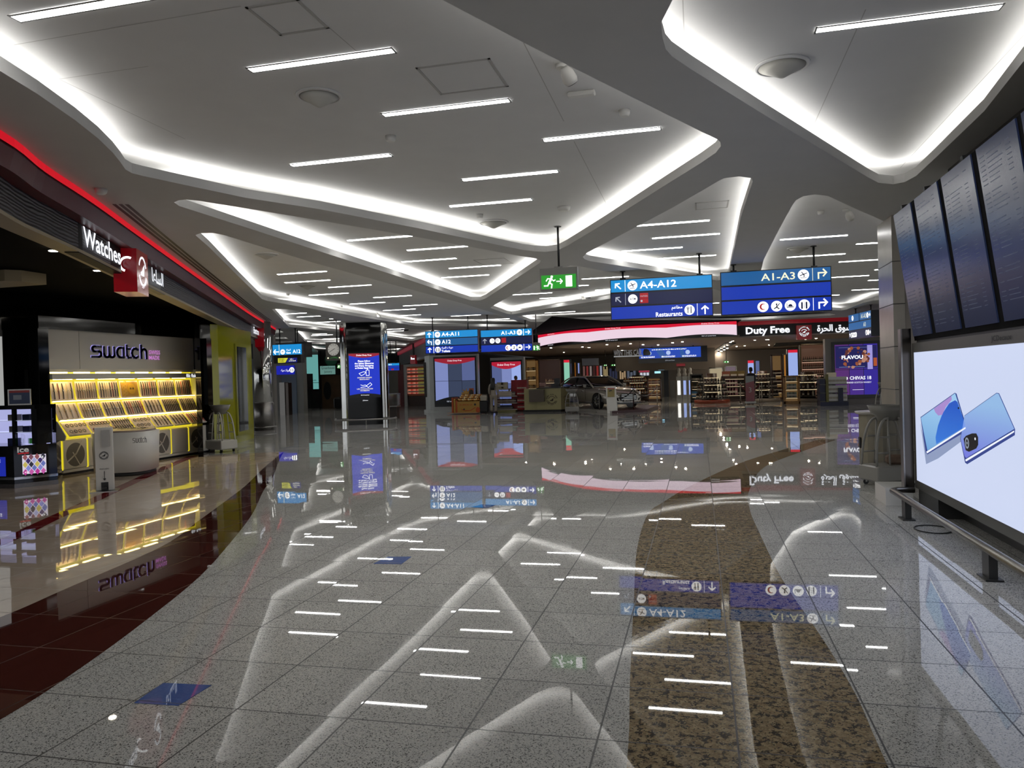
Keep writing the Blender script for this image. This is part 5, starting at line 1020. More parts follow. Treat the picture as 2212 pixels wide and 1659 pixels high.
def ropepost(p, label, h=.95, m=None):
    t = thing('rope_post', label, 'barrier post', (p.x, p.y, 0), 0, 'steel rope posts'); b = mb(); b.lathe([(.17, 0), (.17, .015), (.06, .035)], M_CHROME, None, 20); part(b, 'foot', t); b = mb(); b.lathe([(.022, .02), (.022, h), (.03, h + .01), (.03, h + .04), (.012, h + .06)], M_CHROME, None, 12); part(b, 'pole', t); return Vector((p.x, p.y, h - .02))
p1 = ropepost(fl(1295, 890, 0), 'steel rope post beside the white information stand'); p2 = ropepost(fl(1369, 890, 0), 'steel rope post in front of the silver car\'s grille'); p3 = ropepost(fl(1420, 876, 0), 'steel rope post with a black rope, right of the silver car')
p4 = ropepost(fl(1600, 872, 0), 'steel rope post left of the pink sign with the figure 3'); p5 = ropepost(fl(1641, 872, 0), 'steel rope post right of the pink sign, the left one of two'); p6 = ropepost(fl(1646, 871, 0), 'steel rope post right of the pink sign, the right one of two')
def rope(a, c, m, label, sag=.35):
    b = mb(); b.tube([a.lerp(c, k / 12) + Vector((0, -.03, -sag * 4 * (k / 12) * (1 - k / 12))) for k in range(13)], .022, m, 8); tag(b.build('barrier_rope'), label, 'rope', 'barrier ropes')
rope(p2, p3, M_BLACK, 'black barrier rope hanging to the right of the silver car'); rope(p1 + Vector((.25, 0, 0)), p2, M_BLACK, 'black barrier rope passing before the silver car'); rope(p4, p5, mat('red_rope', '6a0c1c', .7), 'dark red barrier rope before the pink figure 3 sign')
# ---------------------------------------------------------------- beige counter with the round emblem
F, w, h = fac(1160, 839, 1212, 889, 33.6); ctr = thing('service_counter', 'beige counter with a dark round emblem left of the silver car', 'counter', (F.o.x + w / 2, 34, 0)); zc = F.o.z + h; M_CTR = mat('counter_beige', '9c9468', .35); kx = oy(1225, 860, 34.4).x
b = mb(); b.prism([(F.o.x - .62, 33.75), (F.o.x, 33.6), (F.o.x + w, 33.6), (kx, 34.4), (kx, 35), (F.o.x - .62, 35)], .1, zc, M_CTR); wpart(b, 'body', ctr)
b = mb(); b.prism([(F.o.x - .7, 33.85), (F.o.x, 33.7), (F.o.x + w - .05, 33.7), (kx - .05, 34.4), (kx - .05, 35), (F.o.x - .7, 35)], 0, .1, M_BLACK); wpart(b, 'plinth', ctr)
b = mb(); b.prism([(F.o.x, 33.55), (F.o.x + w + .02, 33.55), (kx + .04, 34.4), (kx + .04, 35.02), (F.o.x, 35.02)], zc, zc + .04, M_DARK); wpart(b, 'top', ctr)
bx, bz0, bx1, bz1 = rect(1143, 842, 1175, 868, 33.4); b = mb(); b.box((bx, 33.35, bz0), (bx1, 33.58, bz1), mat('brown_panel', '4e443a', .4)); wpart(b, 'brown_panel', ctr)
M_EMB = mat('emblem_brown', '3a2a1c', .5); b = mb(); emblem(F, b, w * .62, h * .5, .17, M_EMB); ring_text(F, b, 'DUBAI DUTY FREE', w * .62, h * .5, .24, .06, M_EMB, 190, 350, True); ring_text(F, b, 'DUBAI DUTY FREE', w * .62, h * .5, .21, .06, M_EMB, 165, 15); wpart(b, 'emblem', ctr)
F2 = Face((F.o.x + w, 33.6, 0), (kx - F.o.x - w, .8, 0)); b = mb(); emblem(F2, b, .55, zc * .5, .17, M_EMB); wpart(b, 'emblem', ctr)
for R, m, nm, lab, cat, th in (((1190, 829, 1207, 839), '26272a', 'till', 'dark cash till standing on the beige counter', 'till', .4), ((1197, 817, 1209, 829), '2e3034', 'till_screen', 'dark till screen above the cash till', 'till screen', .1), ((1165, 827, 1178, 834), 'a07a70', 'leaflet_stand', 'pinkish leaflet stand on the left of the beige counter', 'leaflet stand', .15), ((1176, 834, 1184, 840), '8f8878', 'box', 'small pale box on the beige counter beside the till', 'box', .15)):
    panel(nm, lab, cat, R, 34.3, mat('c_' + m, m, .4), th)
trolley(fl(1236, 892, 0), math.radians(10), 'far shopping trolley between the beige counter and the silver car', None, .95)
# ---------------------------------------------------------------- red and white sweets shelves
M_SWR = mat('sweets_red', '8a1420', .35, noise=.3, nscale=30); M_SWW = mat('shelf_white', 'a49c92', .4)
F, w, h = fac(1071, 838, 1138, 889, 34.6); sh = thing('display_shelves', 'stepped sweets display with white shelves and red packs behind the woman', 'shelves', (F.o.x + w / 2, 34.9, 0))
b = mb(); F.box(b, w * .46, 0, w * .97, 1.46, M_SWR, -.7, -.3); wpart(b, 'red_back', sh)
zs = [.12, .42, .74]
for i, z in enumerate(zs):
    b = mb(); F.box(b, .0, z - .05, w * .7, z, M_SWW, -.6, .12 - .06 * i); F.box(b, w * .68, z - .03, w * 1.03, z, M_RED, -.6, .1 - .05 * i); wpart(b, 'shelf', sh)
b = mb(); F.box(b, .05, 0, w * .65, .09, mat('shelf_base', '8a8550', .5), -.55, .1); F.box(b, .0, .0, .04, .8, M_SWW, -.6, .05); wpart(b, 'base', sh)
def goods(name, label, cat, group, F, x0, x1, z, n, wid, hei, dep, cols, d=-.25, shape='box', ord=False):
    src = {}
    for i in range(n):
        c = cols[i % len(cols)]; x = x0 + (x1 - x0) * (i + .5) / n
        if c not in src:
            b = mb(); m = mat('goods_' + c, c, .35)
            if shape == 'box': b.box((-wid / 2, -dep / 2, 0), (wid / 2, dep / 2, hei), m); b.box((-wid * .4, -dep / 2 - .004, hei * .3), (wid * .4, -dep / 2, hei * .6), mat('pack_label', 'b0a89a', .4))
            elif shape == 'bottle': r = wid / 2; b.lathe([(r * .95, 0), (r, .02), (r, hei * .55), (r * .75, hei * .66), (r * .35, hei * .74), (r * .33, hei * .95), (r * .4, hei)], m, None, 10); b.lathe([(r * 1.02, hei * .15), (r * 1.02, hei * .42)], mat('bottle_label', 'a89f90', .5), None, 10, caps=False)
            elif shape == 'bag': b.loft([[(-wid / 2, -dep / 2, 0), (wid / 2, -dep / 2, 0), (wid / 2, dep / 2, 0), (-wid / 2, dep / 2, 0)], [(-wid * .55, -dep / 2, hei * .6), (wid * .55, -dep / 2, hei * .6), (wid * .55, dep / 2, hei * .6), (-wid * .55, dep / 2, hei * .6)], [(-wid * .3, -.01, hei), (wid * .3, -.01, hei), (wid * .3, .01, hei), (-wid * .3, .01, hei)]], m, smooth=False)
            elif shape == 'ball': b.lathe([(wid * .5 * math.sin(math.pi * k / 6) + .001, hei / 2 - hei / 2 * math.cos(math.pi * k / 6)) for k in range(7)], m, None, 8, caps=False)
            o = src[c] = b.build(name)
        else: o = src[c].copy(); COL.objects.link(o)
        o.location = F.p(x, z, d); tag(o, label, cat, group)
goods('sweets_bag', 'small white sweets bag on the top white shelf behind the woman', 'bag', 'white bags on the sweets shelves', F, w * .1, w * .5, zs[2], 5, .14, .22, .1, ['c8bdb0'], -.1, 'bag')
goods('sweets_box', 'grey box at the right of the white sweets bags', 'box', 'grey boxes on the sweets shelves', F, w * .5, w * .64, zs[2], 1, .16, .18, .1, ['6a625c'], -.1)
goods('sweets_box', 'green box on the lowest white sweets shelf', 'box', 'green boxes on the sweets shelves', F, w * .05, w * .5, zs[0], 5, .22, .1, .2, ['2f4a42', '34383c'], -.15)
goods('sweets_box', 'brown sweets box on the middle white shelf behind the woman', 'box', 'brown boxes on the sweets shelves', F, w * .05, w * .64, zs[1], 9, .13, .17, .12, ['4a2a26', '5a4640', '3a2020'], -.12)
for i, z in enumerate(zs + [1.0]): goods('sweets_pack', 'red sweets pack on the %s red shelf, counted from below' % ORD[i], 'pack', 'red packs on the %s shelf' % ORD[i], F, w * .7, w * 1.0, z, 4, .13, .2, .1, ['8e1220', 'a01a28'], -.02)
goods('cream_box', 'cream gift box with a dark mark standing on top of the sweets display', 'box', 'cream gift boxes', F, w * .05, w * .34, 1.07, 2, .3, .3, .1, ['a89e84'], -.2)
b = mb(); F.box(b, .0, 1.02, w * .42, 1.07, M_SWW, -.5, .0); wpart(b, 'shelf', sh); b = mb(); F.box(b, .02, .74, .06, 1.02, M_SWW, -.4, -.35); F.box(b, w * .36, .74, w * .4, 1.02, M_SWW, -.4, -.35); wpart(b, 'shelf_post', sh)
# gold chocolate display
F, w, h = fac(988, 867, 1036, 892, 33.2); gd = thing('chocolate_display', 'golden display box heaped with shiny wrapped chocolates, before the video wall', 'display', (F.o.x + w / 2, 33.6, 0)); M_GOLD = mat('gold_box', 'a8823c', .4, .2); M_ORG = mat('orange_trim', 'a8481c', .45)
b = mb(); F.box(b, 0, 0, w, h, M_GOLD, -.9, 0); wpart(b, 'box', gd)
for i in range(3): b = mb(); F.box(b, -.08 - i * .1, 0, .0 - i * .1, h + .06 + i * .06, M_GOLD if i % 2 else M_ORG, -.8, -.02); wpart(b, 'side_panel', gd)
b = mb(); scribble(F, b, w * .1, h * .66, w * .55, .06, M_ORG, 3); stroke(F, b, [(w * .2, h * .3), (w * .35, h * .2), (w * .6, h * .22), (w * .8, h * .45)], .035, M_ORG); F.disc(b, w * .8, h * .72, .05, M_DARK); F.disc(b, w * .3, h * .32, .04, M_DARK); F.disc(b, w * .92, h * .25, .1, M_ORG, ry=.13); wpart(b, 'printing', gd)
b = mb(); F.box(b, -.45, -.0, w - .05, .02, mat('peach_mat', 'b88a6a', .5), -1.0, .15); wpart(b, 'floor_mat', gd)
M_FOIL = mat('gold_foil', 'd8a860', .18, 1.0); fs = None
for k in range(3):
    goods('wrapped_chocolate', 'shiny gold wrapped chocolate in the %s row of the golden heap' % ('front', 'middle', 'rear')[k], 'chocolate', 'gold wrapped chocolates, %s row' % ('front', 'middle', 'rear')[k], F, w * .02, w * .98, h + .09 * k, 11, .12, .14, .1, ['d8b070', 'b07838', 'e8d0a0'], -.1 - .22 * k, 'ball')
for c in ('d8b070', 'b07838', 'e8d0a0'):
    n_ = MATS['goods_' + c].node_tree.nodes['Principled BSDF']; n_.inputs['Metallic'].default_value = .8; n_.inputs['Roughness'].default_value = .22
b = mb(); F.poly(b, [(w * .1, h + .18), (w * .3, h + .18), (w * .36, h + .5), (w * .26, h + .42), (w * .22, h + .58), (w * .17, h + .44), (w * .06, h + .54), (w * .1, h + .4), (-.02, h + .4)], mat('gold_card', 'c89a48', .4), -.75, -.7); wpart(b, 'show_card', gd)
b = mb(); F.box(b, w * .36, h + .15, w * .56, h + .58, mat('orange_card', 'b0562a', .4), -.72, -.66); F.disc(b, w * .46, h + .38, .1, mat('egg_dark', '3a3020', .4), -.66, -.65, 20, .14); wpart(b, 'show_card', gd)
b = mb(); F.box(b, 0, h, w, h + .2, M_GOLD, -.86, -.6); wpart(b, 'step', gd)
# ---------------------------------------------------------------- person with a suitcase, seen from behind
def figure(name, label, loc, rz, V, E, m, root_i=0, parent=None, sub=2):
    me = bpy.data.meshes.new(name); me.from_pydata([v[0] for v in V], E, []); o = bpy.data.objects.new(name, me); COL.objects.link(o); me.materials.append(m)
    sk = o.modifiers.new('skin', 'SKIN'); sk.use_smooth_shade = True
    for i, v in enumerate(V): r = v[1]; me.skin_vertices[0].data[i].radius = (r if isinstance(r, tuple) else (r, r)); me.skin_vertices[0].data[i].use_root = (i == root_i)
    s = o.modifiers.new('sub', 'SUBSURF'); s.levels = sub; s.render_levels = sub; o.parent = parent; return o
def person(label, p, rz, top, trou, hair, h=1.62, long_hair=True):
    k = h / 1.65; t = thing('person', label, 'person', (p.x, p.y, 0), rz); t.scale = (k, k, k)
    V = [((0, 0, .92), (.12, .09)), ((0, 0, 1.08), (.10, .075)), ((0, .01, 1.25), (.125, .085)), ((0, 0, 1.36), (.075, .06)), ((0, 0, 1.43), .042), ((0, .015, 1.5), (.06, .065)), ((0, .02, 1.58), (.07, .085)), ((0, .01, 1.64), (.05, .06))]
    E = [(i, i + 1) for i in range(7)]
    def chain(st, pts):
        i0 = st
        for q in pts: V.append(q); E.append((i0, len(V) - 1)); i0 = len(V) - 1
        return i0
    for s in (-1, 1):
        wr = chain(3, [((s * .16, 0, 1.35), .048), ((s * .20, -.01, 1.1), .036), ((s * .21, .05, .88), .026)]); pm = chain(wr, [((s * .21, .065, .81), (.016, .035))])
        for f in range(4): chain(pm, [((s * .212, .04 + f * .019, .775), .008), ((s * .205, .042 + f * .019, .72 + .006 * abs(f - 1.5)), .006)])
        chain(wr, [((s * .195, .095, .82), .009), ((s * .19, .105, .785), .007)])
        an = chain(0, [((s * .09, 0, .84), .085), ((s * .1, .01, .48), .055), ((s * .1, -.01, .1), .035)]); chain(an, [((s * .11, .08, .035), (.03, .028)), ((s * .115, .16, .028), (.028, .02))])
    V.append(((0, .115, 1.56), .012)); E.append((6, len(V) - 1))
    figure('body', None, None, 0, V, E, mat('skin_tone', '8a6450', .5), 0, t)
    V2 = [((0, 0, .8), (.165, .13)), ((0, 0, .92), (.155, .12)), ((0, 0, 1.08), (.125, .095)), ((0, .01, 1.25), (.15, .105)), ((0, 0, 1.37), (.09, .075))]; E2 = [(0, 1), (1, 2), (2, 3), (3, 4)]; V_, E_ = V, E
    V, E = V2, E2
    def chain2(st, pts):
        i0 = st
        for q in pts: V2.append(q); E2.append((i0, len(V2) - 1)); i0 = len(V2) - 1
        return i0
    for s in (-1, 1): chain2(4, [((s * .17, 0, 1.35), .07), ((s * .21, -.01, 1.1), .058), ((s * .215, .045, .9), .05)])
    figure('jacket', None, None, 0, V2, E2, mat('cloth_' + top, top, .8), 0, t)
    V3 = [((0, 0, .95), (.155, .12)), ((0, 0, .88), (.15, .12))]; E3 = [(0, 1)]
    for s in (-1, 1):
        i0 = 1
        for q in (((s * .095, 0, .8), .1), ((s * .105, .01, .48), .082), ((s * .11, -.005, .08), .085)): V3.append(q); E3.append((i0, len(V3) - 1)); i0 = len(V3) - 1
    figure('trousers', None, None, 0, V3, E3, mat('cloth_' + trou, trou, .8), 0, t)
    for s in (-1, 1): b = mb(); b.loft([[(s * .112 + rx * math.cos(2 * math.pi * i / 12), .06 + ry * math.sin(2 * math.pi * i / 12), z) for i in range(12)] for z, rx, ry in ((0, .042, .12), (.03, .046, .125), (.07, .035, .1), (.085, .02, .05))], mat('shoe_dark', '1c1a18', .5)); part(b, 'shoe', t)
    b = mb(); m = mat('hair_' + hair, hair, .5)
    if long_hair: b.loft([[(rx * math.cos(2 * math.pi * i / 14), cy_ + ry * math.sin(2 * math.pi * i / 14), z) for i in range(14)] for z, rx, ry, cy_ in ((1.12, .1, .03, -.11), (1.25, .125, .05, -.1), (1.4, .12, .07, -.06), (1.52, .098, .09, -.02), (1.6, .1, .1, -.005), (1.67, .085, .09, 0), (1.7, .04, .05, 0))], m)
    else: b.loft([[(rx * math.cos(2 * math.pi * i / 14), cy_ + ry * math.sin(2 * math.pi * i / 14), z) for i in range(14)] for z, rx, ry, cy_ in ((1.5, .07, .06, -.035), (1.58, .09, .09, -.01), (1.65, .085, .09, 0), (1.7, .04, .05, 0))], m)
    part(b, 'hair', t); return t
wp_ = fl(1067, 893, 0)
person('person with long dark hair in a beige suit seen from behind, beside a black suitcase', wp_, math.radians(-8), '8f867a', '857c70', '0c0907', 1.55)
sc_ = fl(1046, 893, 0); su = thing('suitcase', 'black upright suitcase with a white bag on top, beside the person in beige', 'suitcase', (sc_.x, sc_.y, 0)); b = mb(); b.box((-.2, -.12, .05), (.2, .12, .58), mat('suitcase_black', '0e1014', .5), bev=.04); part(b, 'shell', su)
b = mb(); b.tube([(-.12, .1, .55), (-.12, .1, .85), (.12, .1, .85), (.12, .1, .55)], .012, M_STEEL, 8); part(b, 'pull_handle', su)
for x in (-.15, .15): b = mb(); b.lathe([(.03, -.015), (.03, .015)], M_BLACK, Matrix.Translation((x, 0, .03)) @ Matrix.Rotation(math.pi / 2, 4, 'Y'), 10); part(b, 'wheel', su)
b = mb(); b.loft([[(-.12, -.1, .58), (.14, -.1, .58), (.14, .07, .58), (-.12, .07, .58)], [(-.15, -.1, .75), (.16, -.1, .75), (.16, .07, .75), (-.15, .07, .75)], [(-.13, -.03, .82), (.13, -.03, .82), (.13, .03, .82), (-.13, .03, .82)]], mat('bag_white', 'a09a8c', .6), smooth=False); o = b.build('carrier_bag'); o.location = su.location; tag(o, 'pale carrier bag lying on top of the black suitcase', 'bag')
hp = oy(1115, 850, 36.6); person('person with short dark hair standing behind the red sweets shelves, only the head showing', Vector((hp.x, 36.6, 0)), math.pi, '3a1418', '1a1a1c', '0a0807', 1.62, False)
# ---------------------------------------------------------------- left hall behind the curved shop front
M_GREYW = mat('grey_wall', '6b6c68', .35, noise=.03, nscale=2); M_TEAL = glow('teal_lit_wall', '6fb2ae', .75)
b = mb(); b.box((-46, 60.9, 0), (-13.2, 61.1, 3.8), M_DARK); struct(b.build('wall_hall'))
b = mb(); q0, q1 = oy(590, 880, 37).x, oy(657, 880, 37).x; b.box((-42, 37, 0), (q1, 37.4, 3.0), M_GREYW); b.box((-42, 36.9, 3.0), (q1 + .3, 37.5, 3.8), M_DARK); gw = struct(b.build('wall_washrooms'))
b = mb(); a, c = oy(610, 860, 36.95).x, oy(641, 860, 36.95).x; b.box((a, 36.93, 0), (c, 37.0, 2.3), mat('blue_grey_door', '44566a', .3)); b.build('door_panel', gw)
b = mb(); a, c = oy(640, 820, 47).x, oy(693, 820, 47).x; b.box((a, 47, 0), (c, 47.3, 3.5), M_TEAL); t = struct(b.build('wall_teal')); b = mb(); F = Face((a, 46.99, 0), (1, 0, 0)); F.box(b, .7, 1.6, c - a, 1.63, mat('teal_line', '4a8a88', .4), 0, .005); scribble(F, b, (c - a) * .4, 1.75, .8, .08, mat('teal_line')); b.build('seam', t)
b = mb(); a, c = oy(656, 860, 44).x, oy(673, 860, 44).x; b.box((a, 44, 0), (c, 45, 1.15), M_BLACK); b.box((a - .1, 43.9, 1.15), (c + .05, 45.1, 1.2), M_BLACK); b.box((a, 44.05, 1.2), (a + .2, 44.9, 2.2), M_BLACK); tag(b.build('black_bar_counter'), 'black bar counter before the glowing teal wall', 'counter')
# juice bar front
a, c = oy(690, 850, 43).x, oy(752, 850, 43).x; F = Face((a, 43, 0), (1, 0, 0)); w = c - a
jb = thing('juice_bar', 'dark juice bar front with pale green sign and black oval in brown wall', 'shop front', (a + w / 2, 43.2, 0))
b = mb(); F.box(b, 0, 0, .12, 3.6, M_BLACK, -.3, .05); F.box(b, 0, 2.05, w, 3.6, M_BLACK, -.3, 0); wpart(b, 'dark_frame', jb)
b = mb(); F.box(b, .12, 0, w, 2.05, mat('brown_wall', '4a3826', .5, noise=.15, nscale=3), -.25, -.1); wpart(b, 'brown_wall', jb); b = mb(); F.disc(b, w * .26, 1.1, .25, M_BLACK, -.1, -.08, 24, .55); wpart(b, 'oval_opening', jb)
b = mb(); F.box(b, .1, 2.1, w * .58, 2.62, glow('pale_green_sign', '6f9a92', .7), 0, .04); wpart(b, 'sign_board', jb); b = mb(); F.text(b, 'Greenhouse', w * .34, 2.42, .17, mat('sign_ink', '1c2a28', .5), align='c', d=.045, maxw=w * .46); F.text(b, 'Juicery', w * .34, 2.17, .17, mat('sign_ink'), align='c', d=.045, maxw=w * .3); wpart(b, 'lettering', jb)
b = mb(); F.ring(b, w * .45, 3.0, .34, .42, mat('green_ring', '1f5a46', .5), d1=.03); F.disc(b, w * .45, 3.0, .34, mat('green_disc', '2a6a52', .5), 0, .02); wpart(b, 'round_sign', jb)
b = mb(); b.box((c - .6, 42.2, 0), (c - .1, 42.8, .7), M_BLACK, bev=.1); tag(b.build('dark_armchair'), 'dark low armchair before the brown juice bar wall', 'armchair')
exit_sign('small green exit sign hanging below the square clock', *fac(728.5, 785, 740.5, 796, 34.0), ZS, False)
# hanging signs by the wash rooms
F, w, h = sign_face((589, 768), (652.5, 767.5), (588, 745), 27.5)
def row1(F, b, rh): arrow(F, b, w * .12, rh * .32, rh * .5, 180, M_LWHITE); F.box(b, w * .225, 0, w * .235, rh, M_CREAML); picto(F, b, w * .35, rh * .3, rh * .24, 'plane'); F.text(b, 'Gate', w * .47, rh * .12, rh * .18, M_LWHITE, bold=.02, maxw=w * .17); F.text(b, arabic('البوابة'), w * .47, rh * .36, rh * .2, M_LWHITE, maxw=w * .18); F.text(b, 'A12', w * .69, rh * .14, rh * .34, M_LWHITE, w=w * .26, bold=.015)
hanging_sign('directional_sign', 'light blue hanging sign reading Gate A12 near the end of the curved shop front', 'sign', F, w, h, [(M_SKY, row1)], [(.3, ZS), (w - .3, ZS)])
F, w, h = fac(592, 770, 650, 784.5, 28.3); ps = thing('advert_sign', 'dark hanging sign with a yellow and navy advert, under the Gate A12 sign', 'sign', F.p(w / 2, 0)); b = mb(); F.box(b, 0, 0, w, h + .2, M_DARK, -.3, 0); wpart(b, 'housing', ps)
b = mb(); F.poly(b, [(w * .15, h * .1), (w * .42, h * .1), (w * .52, h * .78), (w * .15, h * .78)], glow('yellow_ad', 'd8d838', .9), 0, .01); F.poly(b, [(w * .44, h * .1), (w * .86, h * .1), (w * .86, h * .78), (w * .54, h * .78)], glow('navy_ad', '141c78', .9), 0, .01); wpart(b, 'lit_panel', ps)
b = mb()
for i in range(3): scribble(F, b, w * .19, h * (.58 - i * .18), w * .2, h * .11, M_DARK, i, .013)
scribble(F, b, w * .6, h * .52, w * .12, h * .16, M_CREAML, 7, .013); scribble(F, b, w * .56, h * .26, w * .25, h * .15, M_CREAML, 8, .013); wpart(b, 'lettering', ps)
for x in (.2, w - .2): b = mb(); p = F.p(x, h); b.cyl((p.x, p.y + .15), .02, p.z + .2, ceil_z(p.x, p.y + .15), M_BLACK, 8); wpart(b, 'hanger_rod', ps)
F, w, h = fac(596.5, 790, 635, 809, 36.85); bs = thing('wall_sign', 'royal blue Arabic wash room sign on the grey wall below the yellow advert', 'sign', F.p(w / 2, 0)); b = mb(); F.box(b, 0, 0, w, h, glow('deep_blue_sign', '0a18b0', .85), -.05, 0.01); wpart(b, 'lit_panel', bs); b = mb(); F.text(b, arabic('دورات مياه'), w * .28, h * .28, h * .36, M_LWHITE, w=w * .48, d=.015); wpart(b, 'lettering', bs); SIGN[0] = bs; picto(Face(F.p(0, 0, .01), F.u), b, w * .89, h * .5, h * .3, 'wc')
# chrome column, steel cabinet, clock, donation box
p = fl(572, 930, 0); p = p + Vector((p.x, p.y, 0)).normalized() * .33; p.y -= .4; cl = thing('chrome_column', 'slim round chrome column with a steel collar at the end of the yellow shop front', 'column', (p.x, p.y + .4, 0)); b = mb(); b.lathe([(.31, 0), (.31, ZS - .01)], M_CHROME, None, 28); part(b, 'shaft', cl); b = mb(); b.lathe([(.34, 0), (.34, .95), (.31, .97)], M_STEEL, None, 28); part(b, 'collar', cl)
b = mb(); b.tube([(.46 * math.cos(a), .46 * math.sin(a), .12) for a in [math.radians(180 + k * 15) for k in range(13)]], .03, M_STEEL, 8); part(b, 'foot_rail', cl)
b = mb(); x0 = oy(578, 850, 28.4).x; b.box((x0, 28.4, 0), (x0 + .32, 28.6, 3.7), mat('pale_post', '8c8882', .4)); tag(b.build('service_post'), 'pale grey service post right behind the slim chrome column', 'post')
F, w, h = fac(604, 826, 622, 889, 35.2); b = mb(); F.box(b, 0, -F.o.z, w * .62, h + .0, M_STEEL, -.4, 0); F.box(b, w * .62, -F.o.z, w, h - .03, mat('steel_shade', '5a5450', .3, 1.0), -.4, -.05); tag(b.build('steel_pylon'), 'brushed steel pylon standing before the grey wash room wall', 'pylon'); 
b = mb(); p = fl(640, 884, 0); b.box((p.x - .5, p.y, .38), (p.x + .5, p.y + .4, .44), M_STEEL); 
for q in (-.4, .0, .4): b.box((p.x + q - .02, p.y + .1, 0), (p.x + q + .02, p.y + .3, .38), M_STEEL)
tag(b.build('low_bench'), 'low steel bench with legs before the blue grey door', 'bench')
F, w, h = fac(703.5, 740, 738, 778, 27.2); ck = thing('clock', 'square dark grey clock with a round white face and green Arabic lettering', 'clock', F.p(w / 2, 0)); b = mb(); F.box(b, 0, 0, w, h, mat('clock_case', '4a4740', .45), -.55, 0); wpart(b, 'case', ck); b = mb(); F.disc(b, w * .5, h * .6, w * .35, mat('clock_face', 'c6c4bc', .4, emit=.25, ecol='c6c4bc'), 0, .02, 32); wpart(b, 'face', ck)
b = mb()
for k in range(12): a = math.radians(30 * k); stroke(F, b, [(w * .5 + w * .27 * math.cos(a), h * .6 + w * .27 * math.sin(a)), (w * .5 + w * .32 * math.cos(a), h * .6 + w * .32 * math.sin(a))], .012, M_DARK, .024)
stroke(F, b, [(w * .58, h * .65), (w * .5, h * .6), (w * .27, h * .48)], .014, M_DARK, .028); wpart(b, 'hands', ck)
M_GRT = glow('green_letters', '2f9a3c', .8); b = mb(); F.text(b, arabic('رولكس'), w * .5, h * .09, h * .12, M_GRT, w=w * .5, align='c', d=.006); F.disc(b, w * .14, h * .13, .03, M_CREAML); F.disc(b, w * .86, h * .13, .03, M_CREAML); wpart(b, 'lettering', ck)
b = mb(); p = F.p(w * .5, h, -.3); b.cyl((p.x, p.y), .03, p.z, ceil_z(p.x, p.y), M_BLACK, 8); wpart(b, 'hanger_rod', ck)
p = fl(849, 905, 0); db = thing('donation_box', 'clear donation box on a dark pedestal right of the chrome column', 'donation box', (p.x, p.y + .2, 0)); b = mb(); b.box((-.16, -.16, 0), (.16, .16, .5), mat('pedestal_brown', '2e2420', .4), bev=.02); part(b, 'pedestal', db); b = mb(); b.box((-.2, -.2, .5), (.2, .2, .54), M_STEEL); b.box((-.2, -.2, 1.02), (.2, .2, 1.06), M_STEEL); part(b, 'frame', db); b = mb(); b.box((-.19, -.19, .54), (.19, .19, 1.02), M_GLASS); part(b, 'clear_box', db)
# ---------------------------------------------------------------- sweets shop in the middle distance
F, w, h = fac(873, 787, 922, 872, 44); sw_ = thing('sweets_shop', 'sweets shop front in a white frame with red lit shelves, left of the video wall', 'shop front', (F.o.x + w / 2, 44.3, 0)); F = Face((F.o.x, 44, 0), (1, 0, 0)); h = oy(897, 787, 44).z
b = mb(); F.box(b, 0, 0, .2, h, M_KWHITE, -.3, .05); F.box(b, .2, h - .14, w + .3, h, M_KWHITE, -.3, .05); wpart(b, 'white_frame', sw_); b = mb(); F.box(b, .2, h * .25, w + .3, h - .14, mat('candy_wall', '4a2c1c', .5, emit=.12, ecol='8a4a2a', noise=.3, nscale=4), -.3, -.2); F.box(b, .2, 0, w + .3, h * .25, M_WOODD, -.4, -.1); wpart(b, 'back_wall', sw_)
b = mb(); F.text(b, 'Candy', w * .55, h * .79, .28, glow('candy_letters', 'd8b08a', .9), align='c', d=-.17, w=w * .5); wpart(b, 'lettering', sw_); b = mb(); F.box(b, -.35, 0, 0, h, mat('red_wall', '5a0c10', .3), -.4, .1); wpart(b, 'red_pier', sw_)
for k in range(4):
    z = h * .3 + k * .42; b = mb(); F.box(b, .22, z - .04, w + .25, z, M_RED, -.2, .1); wpart(b, 'shelf', sw_)
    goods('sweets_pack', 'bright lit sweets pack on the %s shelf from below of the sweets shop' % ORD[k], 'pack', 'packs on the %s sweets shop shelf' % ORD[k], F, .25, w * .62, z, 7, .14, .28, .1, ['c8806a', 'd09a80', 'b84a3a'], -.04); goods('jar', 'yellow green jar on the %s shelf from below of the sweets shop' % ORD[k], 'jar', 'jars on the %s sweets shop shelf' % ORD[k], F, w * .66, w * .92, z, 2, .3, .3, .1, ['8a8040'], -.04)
for c in ('c8806a', 'd09a80', 'b84a3a', '8a8040'): n_ = MATS['goods_' + c].node_tree.nodes['Principled BSDF']; n_.inputs['Emission Color'].default_value = lin(c); n_.inputs['Emission Strength'].default_value = .35; MATS['goods_' + c].cycles.emission_sampling = 'NONE'  # packs and jars emit a little, shelf light put into their colour
a, c = at_d(918, 745, 41), at_d(862, 772, 60); d = Vector((c.x - a.x, c.y - a.y, 0)).normalized(); F = Face((c.x, c.y, 0), -d); Lf = math.hypot(c.x - a.x, c.y - a.y)
fz = thing('shop_fascia', 'black fascia with a glowing red band running away behind the A4-A11 sign', 'fascia', (a.x, a.y, 3)); b = mb(); F.box(b, 0, 2.75, Lf + 2, 3.58, mat('grey_wave', '55565a', .4, noise=.3, nscale=9), -.3, 0); wpart(b, 'black_panel', fz); b = mb(); F.box(b, 0, 3.58, Lf + 2, 3.79, glow('magenta_red_band', '7a1428', .6), -.3, .12); wpart(b, 'red_band', fz)
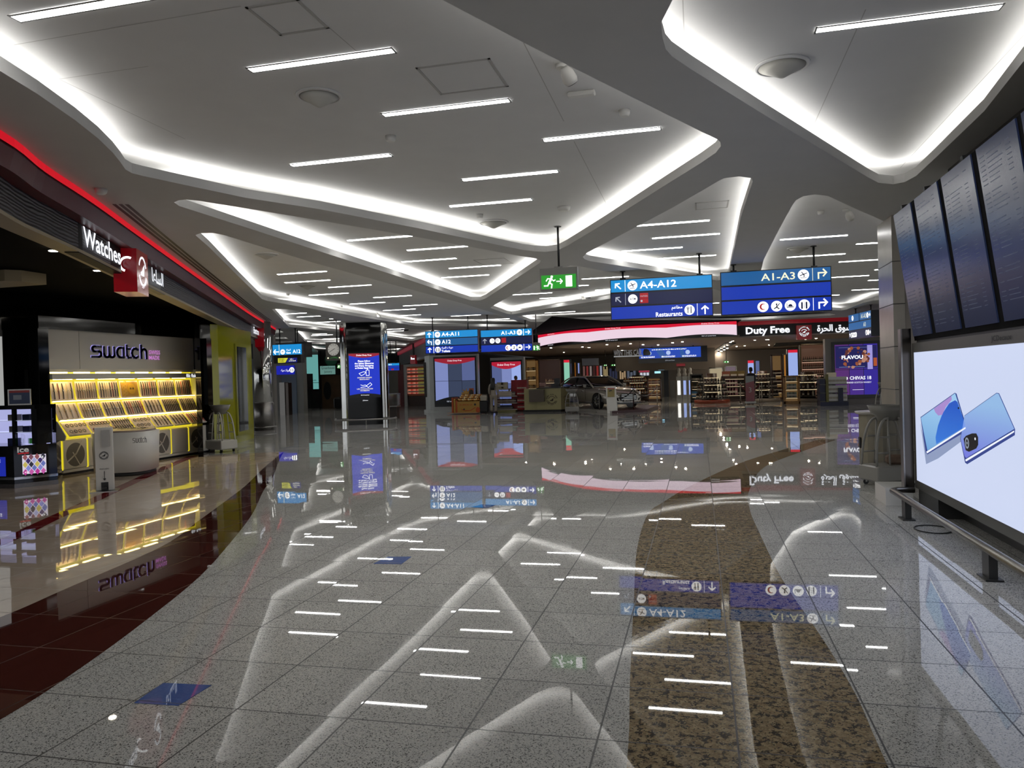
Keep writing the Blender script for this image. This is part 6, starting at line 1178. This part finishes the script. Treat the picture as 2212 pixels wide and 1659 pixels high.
panel('emblem_block', 'small red block with white lettering on the far black fascia above the sweets shop', 'sign', (886, 767, 897, 786), 43.2, M_REDBLK, .3); b = mb(); p = oy(891, 767, 43.05); b.box((p.x - .05, 43.2, p.z), (p.x + .05, 43.3, ZS), M_DARK); o = b.build('hanger'); o.parent = [q for q in bpy.data.objects if q.get('label', '').startswith('small red block with white lettering on the far')][0]
b = mb(); F = Face(oy(886, 786, 43.2), (1, 0, 0)); scribble(F, b, .06, .25, .24, .14, M_TXT, 5, .02); o = b.build('lettering'); o.parent = [q for q in bpy.data.objects if q.get('label', '').startswith('small red block with white lettering on the far')][0]
F, w, h = sign_face((836, 801), (863, 800), (836, 785), 40)
hanging_sign('directional_sign', 'far small blue sign just right of the chrome column', 'sign', F, w, h, [(M_SKY, lambda F, b, r: F.text(b, 'A11', .1, r * .2, r * .6, M_LWHITE)), (M_ROYAL, lambda F, b, r: None), (M_ROYAL, lambda F, b, r: F.box(b, w * .35, r * .2, w * .55, r * .8, M_REDINK))], [(.2, ZS), (w - .2, ZS)])
# ---------------------------------------------------------------- duty free interior
M_WARM = glow('warm_shelf_back', '8a6a40', .45); M_WARML = glow('warm_shelf_lamp', 'ffe6b8', .75); M_COOLL = glow('cool_shelf_lamp', 'f2f0ea', 1.4)
def shelf_unit(label, R, y, m, zsh, dep=.5, lit=M_WARM, lamp=M_WARML, name='shelf_unit', cat='shelves'):
    F, w, h = fac(*R, y); F = Face((F.o.x, y, 0), (1, 0, 0)); top = oy((R[0] + R[2]) / 2, R[1], y).z
    t = thing(name, label, cat, (F.o.x + w / 2, y + dep / 2, 0)); b = mb(); F.box(b, 0, 0, w, top, m, -dep, -dep + .06); F.box(b, 0, 0, .06, top, m, -dep, 0); F.box(b, w - .06, 0, w, top, m, -dep, 0); F.box(b, 0, top - .06, w, top, m, -dep, 0); F.box(b, 0, 0, w, .12, m, -dep, 0); wpart(b, 'carcass', t)
    for z in zsh: b = mb(); F.box(b, .06, z - .03, w - .06, z, m, -dep + .06, -.02); wpart(b, 'shelf', t); b = mb(); F.box(b, .1, z - .05, w - .1, z - .032, lamp, -.2, -.1); wpart(b, 'shelf_lamp', t)
    if lit: b = mb(); F.box(b, .06, .12, w - .06, top - .06, lit, -dep + .06, -dep + .07); wpart(b, 'lit_back', t)
    return F, w, top
def gondola(label, cx_px, foot_y, r, top, levels, m_base, cols, gname, n=11, base_h=.18):
    """round island of shelves with bottles on each level"""
    p = fl(cx_px, foot_y, 0); p.y += r; t = thing('bottle_gondola', label, 'shelves', (p.x, p.y, 0)); b = mb(); b.lathe([(r * 1.04, 0), (r * 1.04, base_h)], m_base, None, 28); part(b, 'base', t); b = mb(); b.lathe([(r * .35, base_h), (r * .3, top)], M_WOODD, None, 16); part(b, 'core', t)
    for i, z in enumerate(levels):
        rr_ = r * (1 - .07 * i); b = mb(); b.lathe([(rr_, z - .03), (rr_, z)], M_DARK, None, 28); part(b, 'shelf', t)
        b = mb(); b.lathe([(r * .4, z + .27), (r * .45, z + .30)], M_WARML, None, 14, caps=False); part(b, 'shelf_lamp', t)
        src = {}
        for k in range(n):
            a = math.radians(195 + 150 * k / (n - 1)); c = cols[(k + i) % len(cols)]
            if c not in src:
                b = mb(); q = .05; b.lathe([(q * .95, 0), (q, .015), (q, .17), (q * .7, .205), (q * .36, .225), (q * .34, .285), (q * .42, .29)], mat('goods_' + c, c, .15), None, 9); b.lathe([(q * 1.02, .05), (q * 1.02, .13)], mat('bottle_label', 'a89f90', .5), None, 9, caps=False); o = src[c] = b.build('bottle')
            else: o = src[c].copy(); COL.objects.link(o)
            o.location = (p.x + (rr_ - .09) * math.cos(a), p.y + (rr_ - .09) * math.sin(a), z); tag(o, 'bottle on the %s shelf from below of the %s' % (ORD[i], gname), 'bottle', 'bottles on the %s shelf of the %s' % (ORD[i], gname))
    return p
M_ORB = mat('orange_base', '7a2c14', .35); M_PALEB = mat('pale_base', '8a8074', .4); M_WOODL = mat('light_wood', '8a6434', .45, noise=.2, nscale=6)
gondola('round bottle gondola on an orange base, left of the pink boxes', 1539, 872, .85, 1.5, (.26, .62, .98), M_ORB, ['141210', '1c120c', '3a2010', '101418'], 'orange based gondola')
gondola('round bottle gondola on a pale base, right of the figure 3 sign', 1651, 869, .8, 1.55, (.3, .7, 1.1), M_PALEB, ['120c0c', '200c0c', '14100e'], 'gondola right of the figure 3 sign')
gondola('round bottle gondola on a stepped pale base before the lit alcove', 1752, 869, 1.0, 1.45, (.3, .65, 1.0), M_PALEB, ['16120e', '5a4a30', 'b0a68e', '2a1c10'], 'gondola before the lit alcove', 12)
# pink and gold wall shelves
F, w, top = shelf_unit('low shelf unit with pink boxes below and gold boxes on top', (1559, 812, 1612, 866), 41.2, M_WOODD, (.35, .82, 1.2), lit=None)
goods('gift_box', 'pink gift box on the lower shelf beside the orange based gondola', 'box', 'pink gift boxes, lower shelf', F, .08, w * .62, .35, 5, .22, .36, .2, ['9a6a70', '8a5a62'], -.2); goods('gift_box', 'pink gift box on the middle shelf beside the orange based gondola', 'box', 'pink gift boxes, middle shelf', F, .08, w * .62, .82, 5, .22, .32, .2, ['9a6a70', '8a5a62'], -.2); goods('bottle', 'dark bottle beside the pink boxes on the lower shelf', 'bottle', 'dark bottles by the pink boxes, lower', F, w * .64, w * .95, .35, 4, .09, .3, .1, ['141012'], -.2, 'bottle'); goods('bottle', 'dark bottle beside the pink boxes on the middle shelf', 'bottle', 'dark bottles by the pink boxes, middle', F, w * .64, w * .95, .82, 4, .09, .3, .1, ['141012'], -.2, 'bottle')
goods('crate', 'orange wooden crate on top of the pink box shelves', 'crate', 'orange crates', F, .06, w * .34, 1.2, 1, .4, .38, .3, ['7a3c20'], -.2); goods('crate', 'olive gold crate on top of the pink box shelves', 'crate', 'olive gold crates', F, w * .36, w * .96, 1.2, 2, .36, .38, .3, ['5c4a18'], -.2)
F, w, top = shelf_unit('dark shelf unit of bottles with a blue box at its foot, before the white pedestals', (1491, 808, 1519, 866), 41, M_DARK, (.3, .72, 1.14), lit=None)
goods('bottle', 'dark bottle on the lowest shelf beside the blue box', 'bottle', 'dark bottles beside the blue box', F, w * .5, w, .3, 4, .09, .32, .1, ['10100f'], -.2, 'bottle'); goods('box', 'blue box on the lowest shelf of the dark bottle unit', 'box', 'blue boxes', F, .06, w * .48, .3, 1, .34, .28, .2, ['2a5a80'], -.15); goods('bottle', 'bottle on the middle shelf above the blue box', 'bottle', 'bottles above the blue box', F, .06, w, .72, 7, .09, .32, .1, ['6a4a18', '10100f', '10100f'], -.2, 'bottle'); goods('bottle', 'dark bottle on the top shelf above the blue box', 'bottle', 'dark bottles on the top shelf', F, .06, w, 1.14, 7, .09, .3, .1, ['10100f', '1a1614'], -.2, 'bottle')
# figure 3 sign and the person behind it
F, w, h = fac(1611, 812, 1629.5, 867, 37.6); t = thing('queue_sign', 'tall pink and pale sign with the figure 3 behind the red rope', 'sign', (F.o.x + w / 2, 37.6, 0)); b = mb(); F.box(b, 0, 0, w, h, mat('sign_pink', '8a5058', .4), -.06, 0); wpart(b, 'board', t); b = mb(); F.poly(b, [(0, h * .72), (w, h * .8), (w, h), (0, h)], mat('sign_pale', '8a9090', .4), 0, .01); F.text(b, '3', w * .5, h * .35, .24, M_KWHITE, align='c', d=.012); wpart(b, 'print', t); b = mb(); F.box(b, -.05, -.08, w + .05, .0, M_KWHITE, -.25, .2); wpart(b, 'foot', t)
pp = oy(1623, 860, 38.6); person('person with short dark hair standing behind the figure 3 sign, dark against a lit screen', Vector((pp.x, 38.6, 0)), .6, '1a1c22', '141416', '0a0807', 1.7, False)
# lit columns and posters
def poster(R, y, m, label, thick=.25, arch_top=False, name='lit_poster'):
    o, F, w, h = panel(name, label, 'lit poster', R, y, M_SCBLK, thick); b = mb(); F.box(b, .04, .04, w - .04, h - .04, m, 0, .01); q = b.build('lit_face'); q.parent = o
    if arch_top: b = mb(); F.box(b, .04, h - .18, w - .04, h - .04, M_CRED, .01, .014); q = b.build('red_top'); q.parent = o
    if F.o.z > .3:
        b = mb(); F.box(b, w * .2, -F.o.z, w * .8, 0, M_DARK, -thick, -.04); q = b.build('pedestal'); q.parent = o
    return F, w, h
poster((1614, 777, 1630, 818), 42.5, M_SCPALE, 'pale blue lit poster column behind the person and the figure 3 sign', .4, True); poster((1631, 778, 1642, 815), 44, M_SCMID, 'dim lavender lit panel beside the pale blue poster column', .4)
poster((1701, 754, 1725, 813), 41, M_SCPALE, 'large pale blue lit poster column between the wood display and the alcove', .5, True)
poster((1217, 776, 1232, 832), 41.5, glow('mint_poster', '8fd0b4', .85), 'mint green lit poster column behind the silver car\'s roof', .5, True)
poster((1240, 782, 1245, 815), 43, glow('amber_poster', '9a5a18', .6), 'thin amber lit panel right of the mint poster'); poster((1247, 783, 1253, 808), 43, M_SCLAV, 'thin lavender lit panel with a red foot right of the amber panel')
# lit alcove with bottles and pink shelves
F, w, top = shelf_unit('tall alcove with pinkish lit bottle shelves beside the whisky screen', (1729, 742, 1788, 850), 41.5, mat('olive_wood', '4a3c22', .5), (.9, 1.25, 1.6, 1.95), .6, glow('pink_back', '6a4a3a', .5), glow('pink_shelf_lamp', 'e8b8a0', 1.2))
for i, z in enumerate((.9, 1.25, 1.6, 1.95)): goods('bottle', 'bottle on the %s lit shelf from below in the tall alcove' % ORD[i], 'bottle', 'bottles in the alcove, %s shelf' % ORD[i], F, w * .12, w * .88, z, 10, .085, .26, .1, ['1c120e', '3a1e18', '2a2018'], -.35, 'bottle')
F, w, top = shelf_unit('brown shelf unit with warm lamps between two gondolas', (1667, 766, 1692, 862), 42.5, M_WOODD, (.4, .85, 1.3), .6)
for i, z in enumerate((.4, .85, 1.3)): goods('box', 'brown box on the %s shelf from below of the brown unit' % ORD[i], 'box', 'brown boxes, %s shelf' % ORD[i], F, w * .1, w * .9, z, 4, .2, .26, .2, ['3a1c12', '5a2a18'], -.3)
p = poster((1692, 765, 1699, 815), 41.2, glow('gold_bottle_panel', 'b8782a', .7), 'narrow golden lit panel left of the pale blue poster column')
# wood display
F, w, top = shelf_unit('light wood display with warm lamps and pale tins before the pale blue poster', (1694, 812, 1728, 872), 37.2, M_WOODL, (.3, .68, 1.06), .5)
for i, z in enumerate((.3, .68, 1.06)): goods('tin', 'pale green tin on the %s shelf from below of the light wood display' % ORD[i], 'tin', 'tins on the %s wood shelf' % ORD[i], F, w * .2, w * .8, z, 5, .1, .24, .1, ['707a6c', '5a5a50'], -.2)
# white boxes on a navy display
F, w, h = fac(1771, 808, 1832, 874, 34.6); F = Face((F.o.x, 34.6, 0), (1, 0, 0)); h = oy(1800, 808, 34.6).z; t = thing('box_display', 'navy display with an olive post and white boxes before the whisky screen', 'display', (F.o.x + w / 2, 35, 0)); M_NV = mat('navy_board', '10183a', .4)
b = mb(); F.box(b, 0, 0, w, .16, M_NV, -.9, .05); F.box(b, 0, .16, w * .2, h * .85, M_NV, -.8, -.05); F.box(b, w * .66, .16, w * .82, .75, M_NV, -.5, .02); wpart(b, 'navy_body', t); b = mb(); F.box(b, w * .22, 0, w * .31, h, mat('olive_post', '6f6b38', .5), -.3, .02); wpart(b, 'post', t); b = mb(); F.box(b, w * .32, 1.16, w * .66, 1.4, mat('cream_card', 'b8ae96', .5, emit=.15, ecol='b8ae96'), -.5, -.42); wpart(b, 'card', t)
for i, z in enumerate((.2, .56, .92)):
    b = mb(); F.box(b, 0, z - .03, w, z, mat('grey_shelf', '5a5a58', .4), -.8, .0); wpart(b, 'shelf', t)
    goods('white_box', 'white bottle carton with dark drawings on the %s shelf of the navy display' % ORD[i], 'box', 'white cartons on the %s navy shelf' % ORD[i], F, w * .33, w * .97, z, 5, .17, .3, .16, ['dcdcd8'], -.2)
# whisky screen
R = (1797, 737, 1903, 859); F, w, h = fac(*R, 36.0); ws = thing('video_wall', 'purple lit whisky video wall with scattered fruit and white lettering', 'video wall', (F.o.x + w / 2, 36.4, 0))
b = mb(); F0 = Face((F.o.x, 36, 0), (1, 0, 0)); ztop = F.o.z + h; F0.box(b, -.25, .0, w + .3, ztop + .15, mat('pale_surround', '7f7a74', .4), -.6, -.05); F0.box(b, -.3, 0, w + .35, .2, mat('pale_surround'), -.6, .2); wpart(b, 'surround', ws)
b = mb(); F.box(b, 0, 0, w, h, M_SCBLK, -.05, .02); wpart(b, 'bezel', ws)
FW = Face(F.p(.12, .12, .02), F.u); W_, H_ = w - .24, h - .24
for i in range(3):
    for j in range(2): b = mb(); FW.box(b, i * W_ / 3 + .01, j * H_ / 2 + .01, (i + 1) * W_ / 3 - .01, (j + 1) * H_ / 2 - .01, (glow('violet_a', '5c2c78', .8), glow('violet_b', '47288c', .85), glow('violet_c', '34249a', .85))[i], 0, .006); wpart(b, 'screen', ws)
FW2 = Face(FW.p(0, 0, .007), FW.u); b = mb(); FW2.box(b, .03, H_ * .53, W_ - .03, H_ * .97, glow('deep_indigo', '1c1a5c', .8), 0, .002); FW2.box(b, W_ * .76, H_ * .5, W_ * .88, H_ * .97, glow('lilac_bar', 'a8a0e8', .85), 0, .004); FW2.box(b, W_ * .9, H_ * .56, W_ * .98, H_ * .72, glow('orange_glow', 'b8582a', .8), 0, .004); FW2.box(b, W_ * .1, H_ * .55, W_ * .7, H_ * .555, M_SCPALE, 0, .004); FW2.box(b, W_ * .1, H_ * .93, W_ * .88, H_ * .935, M_SCLAV, 0, .005); wpart(b, 'picture', ws)
b = mb(); r_ = random.Random(5)
for k in range(40):
    a = r_.random() * 6.28; q = .7 + .6 * r_.random(); x, y = W_ * (.46 + .27 * q * math.cos(a)), H_ * (.735 + .15 * q * math.sin(a)); FW2.disc(b, x, y, .03 + .06 * r_.random(), (glow('fruit_a', 'a85c38', .7), glow('fruit_b', '6a3430', .7), glow('fruit_c', 'c89078', .75))[k % 3], 0, .004 + .0003 * k, 7)
wpart(b, 'fruit_picture', ws); b = mb(); FW2.text(b, 'FLAVOU', W_ * .16, H_ * .705, H_ * .075, M_TXT, w=W_ * .5, bold=.04, d=.024); FW2.text(b, 'CHIVAS 18', W_ * .34, H_ * .3, H_ * .068, M_TXT, w=W_ * .5, bold=.02, d=.008); FW2.text(b, 'BLENDED SCOTCH WHISKY', W_ * .22, H_ * .23, H_ * .03, M_TXT, w=W_ * .62, d=.008); FW2.box(b, W_ * .4, H_ * .1, W_ * .66, H_ * .106, M_TXT, 0, .006); FW2.disc(b, W_ * .25, H_ * .33, .08, M_TXT); wpart(b, 'lettering', ws)
# left part of the duty free hall
F, w, top = shelf_unit('lit wooden perfume shelves left of the beige counter\'s till', (1133, 777, 1160, 880), 40.5, M_WOODL, (.5, 1.0, 1.45, 1.95), .5)
for i, z in enumerate((1.0, 1.45, 1.95)): goods('box', 'small golden box on the %s lit shelf from below behind the counter' % ORD[i], 'box', 'golden boxes, %s perfume shelf' % ORD[i], F, w * .1, w * .9, z, 6, .09, .16, .1, ['a8803a', '5a3a1c', 'b89a5a'], -.2)
F, w, top = shelf_unit('glazed brown unit with a lit shelf behind the cash till', (1161, 776, 1212, 880), 41.5, mat('brown_unit', '4a3a30', .4), (1.25,), .5, glow('dim_brown_back', '3a2a26', .5)); goods('bottle', 'small perfume bottle on the lit shelf behind the cash till', 'bottle', 'perfume bottles behind the till', F, w * .3, w * .95, 1.25, 9, .09, .2, .1, ['a8846a', '6a4a40', 'b09a8a'], -.2, 'bottle')
F, w, h = fac(1258, 788, 1302, 812, 46); b = mb()
bp2 = thing('brand_panels', 'row of dark red and pale brand panels under a grey header behind the car', 'panels', (F.o.x + w / 2, 46, 0)); F = Face((F.o.x, 46, 0), (1, 0, 0)); h0, h1 = oy(1280, 815, 46).z, oy(1280, 789, 46).z; b = mb(); F.box(b, 0, 0, w, h1, mat('dark_red_wall', '301012', .4), -.3, 0); wpart(b, 'wall', bp2)
for i, c in enumerate(('6a4a46', '7a2a2a', '8a7c78', '3a1416', '8a2622', '9aa0b0')): b = mb(); F.box(b, w * (i + .2) / 6, h0, w * (i + .75) / 6, h1 - .05, glow('brand_' + c, c, .7), 0, .02); wpart(b, 'lit_panel', bp2)
b = mb(); F.box(b, w * .0, h1, w * .8, h1 + .42, mat('grey_header', '5e6068', .4, emit=.1), -.2, .05); wpart(b, 'header', bp2)
for k, (R, c, lab) in enumerate((((1303, 789, 1313, 818), 'a8946a', 'cream lit cabinet right of the brand panels'), ((1316, 793, 1334, 822), '2c3046', 'dark cosmetics stand with pale panels right of the cream cabinet'), ((1338, 797, 1352, 822), 'b09472', 'warm cream lit window with shelves'), ((1354, 797, 1374, 820), '5a606e', 'grey lit perfume windows left of the red notice'))):
    o, F, w, h = panel('shop_cabinet', lab, 'cabinet', R, 50 + k, M_DARK, .4); 
    for i in range(3): b = mb(); F.box(b, w * (i + .12) / 3, h * .12, w * (i + .88) / 3, h * (.9 - .2 * (i % 2)), glow('cab_' + c, c, .7), 0, .02); q = b.build('lit_panel'); q.parent = o
    b = mb(); F.box(b, 0, -F.o.z, w, 0, M_DARK, -.4, 0); q = b.build('base'); q.parent = o
o, F, w, h = panel('notice_board', 'red topped notice board with three white sheets in the far shop', 'notice', (1380, 800.5, 1403, 812), 52, M_KWHITE, .1); b = mb(); F.box(b, 0, h * .68, w, h, glow('notice_red_lit', 'a03a4a', .8), 0, .01); q = b.build('red_top'); q.parent = o
for i in range(3): b = mb(); F.box(b, w * (.12 + .3 * i), h * .08, w * (.34 + .3 * i), h * .6, glow('sheet_white', 'c8ccd8', .9), 0, .012); q = b.build('sheet'); q.parent = o
b = mb(); F.box(b, w * .1, -F.o.z, w * .9, 0, M_DARK, -.1, -.05); q = b.build('stand'); q.parent = o
# confectionery island behind the car, white pedestals, grey cabinet
p = gondola('round confectionery island with dark stepped shelves behind the silver car', 1374, 866, 1.0, 1.5, (.4, .75, 1.1), mat('brown_base', '2c1a12', .5), ['6a3a20', '8a5a3a', '3a1c14', '7a2a1c', 'a07a4a'], 'confectionery island', 16)
F, w, top = shelf_unit('low stepped sweets shelves beside the confectionery island', (1398, 816, 1428, 858), 44, M_WOODD, (.3, .65, 1.0), .6); 
for i, z in enumerate((.3, .65, 1.0)): goods('sweets_box', 'brown and orange sweets box on the %s shelf beside the confectionery island' % ORD[i], 'box', 'sweets boxes, %s low shelf' % ORD[i], F, w * .08, w * .92, z, 6, .16, .2, .15, ['7a3a1c', '9a6a4a', '4a2414'], -.25)
for i, (x0, x1) in enumerate(((1461, 1473), (1474, 1485), (1486, 1497))):
    R = (x0, 812, x1, 846); F, w, h = fac(*R, 47); F = Face((F.o.x, 47, 0), (1, 0, 0)); t = thing('lit_pedestal', 'white pedestal with a lit poster and a pale bust on top, %s from the left' % ORD[i], 'pedestal', (F.o.x + w / 2, 47.2, 0)); b = mb(); F.box(b, 0, 0, w * .95, 1.35, M_KWHITE, -.4, 0); wpart(b, 'body', t); b = mb(); F.box(b, w * .2, .25, w * .72, 1.1, M_COOLL if i == 0 else M_SCPALE, 0, .01); wpart(b, 'lit_face', t); b = mb(); b.lathe([(.12, 1.35), (.13, 1.48), (.07, 1.6), (.1, 1.72), (.07, 1.82), (.01, 1.86)], M_WHITE, Matrix.Translation((F.o.x + w * .5, 47.2, 0)), 14); wpart(b, 'bust', t)
b = mb(); R = rect(1434, 806, 1444, 846, 52); b.box((R[0], 52, 0), (R[2], 52.5, 1.75), mat('slate_cabinet', '3c4652', .4)); tag(b.build('slate_cabinet'), 'tall slate grey cabinet at the far end of the duty free aisle', 'cabinet')
b = mb(); R = rect(1447, 817, 1458, 846, 49); b.box((R[0], 49, 0), (R[2], 49.4, 1.1), mat('grey_unit', '5c5e60', .4)); tag(b.build('grey_plinth'), 'low grey plinth left of the white pedestals', 'plinth')
for i, (x, y, c) in enumerate(((1415, 796, '8ad8f0'), (1428, 797, '9ae0ff'), (1420, 804, 'a8e8f8'))): panel('lit_sign', 'far bright cyan lit sign in the aisle, %s of three' % ORD[i], 'sign', (x - 6, y - 2, x + 7, y + 2.5), 55 + i * .3, glow('cyan_' + c, c, 1.2), .06, 'far cyan signs')
F, w, top = shelf_unit('bright cream perfume counter with lit mirrors, above the orange based gondola', (1532, 794, 1562, 846), 50, M_KWHITE, (1.0,), .5, glow('cream_back', 'b8a888', .75)); F, w, top = shelf_unit('pale grey make up stand left of the pale blue poster column', (1566, 790, 1592, 846), 49, M_KWHITE, (1.1, 1.6), .5, glow('mauve_back', '7a6a74', .7))
b = mb(); F = Face((oy(1500, 790, 57).x, 57, 0), (1, 0, 0)); F.box(b, -30, 0, 30, 3.05, mat('far_shop_wall', '857b72', .6), -.1, 0); struct(b.build('wall_far_shop'))
# small hanging exit signs
for lab, R, y in (('far green exit sign over the brand panels, the left one of two', (1304, 786.5, 1311, 790.5), 47), ('far green exit sign over the brand panels, the right one of two', (1320, 786, 1330, 790.5), 47.5), ('green exit sign hanging left of the pale blue poster column', (1563, 778, 1575, 784), 43)):
    F, w, h = fac(*R, y); exit_sign(lab, F, w, h, None, False); b = mb(); p = F.p(w / 2, h, -.06); b.cyl((p.x, p.y), .015, p.z, 3.1, M_BLACK, 6); o = b.build('hanger_rod'); o.parent = [q for q in bpy.data.objects if q.get('label') == lab][0]; o.matrix_parent_inverse = Matrix.Translation(o.parent.location).inverted()
# ---------------------------------------------------------------- fittings on the ceiling
M_FAINT = mat('faint_joint', 'b4b2ae', .7)
def dome(px, py, r, label, deep=.10, g='ceiling loudspeakers'):
    p = fl(px, py, ZP); t = thing('ceiling_speaker', label, 'ceiling speaker', p, 0, g); b = mb(); b.lathe([(r * 1.15, -.012), (r * 1.15, 0)], M_CEIL, None, 28); b.lathe([(r * 1.15, -.012), (r * 1.02, -.02), (r, -.012)], M_CEIL, None, 28, caps=False); part(b, 'rim', t); b = mb(); b.lathe([(r * .98, -.014), (r * .6, -.05), (r * .12, -deep), (.004, -deep)], mat('speaker_grey', 'bcbab2', .6), None, 28); part(b, 'cone', t)
dome(1689, 141, .19, 'round cone speaker in the upper right recess'); dome(689, 206, .17, 'round cone speaker in the middle of the big kite-shaped recess'); dome(1066, 480, .21, 'round cone speaker near the far tip of the big kite-shaped recess'); dome(575, 549, .2, 'round cone speaker near the left tip of the broad recess'); dome(664, 617, .2, 'round cone speaker among the lights of the broad recess'); dome(1725, 536, .2, 'round cone speaker left of the departure boards\' recess lights'); dome(1925, 566, .2, 'round cone speaker beside the tiled pillar')
def access(P, label, z=ZP):
    q = [fl(x, y, z) for x, y in P]; x0, x1 = min(v.x for v in q), max(v.x for v in q); y0, y1 = min(v.y for v in q), max(v.y for v in q); b = mb()
    for lo, hi in (((x0, y0), (x1, y0 + .02)), ((x0, y1 - .02), (x1, y1)), ((x0, y0), (x0 + .02, y1)), ((x1 - .02, y0), (x1, y1))): b.box((*lo, z - .006), (*hi, z), M_FAINT)
    b.box((x0 + .025, y0 + .025, z - .003), (x1 - .025, y1 - .025, z), M_CEIL); tag(b.build('access_panel'), label, 'access panel')
access([(530, 15), (640, 2), (712, 60), (600, 72)], 'square access panel at the top of the big kite-shaped recess'); access([(900, 149), (1058, 125), (1095, 185), (952, 204)], 'square access panel between two lights of the big kite-shaped recess'); access([(1504, 438), (1575, 434), (1568, 448), (1502, 452)], 'small rectangular vent panel in the small triangular recess'); access([(1035, 562), (1090, 557), (1105, 568), (1045, 573)], 'access panel near the tip of the long narrow recess')
def detector(px, py, label, m=None, z=ZP, r=.05):
    p = fl(px, py, z); b = mb(); b.lathe([(r * .7, -.06), (r, -.04), (r * 1.1, 0)], m or M_WHITE, None, 16); tag(b.build('smoke_detector', None, p), label, 'smoke detector')
for x, y, r, lab in ((1218, 447, .09, 'white round smoke detector beside the exit sign\'s rod'), (1036, 463, .05, 'tiny white detector left of the exit sign\'s rod'), (1349, 238, .05, 'small pale detector near the edge of the big kite-shaped recess'), (844, 294, .05, 'pale round detector in the middle of the big kite-shaped recess'), (1270, 643, .08, 'dark dome camera below the green exit sign'), (622, 634, .04, 'tiny detector in the broad recess'), (1773, 456, .05, 'pale detector in the recess beside the departure boards'), (737, 660, .04, 'tiny white detector over the broad recess edge')): detector(x, y, lab, M_DARK if 'dark' in lab else None, ZP, r)
detector(218, 408, 'small flat detector on the grey soffit above the red band', None, ZS, .06); detector(877, 712, 'black dome camera on the soffit right of the chrome column', M_BLACK, ceil_z(*fl(877, 712, ZS).xy), .12)
def spotcam(px, py, label, s=1.0):
    p = fl(px, py, ZP); t = thing('spotlight', label, 'spotlight', p, math.radians(20)); b = mb(); b.cyl((0, 0), .045 * s, -.03 * s, 0, M_WHITE, 14); part(b, 'mount', t); b = mb(); T = Matrix.Translation((.05 * s, -.02, -.09 * s)) @ Matrix.Rotation(math.radians(-35), 4, 'Y') @ Matrix.Rotation(math.radians(25), 4, 'X'); b.lathe([(.03 * s, .07 * s), (.055 * s, .02 * s), (.06 * s, -.04 * s), (.05 * s, -.07 * s)], M_WHITE, T, 16); part(b, 'head', t); b = mb(); b.lathe([(.045 * s, -.075 * s), (.045 * s, -.07 * s)], M_DARK, T, 12); part(b, 'grille', t)
spotcam(1212, 140, 'white angled projector near the right edge of the big kite-shaped recess', 1.0); spotcam(1826, 452, 'white angled projector in the recess beside the departure boards', 1.1); spotcam(814, 676, 'small white projector at the rear edge of the broad recess', 1.1); spotcam(1258, 641, 'small white projector in the recess below the green exit sign', 1.1)
b = mb(); p = fl(1256, 198, ZP); b.box((p.x - .12, p.y - .04, ZP - .04), (p.x + .12, p.y + .04, ZP), M_WHITE, bev=.01); tag(b.build('emergency_light'), 'small white box fitting near the right edge of the big kite-shaped recess', 'ceiling fitting')
# panel joints of the recess ceilings
for P in ([(28, 97), (520, 13)], [(712, 60), (772, 112)], [(125, 171), (320, 143)], [(130, 172), (400, 300)], [(1131, 92), (1218, 262)], [(1240, 305), (1312, 445)], [(1475, 0), (1479, 108)], [(1870, 20), (1760, 265)], [(2212, 75), (1945, 362)]):
    a, c = fl(*P[0], ZP), fl(*P[1], ZP); d = (c - a).normalized(); n = Vector((-d.y, d.x, 0)) * .004; b = mb(); b.add([a - n - Vector((0, 0, .001)), a + n - Vector((0, 0, .001)), c + n - Vector((0, 0, .001)), c - n - Vector((0, 0, .001))], [(0, 1, 2, 3)], M_FAINT); b.build('panel_joint', ceiling)
# cable lying under the rail
p = fl(2015, 1143, .008); b = mb(); b.tube([(p.x + .16 * math.cos(a), p.y + .2 * math.sin(a), .008) for a in [k * math.pi / 9 for k in range(18)]], .006, M_BLACK, 6, closed=True); tag(b.build('cable_loop'), 'thin black cable loop lying on the floor under the guard rail', 'cable')
